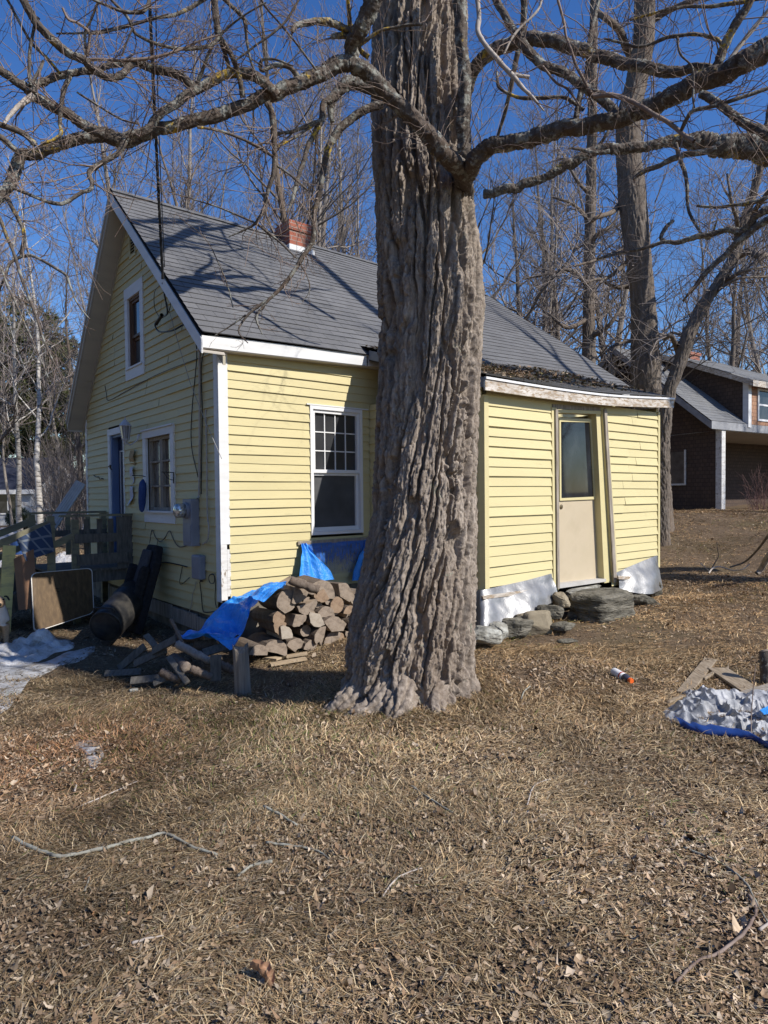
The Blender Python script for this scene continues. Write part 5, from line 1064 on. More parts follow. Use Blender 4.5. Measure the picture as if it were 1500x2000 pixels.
mb = MB(); mb.prism([V3(0, 0, -.5), V3(0, 2*HB, -.5), V3(0, 2*HB, ez), V3(0, HB, RZ-.1), V3(0, 0, ez)], (.15, 0, 0)); mb.box((.15, 2*HB-.15, -.5), (10, 2*HB, ez)); mb.prism([V3(9.85, 0, -.5), V3(9.85, 2*HB, -.5), V3(9.85, 2*HB, ez), V3(9.85, HB, RZ-.1), V3(9.85, 0, ez)], (.15, 0, 0)); mb.box((.35, 2.4, -.5), (9.85, 2.55, ez)); o = mb.build('wall', m_shake, bh); boxuv(o)
rp0, rp1 = V3(-.66, -.12, ez-.08), V3(-.66, HB, RZ)
broof = roof_slope('roof', rp0, (10.3, -.12, ez-.08), rp1, (10.3, HB, RZ), 28, m_roofb, bh, 150); roof_slope('roof_slope', (-.66, 2*HB+.12, ez-.08), (10.3, 2*HB+.12, ez-.08), rp1, (10.3, HB, RZ), 28, m_roofb, bh, 151)
mb = MB()
for a_, b_ in ((rp0, rp1), (rp1, V3(-.66, 2*HB+.12, ez-.08))): mb.prism([a_-V3(0, 0, .03), b_-V3(0, 0, .03), b_-V3(0, 0, .26), a_-V3(0, 0, .26)], (.03, 0, 0))
mb.box((-.66, -.14, ez-.34), (10.3, -.11, ez-.09)); mb.build('fascia', simple('grey_white_trim', (.22, .225, .24), (.33, .335, .35), .7, 4), bh)
mb = MB(); mb.prism([V3(.0, -.10, ez-.36), V3(10, -.10, ez-.36), V3(10, 2.4, ez-.40), V3(-.0, 2.4, ez-.40)], (0, 0, .03)); mb.build('porch_ceiling', m_soff, bh)
mb = MB(); mb.box((-.02, -.10, -.3), (.20, .10, ez-.3)); mb.build('porch_post', m_wpeel, bh)
mb = MB(); mb.box((.1, -.1, -.4), (10, 2.4, -.05)); mb.build('porch_floor', m_wood, bh)
# boarded window on the shaded end wall
w0 = bray(1303, 945, bw(0, 0, 0), B2); w1 = bray(1338, 882, bw(0, 0, 0), B2)
mb = MB(); mb.box((-.03, w1[1], w0[2]), (-.005, w0[1], w1[2])); wn = mb.build('window', simple('grey_plywood', (.10, .08, .065), (.16, .135, .11), .9, 4), bh)
mb = MB(); mb.box((-.06, w1[1]-.06, w0[2]-.06), (-.031, w1[1], w1[2]+.06)); mb.box((-.06, w1[1], w0[2]-.06), (-.031, w0[1], w0[2])); mb.build('frame', m_wpeel, wn)
# shed dormer
rn = np.cross(bw(*(10.3, -.12, ez-.08))-bw(*rp0), bw(*rp1)-bw(*rp0)); rn /= np.linalg.norm(rn)
dc = bray(1461, 829, bw(*rp0), rn); ud, vd, zb = dc
dt = bray(1461, 744, bw(ud, vd, 0), P2)[2]; zr_ = lambda v: (ez-.08)+(RZ-ez+.08)*(v+.12)/(HB+.12)
mb = MB(); mb.prism([V3(ud, vd, zb-.2), V3(ud, vd, dt), V3(ud, HB-.1, RZ+.02), V3(ud, HB-.1, zr_(HB-.1)-.3)], (.1, 0, 0)); o = mb.build('dormer_side_wall', m_shake, bh); boxuv(o)
mb = MB(); mb.box((ud+.1, vd, zb-.2), (ud+4.5, vd+.1, dt)); o = mb.build('dormer_front_wall', m_shake2, bh); boxuv(o)
mb = MB(); mb.box((ud-.03, vd-.03, zb-.1), (ud+.16, vd-.002, dt)); mb.box((ud-.03, vd-.0, zb-.1), (ud-.002, vd+.16, dt)); mb.build('dormer_corner_board', m_white, bh)
roof_slope('dormer_roof', (ud-.2, vd-.25, dt+.0), (ud+5, vd-.25, dt+.0), (ud-.2, HB, RZ+.12), (ud+5, HB, RZ+.12), 14, m_roofb, bh, 152)
mb = MB(); mb.prism([V3(ud-.2, vd-.25, dt-.02), V3(ud-.2, HB, RZ+.10), V3(ud-.2, HB, RZ-.08), V3(ud-.2, vd-.25, dt-.20)], (.03, 0, 0)); mb.box((ud-.2, vd-.27, dt-.22), (ud+5, vd-.24, dt-.02)); mb.prism([V3(ud-.2, vd-.24, dt-.1), V3(ud+5, vd-.24, dt-.1), V3(ud+5, vd+.1, dt-.06), V3(ud-.2, vd+.1, dt-.06)], (0, 0, .03)); mb.build('dormer_fascia', m_fasc, bh)
a_ = bray(1479, 822, bw(ud, vd, 0), P2); b_ = bray(1479, 758, bw(ud, vd, 0), P2); W0, Z0, Z1 = a_[0], a_[2], b_[2]
fb = lambda s, z, d: V3(s, vd-d, z)
mb = MB(); frame4(mb, fb, W0, W0+.85, Z0, Z1, .07, -.02, .03); pbox(mb, fb, W0+.07, W0+.78, (Z0+Z1)/2-.03, (Z0+Z1)/2+.03, -.01, .02); wn = mb.build('window', m_vinyl, bh); pane(fb, W0+.07, W0+.78, Z0+.07, Z1-.07, .004, m_glass, wn)
k0 = bray(1348, 722, bw(0, HB-.5, 0), P2); k1 = bray(1367, 690, bw(0, HB-.5, 0), P2); mb = MB(); mb.box((k0[0], HB-.5, RZ-1.0), (k1[0], HB+.15, k1[2]-.12)); mb.box((k0[0]-.04, HB-.54, k1[2]-.12), (k1[0]+.04, HB+.19, k1[2])); o = mb.build('chimney', m_brick, broof); boxuv(o)
# leaf heap on its eave
# ================================================================== WHITE COTTAGE (far left)
m_sidw, nt, b = newmat('white_lap_siding')
v = coords(nt); wv = N(nt, 'ShaderNodeTexWave', Scale=2.6, Distortion=0.0); wv.bands_direction = 'Z'; wv.wave_profile = 'SAW'; nt.links.new(v, wv.inputs['Vector'])
nt.links.new(ramp(nt, noise(nt, v, 2, 4), [(.3, (.66, .67, .69)), (.7, (.76, .77, .78))]).outputs[0], b.inputs['Base Color']); bump(nt, b, wv.outputs[0], .8, .03)
R_ = PX(63, 1026, 33); cz = float(gz(R_[:1], R_[1:2])[0]); wc = thing('white_cottage', 'white sided cottage with a dark roof past the porch at the left edge', 'house', (R_[0], 33, cz))
h_ = PX(63, 957, 33)[2]-cz
mb = MB(); mb.box((-9, 0, -.3), (0, 6, h_)); mb.prism([V3(0, 0, h_), V3(0, 6, h_), V3(0, 3, h_+1.6)], (-9, 0, 0)); mb.build('wall', m_sidw, wc)
mb = MB(); mb.prism([V3(.3, -.22, h_-.08), V3(.3, 3, h_+1.75), V3(.3, 3, h_+1.85), V3(.3, -.22, h_+.02)], (-9.6, 0, 0)); mb.prism([V3(.3, 6.5, h_-.12), V3(.3, 3, h_+1.75), V3(.3, 3, h_+1.85), V3(.3, 6.5, h_-.02)], (-9.6, 0, 0)); rf = mb.build('roof', simple('navy_shingles', (.018, .022, .04), (.032, .037, .06), .9, 3), wc)
mb = MB(); mb.box((-9.3, -.25, h_-.20), (.3, -.22, h_+.02)); mb.build('gutter', m_vinyl, wc)
xa, xb = (PX(-10, 1000, 33)[0]-R_[0], PX(33, 1000, 33)[0]-R_[0]); za, zb_ = PX(0, 1003, 33)[2]-cz, PX(0, 964, 33)[2]-cz
fc = lambda s, z, d: V3(s, -d, z)
mb = MB(); frame4(mb, fc, xa-.05, xb+.05, za-.05, zb_+.05, .07, .002, .05); xm = PX(17, 1000, 33)[0]-R_[0]; pbox(mb, fc, xm-.04, xm+.04, za, zb_, .002, .04); wn = mb.build('window', m_vinyl, wc); pane(fc, xa+.02, xb-.02, za+.02, zb_-.02, .02, m_glass, wn)
# clipped shrub in front of it
def leafball(name, label, cat, at, rx, rz_, n_, mat, seed, lw=.03):
    g = np.random.RandomState(seed); t = thing(name, label, cat, at); d = g.normal(0, 1, (n_, 3)); d /= np.linalg.norm(d, axis=1)[:, None]; lump = 1+.14*vn(d[:, 0]*2.3, d[:, 1]*2.3, d[:, 2]*2.3, seed)+.08*vn(d[:, 0]*6, d[:, 1]*6, d[:, 2]*6, seed+1); r = g.uniform(.72, 1.02, n_)*lump
    c = d*r[:, None]*np.array([rx, rx, rz_])+np.array([0, 0, rz_*.95]); n2 = d+g.normal(0, .7, d.shape); a1 = np.cross(n2, g.normal(0, 1, d.shape)); a1 /= np.linalg.norm(a1, axis=1)[:, None]; a2 = np.cross(a1, n2); a2 /= np.linalg.norm(a2, axis=1)[:, None]
    P = np.stack([c-a1*lw, c-a2*lw*.5, c+a1*lw, c+a2*lw*.5], 1).reshape(-1, 3); mknp('foliage', P, np.arange(len(P)).reshape(-1, 4), mat, t)
    T = TB()
    for k in range(6): T.tube([(0, 0, -.1), (g.normal(0, .1), g.normal(0, .1), rz_*.5), (g.normal(0, .3)*rx, g.normal(0, .3)*rx, rz_*1.3)], [.03, .022, .01], 5)
    T.build('stem', m_darkb, t); return t
x, y = pick(37, 29); leafball('round_shrub', 'round dark evergreen shrub in front of the white cottage', 'shrub', gp(x, y), .56, .50, 6000, simple('evergreen_leaves', (.025, .04, .018), (.06, .075, .03), .6, 2, bstr=0), 3)
# low grey plank fence past the birch
fx, fy = pick(88, 30); f0 = gp(fx, fy); fe = thing('plank_fence', 'low weathered rail fence in the snow right of the cottage', 'fence', f0)
mb = MB()
for k in range(3): mb.box((k*.9, -.05, -.1), (k*.9+.1, .05, .95)); 
mb.build('post', m_wood, fe); mb = MB(); mb.box((-.1, -.08, .80), (2.0, -.052, .93)); mb.build('rail', m_white, fe); mb = MB(); mb.box((-.1, -.08, .40), (2.0, -.052, .55)); mb.build('rail', m_wood, fe)
# ================================================================== SNOW AND ICE
m_snow, nt, b = newmat('old_granular_snow')
v = coords(nt); f = noise(nt, v, 6, 6, .7); g = noise(nt, v, 40, 4, .7)
c = ramp(nt, f, [(.34, (.28, .25, .21)), (.52, (.58, .57, .56)), (.72, (.74, .75, .77))]).outputs[0]
c = mix(nt, ramp(nt, g, [(.55, (0, 0, 0)), (.75, (.6, .6, .6))]).outputs[0], c, (.30, .25, .2)); nt.links.new(c, b.inputs['Base Color']); b.inputs['Roughness'].default_value = .55; bump(nt, b, g, .7, .03)
b.inputs['Subsurface Weight'].default_value = .15; b.inputs['Subsurface Radius'].default_value = (.05, .06, .08)
m_ice = simple('dirty_thin_ice', (.30, .29, .27), (.50, .50, .50), .35, 5, bstr=.3, bdist=.01, spec=.5, c3=(.22, .20, .17))
def patch(name, outline, h, mat, label, seed, n_=70, lump=1.0, cat=None):
    """mound over a ground outline given as pixels"""
    Q = smoothline([GP(px, py) for px, py in outline+outline[:1]], 6)[:-1]; c = Q.mean(0); ring = []
    for s in np.r_[np.linspace(0, .8, 12), np.linspace(.85, 1, 5)]:
        P = c+(Q-c)*s; P = P.copy(); jj = 1+.12*fbm(P[:, 0]*5, P[:, 1]*5, 0, 4, seed)*(s > .5); P[:, :2] = c[:2]+(P[:, :2]-c[:2])*jj[:, None]
        z = gz(P[:, 0], P[:, 1]); prof = (1-s**3.0); P[:, 2] = z+h*prof*(1+lump*1.4*fbm(P[:, 0]*3.5, P[:, 1]*3.5, 0, 4, seed+1)+lump*.6*vn(P[:, 0]*11, P[:, 1]*11, 0, seed+2))-.012*(s > .97)+.004; ring.append(P)
    mb = MB(); mb.grid(np.array(ring), closed=True); o = mb.build(name, mat, smooth=True); return tag(o, label, cat or 'snow', kind='stuff')
patch('snow_patch', [(-60, 1305), (-40, 1268), (20, 1256), (70, 1248), (110, 1247), (140, 1255), (146, 1265), (112, 1274), (84, 1290), (40, 1302)], .075, m_snow, 'lumpy dirty snow heap by the porch steps', 5, lump=1.5)
patch('ice_sheet', [(-60, 1420), (-60, 1310), (20, 1300), (90, 1292), (140, 1272), (185, 1265), (170, 1285), (110, 1305), (70, 1325), (20, 1345), (20, 1382)], .018, m_ice, 'grey sheet of melting ice running out from the snow heap', 6, lump=.4, cat='ice')
for k, (ol, lb) in enumerate((([(-40, 1062), (-40, 1036), (10, 1030), (45, 1036), (60, 1048), (20, 1060)], 'snow strip under the white cottage'), ([(105, 1106), (110, 1085), (130, 1078), (150, 1090), (135, 1108)], 'snow glimpsed behind the porch posts'), ([(95, 1040), (120, 1022), (160, 1016), (172, 1024), (168, 1040), (120, 1046)], 'snow in front of the plank fence'), ([(-30, 1100), (0, 1085), (18, 1088), (10, 1110)], 'snow behind the lower stair post'))):
    patch('snow_patch', ol, .06, m_snow, lb, 20+k)
# dirty ice disc in the grass
patch('ice_disc', [(141, 1455), (150, 1446), (172, 1444), (196, 1452), (203, 1470), (196, 1492), (182, 1502), (170, 1490), (163, 1470), (146, 1464)], .016, m_ice, 'flat pale disc of dirty ice in the grass', 40, lump=.3, cat='ice')['kind'] = 'thing'
# ================================================================== PORCH
m_yply = paint('yellow_porch_paint', (.62, .53, .20), (.5, .43, .18), (.26, .22, .14), .5, .7, stretch=(2, 2, 6)); m_gwood = simple('dark_weathered_deck_wood', (.075, .068, .06), (.14, .128, .11), .85, 4, (8, 8, 1.5), 5, .4, .005)
m_gyel = paint('greyed_porch_paint', (.22, .20, .115), (.17, .16, .11), (.10, .09, .075), .45, .65, stretch=(2, 2, 6))
porch = thing('wooden_porch', 'small weathered wooden porch with railings and steps at the gable door', 'porch', HO, HYAW)
gzu = lambda u, v: float(gz(*[np.array([t]) for t in wor(u, v, 0)[:2]])[0])
PV0, PV1, PU = 3.08, 4.35, -1.12; DZ = .58
mb = MB()
for k in range(8): u_ = -.03-k*.14; mb.box((u_-.135, PV0-.04, DZ-.035), (u_, PV1+.04, DZ))
mb.build('deck', m_gwood, porch)
def bx(name, lo, hi, mat): m_ = MB(); m_.box(lo, hi); return m_.build(name, mat, porch)
bx('joist', (PU, PV0, DZ-.20), (-.02, PV0+.04, DZ-.037), m_gwood); bx('joist', (PU, PV1-.04, DZ-.20), (-.02, PV1, DZ-.037), m_gwood)
for (u_, v_, top, mt) in ((-.06, PV0, 1.335, m_gyel), (PU, PV0, 1.36, m_gyel), (-.80, PV0+.02, 1.30, m_gyel), (PU, PV1, 1.36, m_gyel), (-.06, PV1, 1.36, m_gyel)):
    bx('post', (u_-.045, v_-.045, gzu(u_, v_)-.1), (u_+.045, v_+.045, top), mt)
m_ = MB(); m_.box((-.24, PV0-.05, .55), (-.005, PV0-.022, 1.33)); m_.build('side_board', m_gwood, porch)
for u_ in (-.30, -.46, -.64): bx('baluster', (u_-.035, PV0+.022, .70), (u_+.035, PV0+.05, 1.30), m_gwood)
for u_ in (-.3, -.6, -.9): bx('baluster', (u_-.035, PV1-.02, .70), (u_+.035, PV1+.02, 1.30), m_gyel)
bx('rail', (-1.0, PV0-.06, 1.338), (.0, PV0+.06, 1.37), m_gyel); bx('rail', (PU-.1, PV1-.06, 1.365), (.0, PV1+.06, 1.395), m_gyel)
bx('rail', (-.82, PV0-.048, .96), (.0, PV0-.02, 1.09), m_gwood); bx('rail', (-.80, PV0-.078, .64), (-.08, PV0-.05, .80), m_gwood); bx('rail', (PU, PV1-.05, 1.0), (.0, PV1-.022, 1.1), m_gwood)
g1 = gzu(-2.0, PV0); SLOPE = (1.44-(.72+g1*.3))/(1.05)
for v_ in (PV0, PV1):
    m_ = MB(); m_.beam((PU+.05, v_, 1.28), (-2.25, v_, .80), .04, .10); m_.build('stair_rail', m_gyel, porch)
    m_ = MB(); m_.beam((PU+.35, v_, 1.10), (-2.15, v_, .44), .035, .09); m_.build('stair_rail', m_gyel, porch)
    m_ = MB(); m_.beam((PU+.02, v_, DZ-.1), (-2.15, v_, gzu(-2.15, v_)+.05), .04, .22); m_.build('stringer', m_gwood, porch)
    gg = gzu(-1.80, v_); m_ = MB(); m_.beam((-1.74, v_-.06, gg-.1), (-1.64, v_-.06, .98), .15, .05, up=(0, 1, 0)); m_.build('newel_post', m_yply, porch)
    gg = gzu(-2.2, v_); bx('newel_post', (-2.25, v_-.05, gg-.1), (-2.16, v_+.04, .9), m_yply)
for k in range(3):
    u_ = PU-.27*(k+1)+.02; z_ = DZ-(DZ-gzu(-2.2, 3.6))*(k+1)/4; bx('step', (u_, PV0+.05, z_-.035), (u_+.27, PV1-.05, z_), m_gwood); 
# rug over the rail, panels and junk leaning on the porch
def quadsheet(name, label, cat, corners, mat, thick=.01, rim=None, group=None, nx=2, ny=2, sag=0.0):
    """corners: TL TR BR BL world points"""
    TL, TR, BR, BL = [np.asarray(c, float) for c in corners]; base = (BL+BR)/2; t = thing(name, label, cat, base, 0, group)
    n_ = np.cross(TR-TL, BL-TL); n_ /= np.linalg.norm(n_)
    if n_ @ (CAM-TL) < 0: n_ = -n_
    P = np.array([[(TL*(1-s)+TR*s)*(1-r)+(BL*(1-s)+BR*s)*r-base+n_*sag*math.sin(s*9+r*3)*r for s in np.linspace(0, 1, nx)] for r in np.linspace(0, 1, ny)])
    m_ = MB(); m_.grid(P); m_.grid((P-n_*thick)[::-1]); 
    E = lambda A_: np.array([A_, A_-n_*thick])
    for e in (P[0], P[-1][::-1], P[:, 0][::-1], P[:, -1]): m_.grid(E(e))
    o = m_.build('panel', mat, t); return t, n_, base
wl = lambda u, v, z: wor(u, v, z)
m_rug, nt, b = newmat('blue_trellis_rug')
v = coords(nt, (7.5, 7.5, 7.5), 'Object'); 
def lattice(nt, v):
    w1 = N(nt, 'ShaderNodeTexWave', Scale=.42, Distortion=.0); w1.bands_direction = 'DIAGONAL'; mp = nt.nodes.new('ShaderNodeMapping'); mp.inputs['Rotation'].default_value = (0, math.pi/2*1.0, .0); nt.links.new(v, mp.inputs[0]); w2 = N(nt, 'ShaderNodeTexWave', Scale=.42); w2.bands_direction = 'DIAGONAL'
    nt.links.new(v, w1.inputs['Vector']); nt.links.new(mp.outputs[0], w2.inputs['Vector']); mx = nt.nodes.new('ShaderNodeMath'); mx.operation = 'MAXIMUM'; nt.links.new(w1.outputs['Fac'], mx.inputs[0]); nt.links.new(w2.outputs['Fac'], mx.inputs[1]); return mx.outputs[0]
nt.links.new(ramp(nt, lattice(nt, v), [(.90, (.03, .05, .10)), (.95, (.14, .16, .19))]).outputs[0], b.inputs['Base Color']); b.inputs['Roughness'].default_value = .95
quadsheet('patterned_rug', 'blue rug with a pale trellis pattern hung over the stair rail', 'rug', (wl(-1.56, 3.01, 1.06), wl(-1.14, 3.01, 1.27), wl(-1.10, 2.97, .87), wl(-1.46, 2.95, .76)), m_rug, .012, nx=8, ny=8, sag=.012)
m_card = simple('brown_hardboard', (.17, .085, .045), (.24, .13, .07), .6, 2, bstr=.05)
quadsheet('hardboard_panel', 'reddish brown hardboard panel propped between the stair post and the table top', 'panel', (wl(-1.60, 2.97, .80), wl(-1.36, 2.97, .92), wl(-1.34, 2.86, .12), wl(-1.58, 2.86, .12)), m_card, .012)
# table top with pale rim
TLp, TRp, BRp, BLp = PX(60, 1119, 8.72), PX(180, 1109, 9.3), PX(184, 1197, 9.12), PX(66, 1236, 8.45)
m_walnut, nt, b = newmat('walnut_laminate'); v = coords(nt, (1, 1, 1)); wv = noise(nt, coords(nt, (9, 9, .9)), 3, 4)
nt.links.new(ramp(nt, wv, [(.3, (.07, .042, .02)), (.55, (.105, .065, .03)), (.75, (.14, .088, .043))]).outputs[0], b.inputs['Base Color']); b.inputs['Roughness'].default_value = .55; b.inputs['Specular IOR Level'].default_value = .2
base = (BLp+BRp)/2; tt = thing('table_top', 'wood grain folding table top with a pale rim leaning against the porch', 'table top', base)
ex = (TRp-TLp+BRp-BLp)/2; ey = (TLp-BLp+TRp-BRp)/2; nn = np.cross(ex, ey); nn /= np.linalg.norm(nn); nn = nn if nn @ (CAM-base) > 0 else -nn
def rrect(s, r=.09, k=6):
    out = []
    for cx, cy, a0 in ((1-r, 1-r, 0), (r, 1-r, 90), (r, r, 180), (1-r, r, 270)):
        for i in range(k+1): a_ = math.radians(a0+90*i/k); out.append((cx+r*math.cos(a_), cy+r*math.sin(a_)))
    return [((x_-.5)*s+.5, (y_-.5)*s+.5) for x_, y_ in out]
bil = lambda s, r: (BLp*(1-s)+BRp*s)*(1-r)+(TLp*(1-s)+TRp*s)*r-base
m_ = MB(); m_.prism([bil(*p) for p in rrect(.975)], -nn*.018); m_.build('top', m_walnut, tt)
ro, ri = [np.array(bil(*p)) for p in rrect(1.0)], [np.array(bil(*p)) for p in rrect(.974)]; m_ = MB(); R4 = np.array([[o_+nn*.004 for o_ in ro], [i_+nn*.004 for i_ in ri], [i_-nn*.02 for i_ in ri], [o_-nn*.02 for o_ in ro], [o_+nn*.004 for o_ in ro]]); m_.grid(R4, closed=True); m_.build('rim', simple('cream_edge_band', (.5, .47, .42), (.6, .57, .52), .5, 4), tt)
m_ = MB(); c_ = bil(.40, .66); m_.beam(c_-V3(.03, 0, 0)+nn*.004, c_+V3(.03, 0, 0)+nn*.004, .004, .008); m_.beam(c_-V3(.03, 0, .04)+nn*.004, c_+V3(.03, 0, -.04)+nn*.004, .004, .008); m_.build('latch', m_dark, tt)
# black barrel on its side
m_blk = simple('black_plastic', (.010, .010, .011), (.022, .022, .023), .38, 6, bstr=.25, bdist=.01, c3=(.05, .046, .04))
e0 = PX(207, 1224, 7.75); e1 = PX(262, 1165, 8.55); ax_ = e1-e0; ln = np.linalg.norm(ax_); ax_ /= ln; rr = .205
can = thing('trash_barrel', 'black plastic barrel lying on its side under the gable window', 'barrel', (e0+e1)/2)
m_ = MB(); m_.lathe([(.01, -.028), (rr*.55, -.03), (rr*.66, -.012), (rr*.78, -.018), (rr*.84, .012), (rr*.93, -.015), (rr*.98, .0), (rr, .03), (rr*1.01, .3), (rr*1.05, .33), (rr*1.02, .36), (rr*1.06, .62), (rr*1.12, .65), (rr*1.07, .68), (rr*1.10, ln)], e0-(e0+e1)/2, ax_, 40); m_.build('body', m_blk, can, smooth=True)
sd_ = np.cross(ax_, V3(0, 0, 1)); sd_ /= np.linalg.norm(sd_); up_ = np.cross(sd_, ax_); hp = [e0-(e0+e1)/2+ax_*.05+up_*rr*.93+sd_*t for t in (-.13, -.11, -.07, .07, .11, .13)]; hp = [p+up_*(.0 if k in (0, 5) else .05)-ax_*.03 for k, p in enumerate(hp)]; m_ = MB(); m_.tube(smoothline(hp, 5), .011, 8); m_.build('handle', m_blk, can, smooth=True)
# padded black seat leaning on the wall
sb = wor(-.42, 1.78, gzu(-.42, 1.78)); seat = thing('padded_seat', 'black and grey padded seat leaning against the gable wall behind the barrel', 'seat', sb, HYAW)
m_fab = simple('black_seat_fabric', (.010, .010, .012), (.024, .023, .026), .9, 20, bstr=.3, bdist=.003); m_fabg = simple('grey_seat_fabric', (.040, .040, .046), (.06, .06, .066), .85, 20, bstr=.3, bdist=.003)
tl_ = lambda v, h, d: V3(.02+.34*h-d*.94, v, h*1.12+d*.3)              # leaning plane: h 0..1, d outwards
m_ = MB(); m_.prism([tl_(-.26, .0, 0), tl_(.26, .0, 0), tl_(.25, .8, 0), tl_(.15, 1.0, 0), tl_(-.15, 1.0, 0), tl_(-.25, .8, 0)], tl_(0, 0, .12)-tl_(0, 0, 0)); o = m_.build('shell', m_fab, seat); bevel(o, .03, 3)
for v0, h0, h1 in ((.17, .52, .93), (.17, .12, .48)):
    m_ = MB(); m_.prism([tl_(-v0, h0, .123), tl_(v0, h0, .123), tl_(v0*.8, h1, .123), tl_(-v0*.8, h1, .123)], tl_(0, 0, .05)-tl_(0, 0, 0)); o = m_.build('cushion', m_fabg, seat); bevel(o, .02, 3)
for s in (-1, 1): m_ = MB(); m_.prism([tl_(s*.19, .1, .121), tl_(s*.26, .1, .121), tl_(s*.25, .75, .121), tl_(s*.19, .7, .121)], tl_(0, 0, .14)-tl_(0, 0, 0)); o = m_.build('side_bolster', m_fab, seat); bevel(o, .03, 3)
# grey ribbed metal plank propped behind the porch
q0, q1 = PX(97, 1033, 10.6), PX(158, 942, 10.9); rp = thing('ribbed_plank', 'grey ribbed metal plank propped diagonally behind the porch rail', 'metal plank', q0)
m_ = MB(); d_ = q1-q0; sd_ = np.cross(d_, V3(0, 1, 0)); sd_ /= np.linalg.norm(sd_)
m_.obox(-sd_*.09, d_, sd_*.18, V3(0, .015, 0))
for k in range(5): m_.obox(-sd_*(.085-.038*k)-V3(0, .012, 0), d_, sd_*.016, V3(0, .0115, 0))
m_.build('ramp', simple('brushed_grey_aluminium', (.42, .41, .40), (.55, .54, .53), .5, 6, metal=.1, bstr=.05), rp)
# blue tub behind the stairs
tb0 = GP(42, 1082); tub = thing('blue_tub', 'blue plastic tub behind the stair rail', 'tub', tb0); m_ = MB(); m_.lathe([(.26, 0), (.30, .42), (.33, .43), (.33, .47), (.29, .47), (.25, .05)], (0, 0, 0), (0, 0, 1), 28); m_.build('body', simple('blue_plastic', (.03, .075, .22), (.045, .10, .28), .4, 4, bstr=0), tub, smooth=False)
# ================================================================== FIXTURES ON THE GABLE
gwl = lambda px, py, d=0.0: (lambda L_: wor(-d, L_[1], L_[2]))(GW(px, py, -d))
m_lamp = simple('white_lantern_metal', (.40, .40, .43), (.52, .52, .56), .5, 6, bstr=.05)
lp = GW(245, 845, -.20); lan = thing('wall_lantern', 'white carriage lantern on a scrolled bracket above the gable door', 'lantern', wor(-.20, lp[1], lp[2]), HYAW)
m_ = MB(); m_.lathe([(.004, .235), (.008, .20), (.012, .185), (.025, .18), (.075, .12), (.09, .10), (.085, .09)], (0, 0, 0), (0, 0, 1), 8); m_.lathe([(.045, -.11), (.055, -.10), (.055, -.09), (.02, -.14), (.008, -.17)], (0, 0, 0), (0, 0, 1), 8)
for k in range(6): a_ = k*math.pi/3; m_.tube([(math.cos(a_)*.052, math.sin(a_)*.052, -.095), (math.cos(a_)*.082, math.sin(a_)*.082, .095)], .005, 6)
m_.build('cage', m_lamp, lan); m_ = MB(); m_.lathe([(.046, -.09), (.075, .09)], (0, 0, 0), (0, 0, 1), 6); m_.build('lens', glassmat('frosted_lantern_glass', (.16, .16, .17), .25), lan)
m_ = MB(); m_.tube(smoothline([(0, 0, -.13), (.06, 0, -.17), (.13, 0, -.13), (.19, 0, -.08)], 6), .010, 8); m_.lathe([(.055, 0), (.055, .015), (.03, .03)], (.2, 0, -.06), (-1, 0, 0), 16); m_.build('bracket', m_lamp, lan)
# electric meter and telephone box
m_gbox = simple('grey_meter_enamel', (.20, .21, .25), (.27, .28, .32), .5, 3, bstr=.08, bdist=.004)
mt_ = GW(385, 1062, 0); mv, = (mt_[1],); z0_, z1_ = GW(378, 1068, -.12)[2], GW(378, 975, -.12)[2]
met = thing('electric_meter', 'grey electric meter box with a round glass dial on the gable wall', 'meter', wor(0, mv, z0_), HYAW); h_ = z1_-z0_
m_ = MB(); m_.box((-.12, -.12, 0), (-.012, .14, h_)); o = m_.build('box', m_gbox, met); bevel(o, .008, 2)
m_ = MB(); m_.box((-.128, -.10, .05), (-.121, .12, h_*.45)); m_.build('cover', m_gbox, met)
m_ = MB(); m_.lathe([(.10, 0), (.10, .03), (.095, .035)], (-.121, .01, h_*.76), (-1, 0, 0), 28); m_.build('socket_ring', m_gbox, met, smooth=False)
mgd, nt, b = newmat('clear_meter_dome'); b.inputs['Base Color'].default_value = (.62, .64, .62, 1); b.inputs['Roughness'].default_value = .12; b.inputs['Metallic'].default_value = .55; nt.links.new(ramp(nt, noise(nt, coords(nt), 30, 3), [(.4, (.32, .33, .32)), (.6, (.75, .76, .74))]).outputs[0], b.inputs['Base Color'])
m_ = MB(); m_.lathe([(.088, 0), (.088, .07), (.08, .10), (.05, .118), (.01, .122)], (-.156, .01, h_*.76), (-1, 0, 0), 28); m_.build('dial_dome', mgd, met, smooth=True)
b1, b0 = GW(384, 1085, -.1), GW(382, 1132, -.1); tel = thing('telephone_box', 'grey rounded telephone box under the electric meter', 'utility box', wor(0, b0[1], b0[2]), HYAW); m_ = MB(); m_.box((-.10, -.11, 0), (-.012, .13, b1[2]-b0[2])); o = m_.build('cover', m_gbox, tel); bevel(o, .02, 3); m_ = MB(); m_.box((-.06, -.05, -.03), (-.03, -.03, -.001)); m_.build('gland', m_blk, tel)
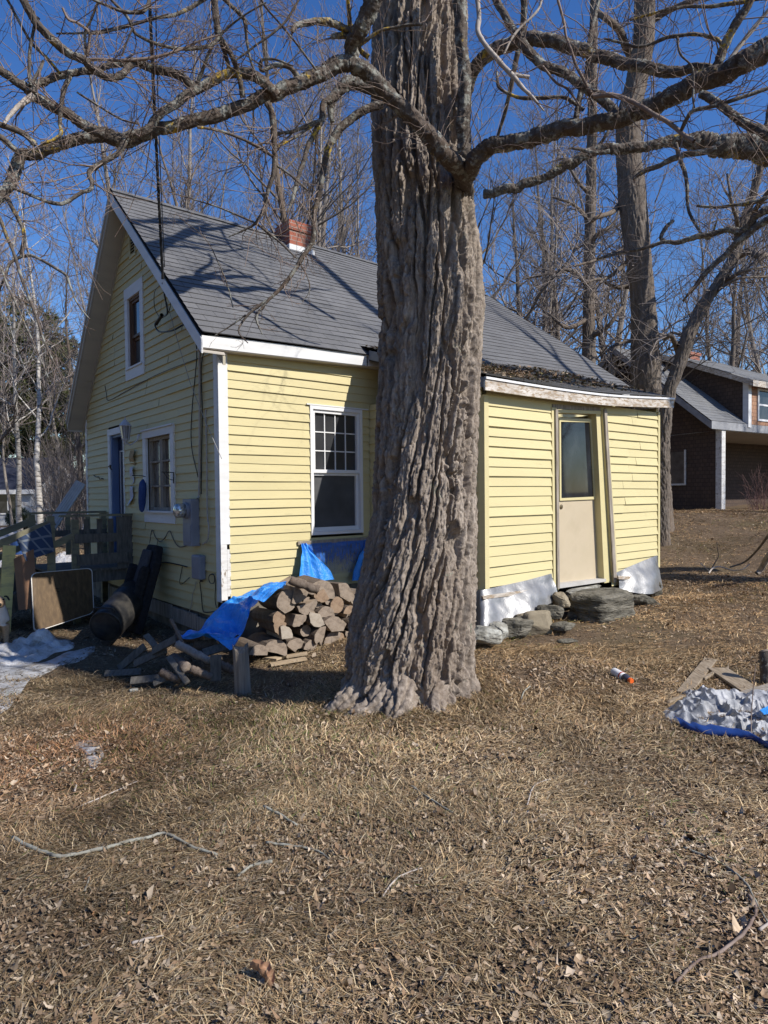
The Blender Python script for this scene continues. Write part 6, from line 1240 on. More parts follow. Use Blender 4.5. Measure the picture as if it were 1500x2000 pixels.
# papers, folded umbrella, brackets
m_pap = simple('white_paper', (.50, .52, .60), (.58, .60, .66), .9, 8, bstr=.1); m_man = simple('manila_paper', (.36, .25, .12), (.42, .30, .16), .9, 6, bstr=.1)
def paper(label, c4, mat, seed):
    P4 = [GW(px, py, -.03) for px, py in c4]; TL, TR, BR, BL = P4; g = np.zeros((9, 5, 3))
    for i in range(9):
        for j in range(5):
            r, s = i/8, j/4; p = (TL*(1-s)+TR*s)*(1-r)+(BL*(1-s)+BR*s)*r; g[i, j] = wor(-.03-.03*r*math.sin(r*5+seed)-.02*s*s, p[1], p[2])
    base = g[0].mean(0); m_ = MB(); m_.grid(g-base); m_.grid((g-base+np.array([-ha*.0+ha*.001]))[:, ::-1]); t = m_.build('notice', mat, None); t.location = base; return tag(t, label, 'notice', 'papers by the door')
paper('tan paper notice beside the gable door, topmost of three', ((254, 880), (265, 879), (263, 908), (252, 911)), m_man, 0); paper('long white paper notice below the tan one', ((254, 912), (262, 911), (262, 943), (252, 948)), m_pap, 1); paper('curled white paper notice, lowest beside the gable door', ((254, 950), (262, 949), (260, 980), (250, 988)), m_pap, 2)
u0_, u1_ = gwl(279, 936, .10), gwl(277, 996, .10); um = thing('folded_umbrella', 'folded blue umbrella hanging beside the lower gable window', 'umbrella', u1_); d_ = u0_-u1_
m_ = MB(); m_.lathe([(.012, -.03), (.035, .0), (.05, .1), (.055, .3), (.045, np.linalg.norm(d_)-.05), (.012, np.linalg.norm(d_))], (0, 0, 0), d_, 9); m_.build('canopy', simple('blue_umbrella_cloth', (.02, .05, .17), (.035, .075, .23), .7, 10, bstr=.3), um)
m_iron = simple('black_iron', (.012, .012, .013), (.025, .024, .024), .5, 9, bstr=.1)
def wire(name, label, cat, pts, r, mat=None, sides=6, n_=6, group=None, kind=None):
    P = smoothline(pts, n_); base = P[0].copy(); v, f = tube_np(P-base, r, sides); o = mkobj(name, v, [tuple(q_) for q_ in f.tolist()], mat or m_blk, smooth=True); o.location = base; return tag(o, label, cat, group, kind)
wire('plant_hook', 'black iron plant hook sticking out left of the lower window', 'hook', [gwl(284, 931, .04), gwl(276, 929, .12), gwl(268, 929, .22), gwl(258, 929, .3)], .006, m_iron)
hb_ = thing('scroll_bracket', 'black iron triangular bracket on the window trim', 'bracket', gwl(339, 935, .05)); m_ = MB(); bp = hb_.location; pp = lambda px, py, d: gwl(px, py, d)-np.array(bp)
m_.tube([pp(339, 922, .045), pp(339, 944, .045)], .007, 6); m_.tube([pp(339, 923, .05), pp(316, 922, .3)], .006, 6); m_.tube(smoothline([pp(339, 938, .05), pp(328, 934, .15), pp(320, 923, .27)], 5), .005, 6); m_.build('arm', m_iron, hb_)
wire('door_star', 'small dark ornament hung on the left door trim', 'ornament', [gwl(212, 911, .04), gwl(216, 909, .05), gwl(215, 914, .05), gwl(218, 917, .05)], .010, m_iron)
wire('iron_scroll', 'thin rusty wire ornament on the siding left of the door', 'ornament', [gwl(183, 928, .02), gwl(188, 932, .03), gwl(192, 931, .03), gwl(195, 936, .03), gwl(200, 934, .03), gwl(202, 937, .02)], .007, m_iron)
# ---- overhead service and the wires on the wall
HK = wor(-.30, GW(318, 545, -.3)[1], GW(318, 545, -.3)[2])
def twisted(name, label, p0, p1, sag, r, n_=90):
    s = np.linspace(0, 1, n_)[:, None]; P = p0*(1-s)+p1*s-np.array([0, 0, 1])*sag*4*s*(1-s); base = p0.copy(); T = TB(); d = p1-p0; d /= np.linalg.norm(d); e1 = np.cross(d, V3(0, 0, 1)); e1 /= np.linalg.norm(e1); e2 = np.cross(d, e1)
    for k in range(3): a_ = s*60+k*2.09; T.tube(P-base+(e1*np.cos(a_)+e2*np.sin(a_))*r*.9, r, 6)
    o = T.build(name, m_blk); o.location = base; return tag(o, label, 'cable')
twisted('service_cable', 'thick twisted black service cable rising from the gable rake', HK, PX(289, -60, 6.6), .05, .010)
h2 = wor(-.2, GW(323, 560, -.2)[1], GW(323, 560, -.2)[2]+.0); wire('telephone_cable', 'thin black cable running beside the twisted service cable', 'cable', [h2, PX(312, 300, 7.6), PX(306, 100, 6.9), PX(303, -60, 6.5)], .006)
G2 = lambda *q_: [gwl(px, py, d) for px, py, d in q_]
wire('drip_loop', 'looped black service splice hanging under the rake', 'cable', G2((318, 552, .28), (322, 580, .22), (327, 610, .18), (320, 618, .16), (308, 625, .15), (303, 636, .15), (312, 648, .14), (335, 646, .12), (355, 636, .08), (368, 628, .03)), .011)
wire('drip_loop', 'slack thin wire loop left of the black splice', 'cable', G2((316, 553, .28), (302, 570, .22), (302, 600, .18), (310, 618, .16)), .005); wire('drip_loop', 'thin wire loop from the rake down to the black splice', 'cable', G2((322, 556, .27), (332, 585, .2), (331, 605, .18), (322, 617, .16)), .006)
wire('splice_sleeve', 'fat black sleeve on the splice under the rake', 'cable', G2((316, 615, .17), (309, 626, .16), (305, 633, .16)), .026)
wire('guy_wire', 'thin straight wire running from the rake to the corner board', 'wire', [gwl(326, 590, .16), gwl(372, 750, .10), gwl(433, 896, .04)], .004, simple('pale_wire', (.2, .2, .2), (.4, .4, .38), .5, 3, bstr=0), n_=2)
wire('conduit', 'painted conduit running down the gable to the meter', 'conduit', G2((390, 672, .03), (390, 760, .03), (390, 860, .03), (389, 960, .03), (386, 974, .06)), .014, m_soff, 8); wire('conduit', 'thin black wire left of the painted conduit', 'conduit', G2((381, 655, .02), (384, 700, .03), (375, 800, .03), (374, 870, .03), (387, 932, .03)), .006); wire('conduit', 'black cable close along the right of the conduit', 'conduit', G2((400, 678, .02), (393, 720, .03), (395, 800, .03), (394, 880, .03), (393, 965, .04)), .007)
wire('conduit', 'grey cable bowing down right of the meter box', 'conduit', G2((402, 800, .02), (404, 900, .03), (405, 1000, .04), (408, 1030, .05), (405, 1055, .05), (396, 1063, .05)), .010, m_soff)
wire('wall_cable', 'thin cable stapled slantwise across the gable siding', 'cable', G2((205, 753, .02), (208, 770, .025), (212, 782, .025), (245, 765, .025), (288, 741, .025), (330, 722, .025), (388, 700, .025)), .0055, m_gwood)
wire('wall_cable', 'slack cord looped in a W on the siding left of the meter', 'cord', G2((289, 1092, .02), (296, 1037, .025), (303, 1048, .03), (312, 1058, .03), (322, 1050, .03), (331, 1037, .03), (340, 1056, .03), (350, 1068, .03), (364, 1066, .03)), .006, m_gwood)
wire('wall_cable', 'black cord running left from the telephone box', 'cord', G2((308, 1101, .03), (320, 1098, .03), (340, 1101, .03), (366, 1107, .03)), .008); wire('wall_cable', 'short black cord loop below the telephone box', 'cord', G2((356, 1107, .03), (351, 1136, .03), (356, 1140, .03), (370, 1128, .04)), .005); wire('wall_cable', 'black cord dropping to the ground by the corner', 'cord', G2((390, 1136, .04), (393, 1160, .03), (396, 1190, .03), (402, 1196, .03), (420, 1194, .03)), .006); wire('wall_cable', 'coiled black cord on a nail by the corner board', 'cord', G2((410, 1122, .02), (418, 1124, .04), (418, 1138, .05), (410, 1138, .05), (408, 1126, .04), (416, 1121, .04), (421, 1135, .04), (420, 1170, .03), (424, 1192, .03)), .005); wire('wall_cable', 'white cord and plug hanging under the telephone box', 'cord', G2((383, 1137, .04), (380, 1150, .03), (376, 1162, .03), (374, 1180, .03), (368, 1200, .03)), .005, m_soff)
# ================================================================== FIREWOOD
m_lbark = barkmat('firewood_bark', (.07, .052, .042), (.13, .10, .08), (.20, .165, .135), sc=2.2, bstr=.9)
m_split = simple('weathered_split_wood', (.16, .118, .085), (.31, .24, .175), .85, 5, (1, 1, 1), 6, .6, .01, c3=(.41, .325, .24))
def endgrain(name, c1, c2, c3):
    m, nt, b = newmat(name); v = coords(nt); w1 = N(nt, 'ShaderNodeTexWave', Scale=26.0, Distortion=5.0, Detail=4.0); w1.wave_type = 'RINGS'; w1.rings_direction = 'SPHERICAL'; nt.links.new(v, w1.inputs['Vector'])
    n_ = noise(nt, v, 11, 5, .7); c = mix(nt, .13, ramp(nt, n_, [(.3, c1), (.5, c2), (.75, c3)]).outputs[0], ramp(nt, w1.outputs['Fac'], [(.2, c1), (.8, c3)]).outputs[0])
    nt.links.new(c, b.inputs['Base Color']); b.inputs['Roughness'].default_value = .85; bump(nt, b, n_, .5, .01); return m
m_end = endgrain('grey_brown_end_grain', (.115, .088, .068), (.25, .196, .15), (.38, .315, .255)); m_endo = endgrain('orange_end_grain', (.14, .09, .057), (.26, .178, .118), (.37, .275, .19)); m_endw = endgrain('bleached_end_grain', (.24, .20, .16), (.36, .31, .25), (.46, .41, .35))
def log_mesh(name, poly, axis, ln, mats, seed, bark_edges=None, taper=.04, origin=None):
    """poly: 3d end-face outline (front face); runs ln along axis"""
    g = random.Random(seed); poly = np.array(poly); c = poly.mean(0); axis = np.asarray(axis); nS = 6; rings = []
    for k in range(nS):
        t = k/(nS-1); R = c+axis*ln*t+(poly-c)*(1-taper*t)*(1+.03*vn(np.arange(len(poly))*.9, t*3, seed, 5))[:, None]; rings.append(R)
    rings = np.array(rings); mb_ = MB(); base = c if origin is None else np.asarray(origin); n = len(poly); vs = rings.reshape(-1, 3)-base
    fs, mi = [], []
    fl = np.cross(poly[1]-c, poly[2]-poly[1]) @ axis > 0
    for k in range(nS-1):
        for j in range(n):
            q_ = (k*n+j, k*n+(j+1) % n, (k+1)*n+(j+1) % n, (k+1)*n+j); fs.append(q_ if fl else q_[::-1]); mi.append(0 if (bark_edges is None or bark_edges[j]) else 1)
    vs = np.vstack([vs, (c-axis*.004)-base, (c+axis*ln)-base])
    for j in range(n):
        q_ = (len(vs)-2, (j+1) % n, j); fs.append(q_ if fl else q_[::-1]); mi.append(2); o_ = (nS-1)*n; q_ = (len(vs)-1, o_+j, o_+(j+1) % n); fs.append(q_ if fl else q_[::-1]); mi.append(2)
    o = mkobj(name, vs, fs, list(mats), None, False, False, mi); o.location = base
    for p in o.data.polygons: p.use_smooth = False
    return o
def cross_sec(kind, r, g, n_=18):
    """2d outline + which edges are bark"""
    if kind == 'round':
        a_ = [2*math.pi*k/n_ for k in range(n_)]; P = [(math.cos(t)*r*g.uniform(.93, 1.06), math.sin(t)*r*g.uniform(.93, 1.06)) for t in a_]; return P, [True]*n_
    span = {'half': math.pi, 'quarter': math.pi*.62, 'third': math.pi*.8}[kind]; m_ = 11
    P = [(math.cos(-span/2+span*k/m_)*r*g.uniform(.95, 1.05)*1.25, math.sin(-span/2+span*k/m_)*r*g.uniform(.95, 1.05)*1.25) for k in range(m_+1)]; bk = [True]*m_
    if kind == 'half': P += [(.05*r*g.uniform(-1, 1), -.4*r+.8*r*0), ]; bk += [False, False]; P[-1] = (g.uniform(-.12, .08)*r, g.uniform(-.3, .3)*r)
    else: P += [(-.15*r, g.uniform(-.1, .1)*r)]; bk += [False, False]
    c = np.mean(P, axis=0); P = [(x_-c[0], y_-c[1]) for x_, y_ in P]; return P, bk
GRP = 'firewood logs stacked under the front window'
LOGS = [ # crop px x, y, r, kind, turn, end, label
 (1080, 320, 88, 'half', 1.3, m_end, 'wide split log on top of the woodpile, right of the round pole'), (1232, 335, 72, 'third', .6, m_end, 'split log at the top right of the woodpile, touching the trunk in view'),
 (1068, 392, 66, 'quarter', 4.4, m_endo, 'orange brown split log under the wide top log'), (948, 362, 76, 'third', 5.6, m_end, 'thick split log nearest the tarp on the top row'), (848, 405, 74, 'round', 0, m_end, 'big round log with a pale end at the left of the second row'),
 (985, 455, 62, 'half', 4.9, m_end, 'flat lens-shaped log below the top left split'), (1170, 430, 56, 'round', 0, m_endo, 'orange log second from the right in the second row'), (1238, 452, 46, 'quarter', 2.0, m_endo, 'small orange split at the right of the second row'),
 (1100, 470, 58, 'half', 1.5, m_end, 'domed half log in the middle of the woodpile'), (798, 512, 46, 'round', 0, m_endo, 'slim round log at the left of the middle row'), (790, 582, 66, 'quarter', 3.6, m_endo, 'square-cut split log with a long exposed grey side'),
 (935, 540, 62, 'quarter', 5.2, m_end, 'wedge-shaped split in the middle row left of the bleached one'), (1030, 536, 64, 'third', 4.0, m_endw, 'bleached pale split in the middle of the woodpile'), (1160, 536, 76, 'third', 1.1, m_end, 'large log at the right of the middle row'),
 (855, 592, 62, 'quarter', .8, m_endw, 'pale wedge beside the square-cut split'), (1052, 612, 56, 'third', 2.5, m_end, 'log below the bleached split'), (1138, 632, 66, 'half', 1.9, m_end, 'half log in the bottom row, second from the right'), (1205, 632, 34, 'quarter', .2, m_endo, 'narrow split wedged against the trunk end of the bottom row'),
 (900, 662, 64, 'quarter', 1.6, m_end, 'triangular split in the bottom row left of centre'), (1000, 672, 62, 'quarter', 1.9, m_end, 'triangular split in the middle of the bottom row'), (790, 692, 74, 'half', 1.2, m_end, 'large bottom row log with a notched top'), (672, 712, 52, 'half', 1.4, m_end, 'shaded log at the left end of the bottom row')]
for k, (cx, cy, r, kind, turn, em, lb) in enumerate(LOGS):
    g = random.Random(500+k); px, py = 300+cx*.3067, 1050+cy*.3067; vf = -.78+g.uniform(-.05, .05); c = FW(px, py, vf); rw = r*.3067*7.0/FPX*.99
    P, bk = cross_sec(kind, rw, g); ca, sa = math.cos(turn), math.sin(turn); poly = [wor(c[0]+x_*ca-y_*sa, vf, c[2]+x_*sa+y_*ca) for x_, y_ in P]
    axd = hb*math.cos(.12*g.uniform(-1, 1))+ha*.10*g.uniform(-1, 1)+V3(0, 0, g.uniform(-.05, .05)); tag(log_mesh('firewood_log', poly, axd, g.uniform(.40, .46), (m_lbark, m_split, em), 600+k, bk), lb, 'log', GRP)
# inner rows that hold the pile up, seen between the front ends
for k in range(30):
    g = random.Random(800+k); u_ = .58+(k % 8)*.165+.08*((k//8) % 2); z_ = -.06+.155*(k//8)+g.uniform(-.02, .02); P, bk = cross_sec(g.choice(('half', 'third', 'round', 'quarter')), .068, g); tr_ = g.uniform(0, 6.28); poly = [wor(u_+x_*math.cos(tr_)-y_*math.sin(tr_), -.715, z_+x_*math.sin(tr_)+y_*math.cos(tr_)) for x_, y_ in P]; tag(log_mesh('firewood_log', poly, hb, .36, (m_lbark, m_split, m_end), 820+k, bk), 'small split filling a gap between the larger log ends', 'log', GRP)
def pole(name, label, cat, p0, p1, r0_, r1_, mat, seed=0, sides=12, endm=None, group=None, wob=.12):
    P = np.array([p0*(1-t)+p1*t for t in np.linspace(0, 1, 14)]); R = np.linspace(r0_, r1_, 14); P += r0_*wob*np.stack([vn(np.arange(14)*.5, seed, 0, 1), vn(np.arange(14)*.5, seed, 3, 2), vn(np.arange(14)*.5, seed, 6, 3)], -1); v, f = tube_np(P, R*(1+.08*vn(np.arange(14)*1.3, seed, 0, 4)), sides); v = v+.06*r0_*np.random.RandomState(seed).normal(0, 1, v.shape)
    base = P[0].copy(); fl = [tuple(q_) for q_ in f.tolist()]+[tuple(range(sides))[::-1], tuple(range(13*sides, 14*sides))]; o = mkobj(name, v-base, fl, [mat, endm or mat], None, True, False, [0]*(len(fl)-2)+[1, 1]); o.location = base; return tag(o, label, cat, group)
pole('firewood_log', 'round grey pole lying along the top left of the woodpile', 'log', PX(566, 1133, 6.95), PX(622, 1153, 7.0), .045, .05, m_lbark, 3, endm=m_end, group=GRP)
# pallet slats under the pile
for k, (q0, q1, lb) in enumerate((((528, 1298), (598, 1286), 'longest pale slat under the front of the woodpile'), ((520, 1284), (545, 1287), 'short pale slat end left under the woodpile'), ((560, 1282), (600, 1276), 'pale slat behind the longest one under the woodpile'))):
    a_, b_ = GP(*q0, up=.03), GP(*q1, up=.03); m_ = MB(); m_.beam(V3(0, 0, 0), b_-a_, .09, .02); o = m_.build('pallet_slat', simple('pale_pallet_wood_%d' % k, (.36, .27, .17), (.48, .38, .26), .8, 6), None); o.location = a_; tag(o, lb, 'slat', 'pale slats under the woodpile')
# standing split log
st = GP(471, 1358); m_ = MB(); g = random.Random(9); nr = 16; hh = [0, .04, .12, .2, .3, .36, .40]; rings = []
for h in hh: rings.append([(math.cos(t)*(.070+.010*vn(math.cos(t)*3+5, math.sin(t)*3, h*2, 9)+.012*vn(t*4.3, h*1.2, 0, 10))*1.0+.018*(1-h/.4)-.010, math.sin(t)*.055, h-.05+(.035*math.sin(t*2+1) if h == .40 else 0)) for t in [2*math.pi*i/nr for i in range(nr)]])
m_.grid(np.array(rings), closed=True); o_n = m_.n; m_.f.append(tuple(range(o_n-nr, o_n))); m_.m.append(0); o = m_.build('standing_log', simple('furrowed_grey_split_wood', (.17, .14, .115), (.33, .285, .235), .9, 3, (14, 14, 1), 6, 1.0, .012), None); o.location = st; o.scale = (1, 1, 1.22); tag(o, 'weathered split log standing upright in front of the blue tarp', 'log')
# scrap wood heap left of the pile
SC = [((346, 1258), (411, 1291), 8.5, 6.2, 6.05, 'speckled barky log slanting on the scrap heap', 'r'), ((363, 1304), (340, 1285), 11, 5.95, 6.4, 'short round log with a pale end in the scrap heap', 'r'), ((422, 1279), (421, 1330), 11, 5.95, 5.9, 'flat grey board standing on end beside the scrap heap', 'p'),
      ((329, 1283), (366, 1334), 6, 6.1, 5.85, 'grey plank slanting down to the grass', 'p'), ((298, 1272), (345, 1247), 9, 6.5, 6.4, 'broad plank at the top left of the scrap heap', 'p'), ((374, 1307), (413, 1322), 8, 5.9, 5.9, 'short dark log at the foot of the scrap heap', 'r'), ((334, 1210), (357, 1256), 4, 6.5, 6.3, 'thin stick poking up from the scrap heap', 'r'), ((396, 1276), (440, 1262), 9, 6.2, 6.3, 'dark board under the hanging tarp edge', 'p'),
      ((262, 1297), (325, 1268), 9, 6.6, 6.5, 'thick dark timber lying left in the scrap heap', 'p'), ((232, 1306), (283, 1262), 9, 6.8, 6.8, 'dark board leaning at the left end of the scrap heap', 'p'), ((205, 1316), (275, 1312), 8, 6.6, 6.5, 'flat dark plank on the ground left of the scrap heap', 'p'), ((255, 1330), (330, 1322), 8, 6.1, 6.1, 'flat grey plank on the grass in front of the scrap heap', 'p'), ((300, 1336), (338, 1318), 6, 6.0, 6.0, 'short board end lying in front of the scrap heap', 'p'), ((285, 1240), (320, 1282), 7, 6.7, 6.5, 'narrow board propped in the middle of the scrap heap', 'p'), ((430, 1300), (462, 1310), 9, 6.0, 6.0, 'shaded log beside the standing split log', 'r'), ((315, 1312), (350, 1328), 8, 6.0, 5.95, 'half buried dark log under the planks', 'r'), ((380, 1262), (425, 1255), 10, 6.5, 6.5, 'dark log under the left end of the tarp', 'r'), ((345, 1240), (395, 1250), 11, 6.7, 6.6, 'dark log right under the tarp tip', 'r')]
for k, (q0, q1, r, y0, y1, lb, kd) in enumerate(SC):
    a_, b_ = PX(*q0, y0), PX(*q1, y1); rw = r*6.1/FPX
    if kd == 'r': pole('scrap_log', lb, 'log', a_, b_, rw, rw*.9, m_lbark if k != 0 else m_grey, 40+k, 10, m_end, 'scrap wood left of the woodpile')
    else: m_ = MB(); m_.beam(V3(0, 0, 0), b_-a_, rw*1.9, .025, up=(.2, -.8, .6)); o = m_.build('scrap_board', m_gwood, None); o.location = a_; bevel(o, .004); tag(o, lb, 'board', 'scrap wood left of the woodpile')
# ================================================================== TARPS
m_tarp, nt, b = newmat('blue_poly_tarp'); v = coords(nt); f = noise(nt, v, 4, 4); wv = noise(nt, v, 120, 2)
nt.links.new(ramp(nt, f, [(.3, (.018, .19, .62)), (.6, (.04, .30, .82)), (.8, (.13, .43, .88))]).outputs[0], b.inputs['Base Color']); b.inputs['Roughness'].default_value = .33; b.inputs['Specular IOR Level'].default_value = .5; bump(nt, b, noise(nt, v, 16, 5, .65), .7, .035)
def tarp_sheet(name, label, top, bot, nx, ny, amp, seed, mat, cat='tarp', freq=5.0, thick=.003, nrm=None):
    T = smoothline([PX(*p) for p in top], 8); B = smoothline([PX(*p) for p in bot], 8)
    rs = lambda Q: np.stack([np.interp(np.linspace(0, len(Q)-1, nx), np.arange(len(Q)), Q[:, k]) for k in range(3)], -1)
    T, B = rs(T), rs(B); w_ = np.linspace(0, 1, ny)[:, None, None]; P = T[None]*(1-w_)+B[None]*w_
    n_ = np.cross(P[:, -1:].mean(0)-P[:, :1].mean(0), P[-1:].mean(1)-P[:1].mean(1)).ravel() if nrm is None else np.asarray(nrm, float); n_ = n_/np.linalg.norm(n_)
    if n_ @ (CAM-P.mean((0, 1))) < 0: n_ = -n_
    s_, r_ = np.meshgrid(np.linspace(0, 1, nx), np.linspace(0, 1, ny)); h = amp*(fbm(s_*freq, r_*freq*.5, 0, 4, seed)+.7*(1-2*np.abs(vn(s_*freq*1.2+r_*2, r_*freq*.35, 0, seed+7)))); P = P+n_*h[..., None]
    base = P.mean((0, 1)); m_ = MB(); m_.grid(P-base); m_.grid((P-base-n_*thick)[:, ::-1]); o = m_.build(name, mat, None, smooth=True); o.location = base; return tag(o, label, cat), P
tarp_sheet('blue_tarp', 'bright blue tarp draped over the left end of the woodpile', [(560, 1138, 7.15), (520, 1146, 7.15), (490, 1152, 7.1), (455, 1170, 7.0), (432, 1184, 6.95), (408, 1208, 6.85), (388, 1224, 6.75), (365, 1236, 6.6), (347, 1247, 6.45)], [(550, 1150, 6.85), (515, 1172, 6.65), (490, 1190, 6.5), (484, 1212, 6.45), (474, 1234, 6.4), (460, 1250, 6.35), (445, 1262, 6.3), (405, 1240, 6.3), (352, 1250, 6.35)], 120, 50, .06, 12, m_tarp, freq=8.0, nrm=(.2, -.6, .75))
tarp_sheet('blue_tarp_flap', 'darker hanging flap of blue tarp in front of the scrap heap', [(405, 1236, 6.28), (430, 1238, 6.28), (456, 1246, 6.28), (474, 1236, 6.34)], [(412, 1243, 6.25), (432, 1256, 6.22), (450, 1270, 6.22), (458, 1262, 6.26)], 40, 14, .02, 15, m_tarp)
# torn tarp under the window
rem = thing('torn_tarp', 'torn blue tarp tacked under the front window behind the woodpile', 'tarp', wor(1.6, -.03, .75), HYAW)
ro_ = np.array([1.6, -.03, .75]); m_ = MB(); m_.box(V3(.99, -.048, 1.00)-ro_, V3(2.12, -.024, 1.045)-ro_); m_.build('batten', m_wood, rem)
def hang(cols, seed, mat, name, nx=26, ny=26, amp=.03):
    """cols: (z, u0, u1, out) rows from top to bottom"""
    C_ = smoothline(cols, 8); rows = np.stack([np.interp(np.linspace(0, len(C_)-1, ny), np.arange(len(C_)), C_[:, k]) for k in range(4)], -1); P = np.zeros((ny, nx, 3))
    for i, (z, u0_, u1_, d_) in enumerate(rows):
        s = np.linspace(0, 1, nx); w_ = u1_-u0_; P[i] = np.stack([u0_+w_*s, -.05-d_-amp*(.5+.5*np.sin(s*17+seed+i*.08))*min(1, w_*6)-.02*vn(s*6, i*.2, 0, seed), z+0*s], -1)
    m2 = MB(); m2.grid(P-ro_); return m2.build(name, mat, rem, smooth=True)
hang([(1.02, 1.02, 1.10, .0), (.92, 1.00, 1.16, .03), (.80, .97, 1.26, .06), (.68, .93, 1.36, .09), (.55, .90, 1.42, .12)], 1, m_tarp, 'left_swag'); hang([(1.02, 2.02, 2.14, .0), (.9, 1.96, 2.15, .03), (.78, 1.86, 2.15, .05), (.66, 1.78, 2.14, .07), (.50, 1.72, 2.12, .09)], 2, m_tarp, 'right_swag')
m_scrim, nt, b = newmat('frayed_translucent_tarp'); v = coords(nt, (9, 9, 1.5)); f = noise(nt, v, 5, 5, .7); z_ = N(nt, 'ShaderNodeSeparateXYZ'); tcn = nt.nodes.new('ShaderNodeTexCoord'); nt.links.new(tcn.outputs['Object'], z_.inputs[0])
b.inputs['Base Color'].default_value = (.03, .14, .5, 1); b.inputs['Roughness'].default_value = .5; mm = nt.nodes.new('ShaderNodeMath'); mm.operation = 'MULTIPLY_ADD'; mm.inputs[1].default_value = .75; nt.links.new(z_.outputs[2], mm.inputs[0]); nt.links.new(f, mm.inputs[2]); nt.links.new(ramp(nt, mm.outputs[0], [(.42, (.12, .12, .12)), (.66, (.85, .85, .85))]).outputs[0], b.inputs['Alpha'])
hang([(1.01, 1.04, 2.08, .0), (.95, 1.08, 2.05, .005), (.85, 1.16, 2.0, .01), (.72, 1.30, 1.9, .01), (.60, 1.4, 1.82, .01)], 3, m_scrim, 'frayed_mesh', amp=.006)
# white and blue tarp crumpled on the grass at the right
m_wt, nt, b = newmat('silver_white_tarp'); v = coords(nt); f = noise(nt, v, 5, 5); nt.links.new(ramp(nt, f, [(.3, (.13, .133, .14)), (.5, (.32, .325, .34)), (.8, (.45, .455, .47))]).outputs[0], b.inputs['Base Color']); b.inputs['Roughness'].default_value = .45; bump(nt, b, noise(nt, v, 22, 5, .7), .4, .02)
out = [(1292, 1392), (1312, 1381), (1335, 1366), (1332, 1356), (1370, 1354), (1410, 1358), (1450, 1362), (1500, 1354), (1560, 1350), (1600, 1400), (1580, 1470), (1520, 1472), (1473, 1447), (1420, 1438), (1367, 1432), (1327, 1417), (1298, 1407)]
Q = smoothline([GP(px, py) for px, py in out+out[:1]], 14)[:-1]; cq = Q.mean(0); rings = []
for s in np.r_[np.linspace(0, .9, 64), .93, .96, .985, 1.0]:
    P = cq+(Q-cq)*s; z = gz(P[:, 0], P[:, 1]); rr_ = 1-2*np.abs(vn(P[:, 0]*5.5, P[:, 1]*5.5, 0, 71)); r2 = 1-2*np.abs(vn(P[:, 0]*12, P[:, 1]*12, 3, 72)); hgt = .025+.036*np.clip(rr_, -.2, 1)+.03*r2+.012*(1-2*np.abs(vn(P[:, 0]*24, P[:, 1]*24, 5, 74)))+.03*vn(P[:, 0]*2.5, P[:, 1]*2.5, 0, 73); P[:, 2] = z+np.maximum(hgt, .012)*(1-s**8)+.008; rings.append(P)
wt = thing('crumpled_tarp', 'crumpled silver tarp with a blue underside lying on the grass at the right', 'tarp', (cq[0], cq[1], float(gz(cq[:1], cq[1:2])[0]))); off_ = np.array(wt.location)
m_ = MB(); m_.grid(np.array(rings)-off_, closed=True); m_.build('silver_side', m_wt, wt, smooth=False)
seg_ = smoothline([GP(px, py, .012) for px, py in ((1327, 1420), (1367, 1435), (1420, 1440), (1473, 1450), (1520, 1476), (1560, 1480))], 8); m_ = MB(); nseg = len(seg_); S_ = np.array([seg_+V3(0, .10, .045)+np.c_[np.zeros((nseg, 2)), .012*vn(np.arange(nseg)*.6, 0, 0, 5)], seg_+V3(0, .02, .045), seg_+V3(0, -.02, .012), seg_+V3(0, .02, .0)]); m_.grid(S_-off_); m_.build('blue_edge', simple('navy_tarp_underside', (.012, .04, .17), (.022, .065, .26), .45, 6, bstr=.3), wt, smooth=True)
P = np.array([GP(px, py, .085) for px, py in ((1484, 1388), (1530, 1366), (1540, 1385), (1492, 1396))])-off_; m_ = MB(); m_.prism(list(P), (0, 0, .006)); m_.build('blue_fold', m_tarp, wt)
# ================================================================== THINGS LYING IN THE YARD
def board(label, q0, q1, w_, mat, up=.02, th_=.022, group='boards lying by the crumpled tarp', lift=(0, 0)):
    a_, b_ = GP(*q0, up=up+lift[0]), GP(*q1, up=up+lift[1]); m_ = MB(); m_.beam(V3(0, 0, 0), b_-a_, w_, th_); o = m_.build('loose_board', mat, None); o.location = a_; bevel(o, .003); tag(o, label, 'board', group)
m_oldb = simple('weathered_tan_board', (.20, .155, .105), (.34, .275, .20), .85, 4, (10, 2, 2), 6, .4, .005)
board('long narrow board pointing away from the tarp', (1335, 1354), (1388, 1288), .105, m_oldb); board('wide board lying across behind the tarp', (1401, 1306), (1470, 1352), .17, m_oldb, .03); board('thin short slat between the two boards', (1374, 1326), (1398, 1312), .03, m_oldb, .03); board('pale stick-like slat at the tarp corner', (1304, 1373), (1333, 1360), .035, m_oldb, .02); board('board end under the tarp at the right edge', (1450, 1357), (1520, 1336), .08, m_wood, .04)
pole('upright_log', 'short log standing on end at the right edge by the boards', 'log', GP(1500, 1338), GP(1500, 1338)+V3(.0, .05, .27), .050, .046, m_limb, 77, 12, m_end)
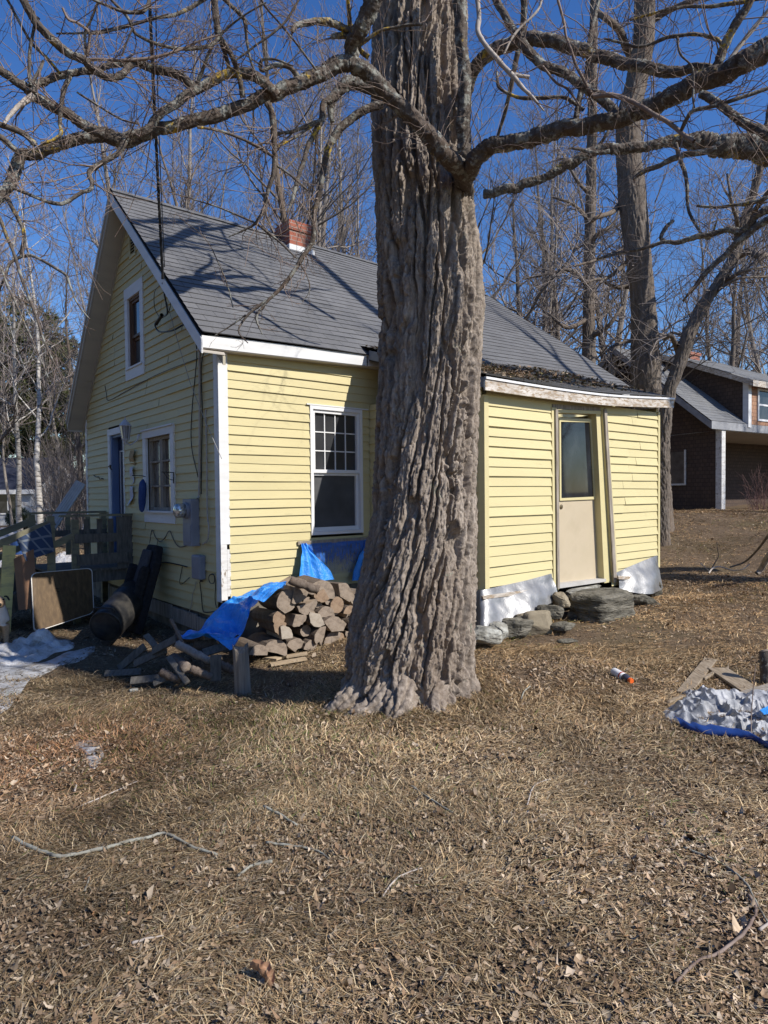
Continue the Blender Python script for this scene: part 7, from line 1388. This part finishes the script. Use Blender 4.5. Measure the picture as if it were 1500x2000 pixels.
# sports drink bottle
b0 = GP(1197, 1311, .034); b1 = GP(1238, 1333, .030); d_ = b1-b0; L_ = .235; d_ /= np.linalg.norm(d_); bt = thing('drink_bottle', 'empty drink bottle with a white label and orange cap lying on the grass', 'bottle', b0)
m_ = MB(); m_.lathe([(.026, 0), (.034, .008), (.036, .02), (.036, .10), (.034, .105), (.0345, .145)], (0, 0, 0), d_, 24); m_.build('label_sleeve', simple('crinkled_white_label', (.55, .55, .56), (.70, .70, .71), .5, 20, bstr=.3), bt, smooth=True)
m_ = MB(); m_.lathe([(.0346, .1455), (.036, .15), (.035, .168), (.026, .19), (.0185, .20), (.0185, .205)], (0, 0, 0), d_, 24); m_.build('shoulder', glassmat('dark_bottle_plastic', (.03, .03, .042), .12), bt, smooth=True)
m_ = MB(); m_.lathe([(.0365, .108), (.0365, .120)], (0, 0, 0), d_, 24); m_.build('red_stripe', simple('red_label_ink', (.35, .03, .02), (.42, .05, .03), .5, 5, bstr=0), bt)
m_ = MB(); m_.lathe([(.0215, .2055), (.0225, .21), (.0225, .232), (.020, .236)], (0, 0, 0), d_, 20); m_.build('cap', simple('orange_cap', (.75, .12, .02), (.8, .16, .03), .4, 5, bstr=0), bt)
# fallen sticks
m_stick = simple('lichen_grey_stick_bark', (.12, .105, .085), (.25, .24, .20), .85, 14, (1, 1, 1), 5, .6, .006, c3=(.33, .33, .28))
GST = 'fallen sticks in the yard'
def stick(label, pts, r0_, r1_, mat=None, up=None, name='fallen_stick', tw=0):
    P = smoothline([GP(px, py, (r0_+.020 if up is None else up)) for px, py in pts], 7); P = P+.25*r0_*np.stack([vn(np.arange(len(P))*.7, i, 0, 3) for i in range(3)], -1); R = np.linspace(r0_, r1_, len(P))*(1+.15*vn(np.arange(len(P))*.8, 9, 0, 5)); base = P[0].copy(); v, f = tube_np(P-base, R, 8); fl = [tuple(q_) for q_ in f.tolist()]+[tuple(range(8))[::-1], tuple(range(8*(len(P)-1), 8*len(P)))]
    o = mkobj(name, v, fl, mat or m_stick, None, True); o.location = base; return tag(o, label, 'stick', GST)
stick('long kinked lichen-grey stick across the left foreground', [(25, 1635), (60, 1655), (95, 1666), (120, 1672), (200, 1657), (255, 1642), (290, 1635), (320, 1627), (350, 1640), (380, 1655), (425, 1669)], .010, .006); stick('short dark stick above the middle of the foreground', [(515, 1575), (545, 1590), (580, 1611)], .008, .006); stick('bent dark twig below the short dark stick', [(520, 1645), (555, 1650), (595, 1655), (625, 1664), (642, 1677)], .007, .004)
stick('stubby pale-ended twig below the bent twig', [(465, 1711), (485, 1695), (500, 1688), (532, 1682)], .006, .008); stick('small pale stick low in the left foreground', [(258, 1842), (285, 1834), (320, 1827)], .006, .003, m_bare); stick('straight thin tan twig beside the ice disc', [(150, 1577), (210, 1552), (270, 1525)], .005, .003, m_bare); stick('dark twig right of the tree base foreground', [(803, 1534), (840, 1560), (885, 1587)], .006, .004); stick('thin pale forked twig in the right middle ground', [(1030, 1572), (1040, 1540), (1055, 1528), (1076, 1521)], .004, .003, m_bare)
stick('slender curved tan twig at the bottom centre', [(748, 1750), (765, 1726), (785, 1709), (825, 1695)], .004, .003, m_bare); stick('long thin arching twig at the right foreground', [(1335, 1655), (1375, 1671), (1415, 1690), (1445, 1713), (1462, 1732), (1478, 1765), (1500, 1802)], .006, .004); stick('thick hooked stick at the lower right corner', [(1462, 1748), (1474, 1766), (1476, 1785), (1464, 1806), (1450, 1825), (1410, 1857), (1388, 1867), (1365, 1875), (1340, 1898), (1322, 1917)], .0065, .0045, m_twig); stick('short twig against the right edge of the foreground', [(1484, 1816), (1510, 1796)], .006, .005, m_bare); stick('tiny twig between the tree and the bottle', [(1018, 1365), (1024, 1350), (1036, 1340)], .006, .004)
stick('short twig near the bottom left', [(166, 1740), (172, 1722), (175, 1712)], .005, .003); stick('short upright twig stub by the ice disc', [(146, 1545), (148, 1537), (150, 1533)], .006, .005, m_bare, up=.03)
# debris at the edge of the upper lawn
def branch3(label, pts, r0_, r1_, mat, cat='branch'):
    P = smoothline([PX(*p) for p in pts], 7); base = P[0].copy(); v, f = tube_np(P-base, np.linspace(r0_, r1_, len(P)), 8); o = mkobj('fallen_branch', v, [tuple(q_) for q_ in f.tolist()], mat, None, True); o.location = base; tag(o, label, cat, 'fallen branches on the upper lawn')
branch3('dark branch bowing down to the lawn at the right edge', [(1520, 1025, 9.5), (1500, 1047, 9.6), (1480, 1073, 9.9), (1455, 1097, 10.2), (1425, 1108, 10.3)], .022, .012, m_darkb); branch3('thick grey limb butt on the lawn at the right edge', [(1530, 1060, 9.4), (1504, 1082, 9.6), (1486, 1112, 9.8), (1478, 1120, 9.8)], .05, .035, m_grey); branch3('pale barkless stick along the lawn shadow', [(1384, 1120, 10.1), (1392, 1110, 10.2), (1406, 1107, 10.2), (1430, 1114, 10.1), (1450, 1112, 10), (1464, 1102, 10)], .014, .008, m_bare); branch3('thin dark twig standing up from the fallen branches', [(1388, 1114, 10.2), (1397, 1098, 10.3), (1403, 1086, 10.3), (1401, 1070, 10.3), (1400, 1056, 10.3)], .010, .004, m_darkb); branch3('pale twig pointing down left of the fallen branches', [(1368, 1100, 10.3), (1376, 1107, 10.3), (1386, 1116, 10.2)], .008, .005, m_bare); branch3('grey stick on the grass below the lawn shadow', [(1462, 1228, 7.2), (1480, 1222, 7.3), (1510, 1216, 7.4)], .012, .010, m_bare)
tsap = wire('bare_sapling', 'thin bare sapling standing in the crumpled tarp', 'sapling', [GP(1469, 1452), PX(1467, 1410, 4.2), PX(1470, 1360, 4.25), PX(1473, 1325, 4.3), PX(1476, 1300, 4.32)], .003, m_twig)
# curled oak leaf
lc = GP(507, 1930); lfm = simple('orange_brown_dry_leaf', (.28, .15, .08), (.38, .22, .13), .7, 12, bstr=.3, c3=(.46, .30, .19)); n_ = 26; S_, R_ = np.meshgrid(np.linspace(-1, 1, 15), np.linspace(0, 1, n_)); lobe = .55+.35*np.abs(np.sin(R_*math.pi*3.2)); wdt = .030*np.sin(np.pi*np.clip(R_*.92+.06, 0, 1))**.6*lobe
Xl = S_*wdt*np.cos(S_*.9); Zl = .010+.030*R_*(1-R_)*2+.022*np.abs(S_)**1.5+.004*vn(S_*3, R_*6, 0, 2); Yl = R_*.085-.04; m_ = MB(); m_.grid(np.stack([Xl, Yl, Zl], -1)); o = m_.build('oak_leaf', lfm, None, smooth=True); o.location = lc+V3(0, 0, .018); o.scale = (1.3, 1.3, 1.3); o.rotation_euler = (.25, .2, 1.0); tag(o, 'single large curled orange-brown leaf in the foreground', 'leaf')
# ================================================================== STONES
def stone(label, c, size, seed, mat, rot=0.0, flat=.5, name='field_stone', layered=0.0, nz=1.0, cuts=7):
    bm = bmesh.new(); bmesh.ops.create_icosphere(bm, subdivisions=5, radius=1.0); v = np.array([q_.co[:] for q_ in bm.verts]); p = 2.6+2*flat; nrm_ = (np.abs(v)**p).sum(1)**(1/p); v = v/nrm_[:, None]
    d = .22*fbm(v[:, 0]*1.3+seed, v[:, 1]*1.3, v[:, 2]*1.3, 3, seed)+.07*fbm(v[:, 0]*5, v[:, 1]*5, v[:, 2]*5+seed, 3, seed+1); d *= nz; d += layered*.05*np.sign(np.sin(v[:, 2]*11+1.5*vn(v[:, 0]*2, v[:, 1]*2, 0, seed)))*(1-np.abs(v[:, 2])**4)
    for _ in range(cuts):
        g_n = np.random.RandomState(seed*13+_).normal(0, 1, 3); g_n /= np.linalg.norm(g_n); cut = .72+.15*np.random.RandomState(seed+_).rand(); e = v @ g_n-cut; v = v-np.maximum(e, 0)[:, None]*g_n*.85
    v = v*(1+d*(.8))[:, None]*np.asarray(size); ca, sa = math.cos(rot), math.sin(rot); v = np.stack([v[:, 0]*ca-v[:, 1]*sa, v[:, 0]*sa+v[:, 1]*ca, v[:, 2]], -1)
    for q_, co in zip(bm.verts, v): q_.co = co
    me = bpy.data.meshes.new(name); bm.to_mesh(me); bm.free(); me.materials.append(mat); o = bpy.data.objects.new(name, me); COL.objects.link(o); o.location = c; return tag(o, label, 'stone', 'stones along the foot of the lean-to')
m_slate = simple('grey_green_ledge_stone', (.06, .055, .043), (.14, .128, .10), .88, 4, (1, 1, 5), 7, 1.0, .05, c3=(.22, .20, .16)); m_granite = simple('pale_lichened_stone', (.14, .135, .115), (.26, .25, .215), .9, 6, (1, 1, 1), 6, .6, .02, c3=(.42, .42, .38)); m_tan = simple('tan_flat_stone', (.20, .165, .115), (.30, .255, .18), .9, 3, (1, 1, 1), 6, .5, .02)
def sat(px, py, v_, dz=0.0): L_ = FW(px, py, v_); return wor(L_[0], v_, L_[2]+dz)
stone('large layered ledge stone used as the step below the lean-to door', sat(1174, 1186, -2.50), (.40, .25, .20), 3, m_slate, HYAW+.04, 2.6, 'step_stone', .35, .5, 0); stone('rounded mossy stone right of the step stone', sat(1262, 1184, -2.40), (.20, .16, .15), 5, m_slate, HYAW, .9); stone('small tan block left of the step stone', sat(1096, 1172, -2.3), (.09, .10, .09), 6, m_tan, .2); stone('dark wedge stone between the foil and the step stone', sat(1076, 1196, -2.42), (.13, .12, .085), 7, m_slate, .5); stone('tilted flat tan slab leaning on the other stones', sat(1052, 1219, -2.55), (.17, .06, .14), 8, m_tan, .3, 1.6, nz=.5, cuts=3); stone('low grey stone behind the tilted slab', sat(1008, 1228, -2.42), (.24, .16, .12), 9, m_slate, .7); stone('small tan stone above the low grey one', sat(1030, 1207, -2.36), (.13, .10, .07), 13, m_tan, .2); stone('pale speckled stone next to the trunk', sat(945, 1240, -2.5), (.17, .14, .10), 10, m_granite, .2); stone('pale squarish stone under the torn foil', sat(975, 1234, -2.42), (.12, .12, .10), 14, m_granite, .9); stone('flat dark stone lying in front of the tilted slab', sat(1100, 1223, -2.72), (.15, .10, .035), 11, m_slate, HYAW); stone('stone showing behind the right end of the foil', sat(1275, 1150, -2.1), (.14, .15, .12), 12, m_slate, .3); stone('thin dark chip in the grass before the stones', sat(1108, 1252, -3.0), (.10, .05, .02), 15, m_slate, .1)
mb = MB(); L0 = FW(1090, 1160, -2.2); o = stone('pale concrete sill strip under the lean-to door', sat(1140, 1152, -2.14), (.34, .08, .04), 16, m_granite, HYAW, .9, 'sill_stone')
stone('small pink stone in the grass before the scrap heap', GP(262, 1350, .02), (.05, .04, .03), 17, m_granite, .1); stone('small tan stone beside the pink one', GP(275, 1352, .01), (.04, .04, .025), 18, m_tan, .4)
# ================================================================== DOG
dg = GP(-6, 1262); yaw = .62
dog = thing('dog', 'tan and white dog with black ears standing by the stair post at the left edge', 'dog', dg, yaw)
m_dog, nt, b = newmat('short_tan_and_white_coat'); v = coords(nt); sx_ = N(nt, 'ShaderNodeSeparateXYZ'); nt.links.new(v, sx_.inputs[0]); fz_ = noise(nt, v, 5, 4); fr_ = noise(nt, v, 60, 3)
c = ramp(nt, fr_, [(.3, (.26, .17, .10)), (.7, (.40, .28, .17))]).outputs[0]
vd_ = nt.nodes.new('ShaderNodeVectorMath'); vd_.operation = 'DISTANCE'; vd_.inputs[1].default_value = (0, -.30, .40); nt.links.new(v, vd_.inputs[0]); ad = nt.nodes.new('ShaderNodeMath'); ad.operation = 'MULTIPLY_ADD'; ad.inputs[1].default_value = .12; nt.links.new(fz_, ad.inputs[0]); nt.links.new(vd_.outputs['Value'], ad.inputs[2]); c = mix(nt, ramp(nt, ad.outputs[0], [(.20, (1, 1, 1)), (.22, (0, 0, 0))]).outputs[0], c, (.66, .62, .58)); nt.links.new(c, b.inputs['Base Color']); b.inputs['Roughness'].default_value = .75; bump(nt, b, fr_, .3, .004)
def skin(name, verts, edges, rad, mat, parent, lv=2, root=0):
    me = bpy.data.meshes.new(name); me.from_pydata([tuple(p) for p in verts], edges, []); o = bpy.data.objects.new(name, me); COL.objects.link(o); m1 = o.modifiers.new('skin', 'SKIN'); m1.use_smooth_shade = True
    for i, r in enumerate(rad): me.skin_vertices[0].data[i].radius = (r, r) if not isinstance(r, tuple) else r; me.skin_vertices[0].data[i].use_root = (i == root)
    m2 = o.modifiers.new('subdiv', 'SUBSURF'); m2.levels = lv; m2.render_levels = lv; dgp = bpy.context.evaluated_depsgraph_get(); me2 = bpy.data.meshes.new_from_object(o.evaluated_get(dgp)); bpy.data.objects.remove(o); me2.materials.clear(); me2.materials.append(mat); o2 = bpy.data.objects.new(name, me2); COL.objects.link(o2); o2.parent = parent
    for p in me2.polygons: p.use_smooth = True
    return o2
vs = [(0, .30, .42), (0, .05, .41), (0, -.20, .42), (0, -.27, .50), (0, -.31, .58), (0, -.36, .61), (0, -.43, .585), (0, -.485, .575),
      (.085, -.20, .30), (.085, -.19, .17), (.085, -.20, .05), (.085, -.235, .018), (-.085, -.20, .30), (-.085, -.18, .17), (-.085, -.19, .05), (-.085, -.225, .018),
      (.08, .30, .30), (.085, .24, .21), (.085, .33, .13), (.085, .31, .03), (.085, .27, .015), (-.08, .30, .30), (-.085, .24, .21), (-.085, .33, .13), (-.085, .31, .03), (-.085, .27, .015), (0, .42, .40), (0, .50, .30), (0, .53, .18)]
es = [(0, 1), (1, 2), (2, 3), (3, 4), (4, 5), (5, 6), (6, 7), (2, 8), (8, 9), (9, 10), (10, 11), (2, 12), (12, 13), (13, 14), (14, 15), (0, 16), (16, 17), (17, 18), (18, 19), (19, 20), (0, 21), (21, 22), (22, 23), (23, 24), (24, 25), (0, 26), (26, 27), (27, 28)]
rd_ = [.105, .11, .135, .09, .082, .082, .052, .040, .058, .036, .026, .030, .058, .036, .026, .030, .075, .05, .026, .024, .028, .075, .05, .026, .024, .028, .028, .016, .010]
skin('body', vs, es, rd_, m_dog, dog)
m_ear = simple('black_velvet_fur', (.012, .011, .011), (.03, .027, .025), .8, 12, bstr=.2)
for s in (-1, 1): skin('ear', [(s*.055, -.325, .655), (s*.095, -.325, .655), (s*.115, -.345, .60)], [(0, 1), (1, 2)], [(.022, .012), (.034, .012), (.018, .010)], m_ear, dog)
m_ = MB(); m_.lathe([(.002, 0), (.018, .004), (.02, .014), (.010, .022)], (0, -.515, .585), (0, -1, .1), 12); m_.build('nose', m_ear, dog, smooth=True)
for s in (-1, 1): m_ = MB(); m_.lathe([(.002, -.008), (.010, -.004), (.011, .002), (.002, .008)], (s*.043, -.425, .63), (s*.35, -1, .3), 10); m_.build('eye', glassmat('dark_dog_eye', (.01, .007, .005)), dog, smooth=True)
m_ = MB(); m_.tube(smoothline([(-.03, -.515, .555), (0, -.525, .552), (.03, -.515, .555), (.045, -.47, .552)], 4), .004, 6); m_.build('mouth', m_ear, dog)
# evergreen mass added out of view, left and behind, to block sky light
g = np.random.RandomState(3); C_, D_ = [], []
for k in range(26):
    a_ = math.radians(g.uniform(150, 262)); R_ = g.uniform(16, 26); bx_, by_ = R_*math.cos(a_)-2, R_*math.sin(a_)+3; H_ = g.uniform(10, 16)
    for t in range(46):
        tz = g.uniform(.1, 1.0); az = g.uniform(0, 6.28); ln = H_*.24*(1.1-tz)+.3; m_ = 26; s = g.uniform(.1, 1, m_)[:, None]; d = np.array([math.cos(az), math.sin(az), -.1]); C_.append(np.array([bx_, by_, H_*tz])+d*ln*s+g.normal(0, .3, (m_, 3))); D_.append(g.normal(0, 1, (m_, 3)))
C_ = np.concatenate(C_); D_ = np.concatenate(D_); D_ /= np.linalg.norm(D_, axis=1)[:, None]; S_ = np.cross(D_, g.normal(0, 1, D_.shape)); S_ /= np.linalg.norm(S_, axis=1)[:, None]
P = np.stack([C_-S_*.16-D_*.3, C_+S_*.16-D_*.3, C_+D_*.4], 1).reshape(-1, 3); tag(mknp('sky_blocking_evergreens', P, np.arange(len(P)).reshape(-1, 3), m_pine, tri=True), 'unseen evergreen mass behind the viewer, added to block sky light', 'woods', kind='stuff')
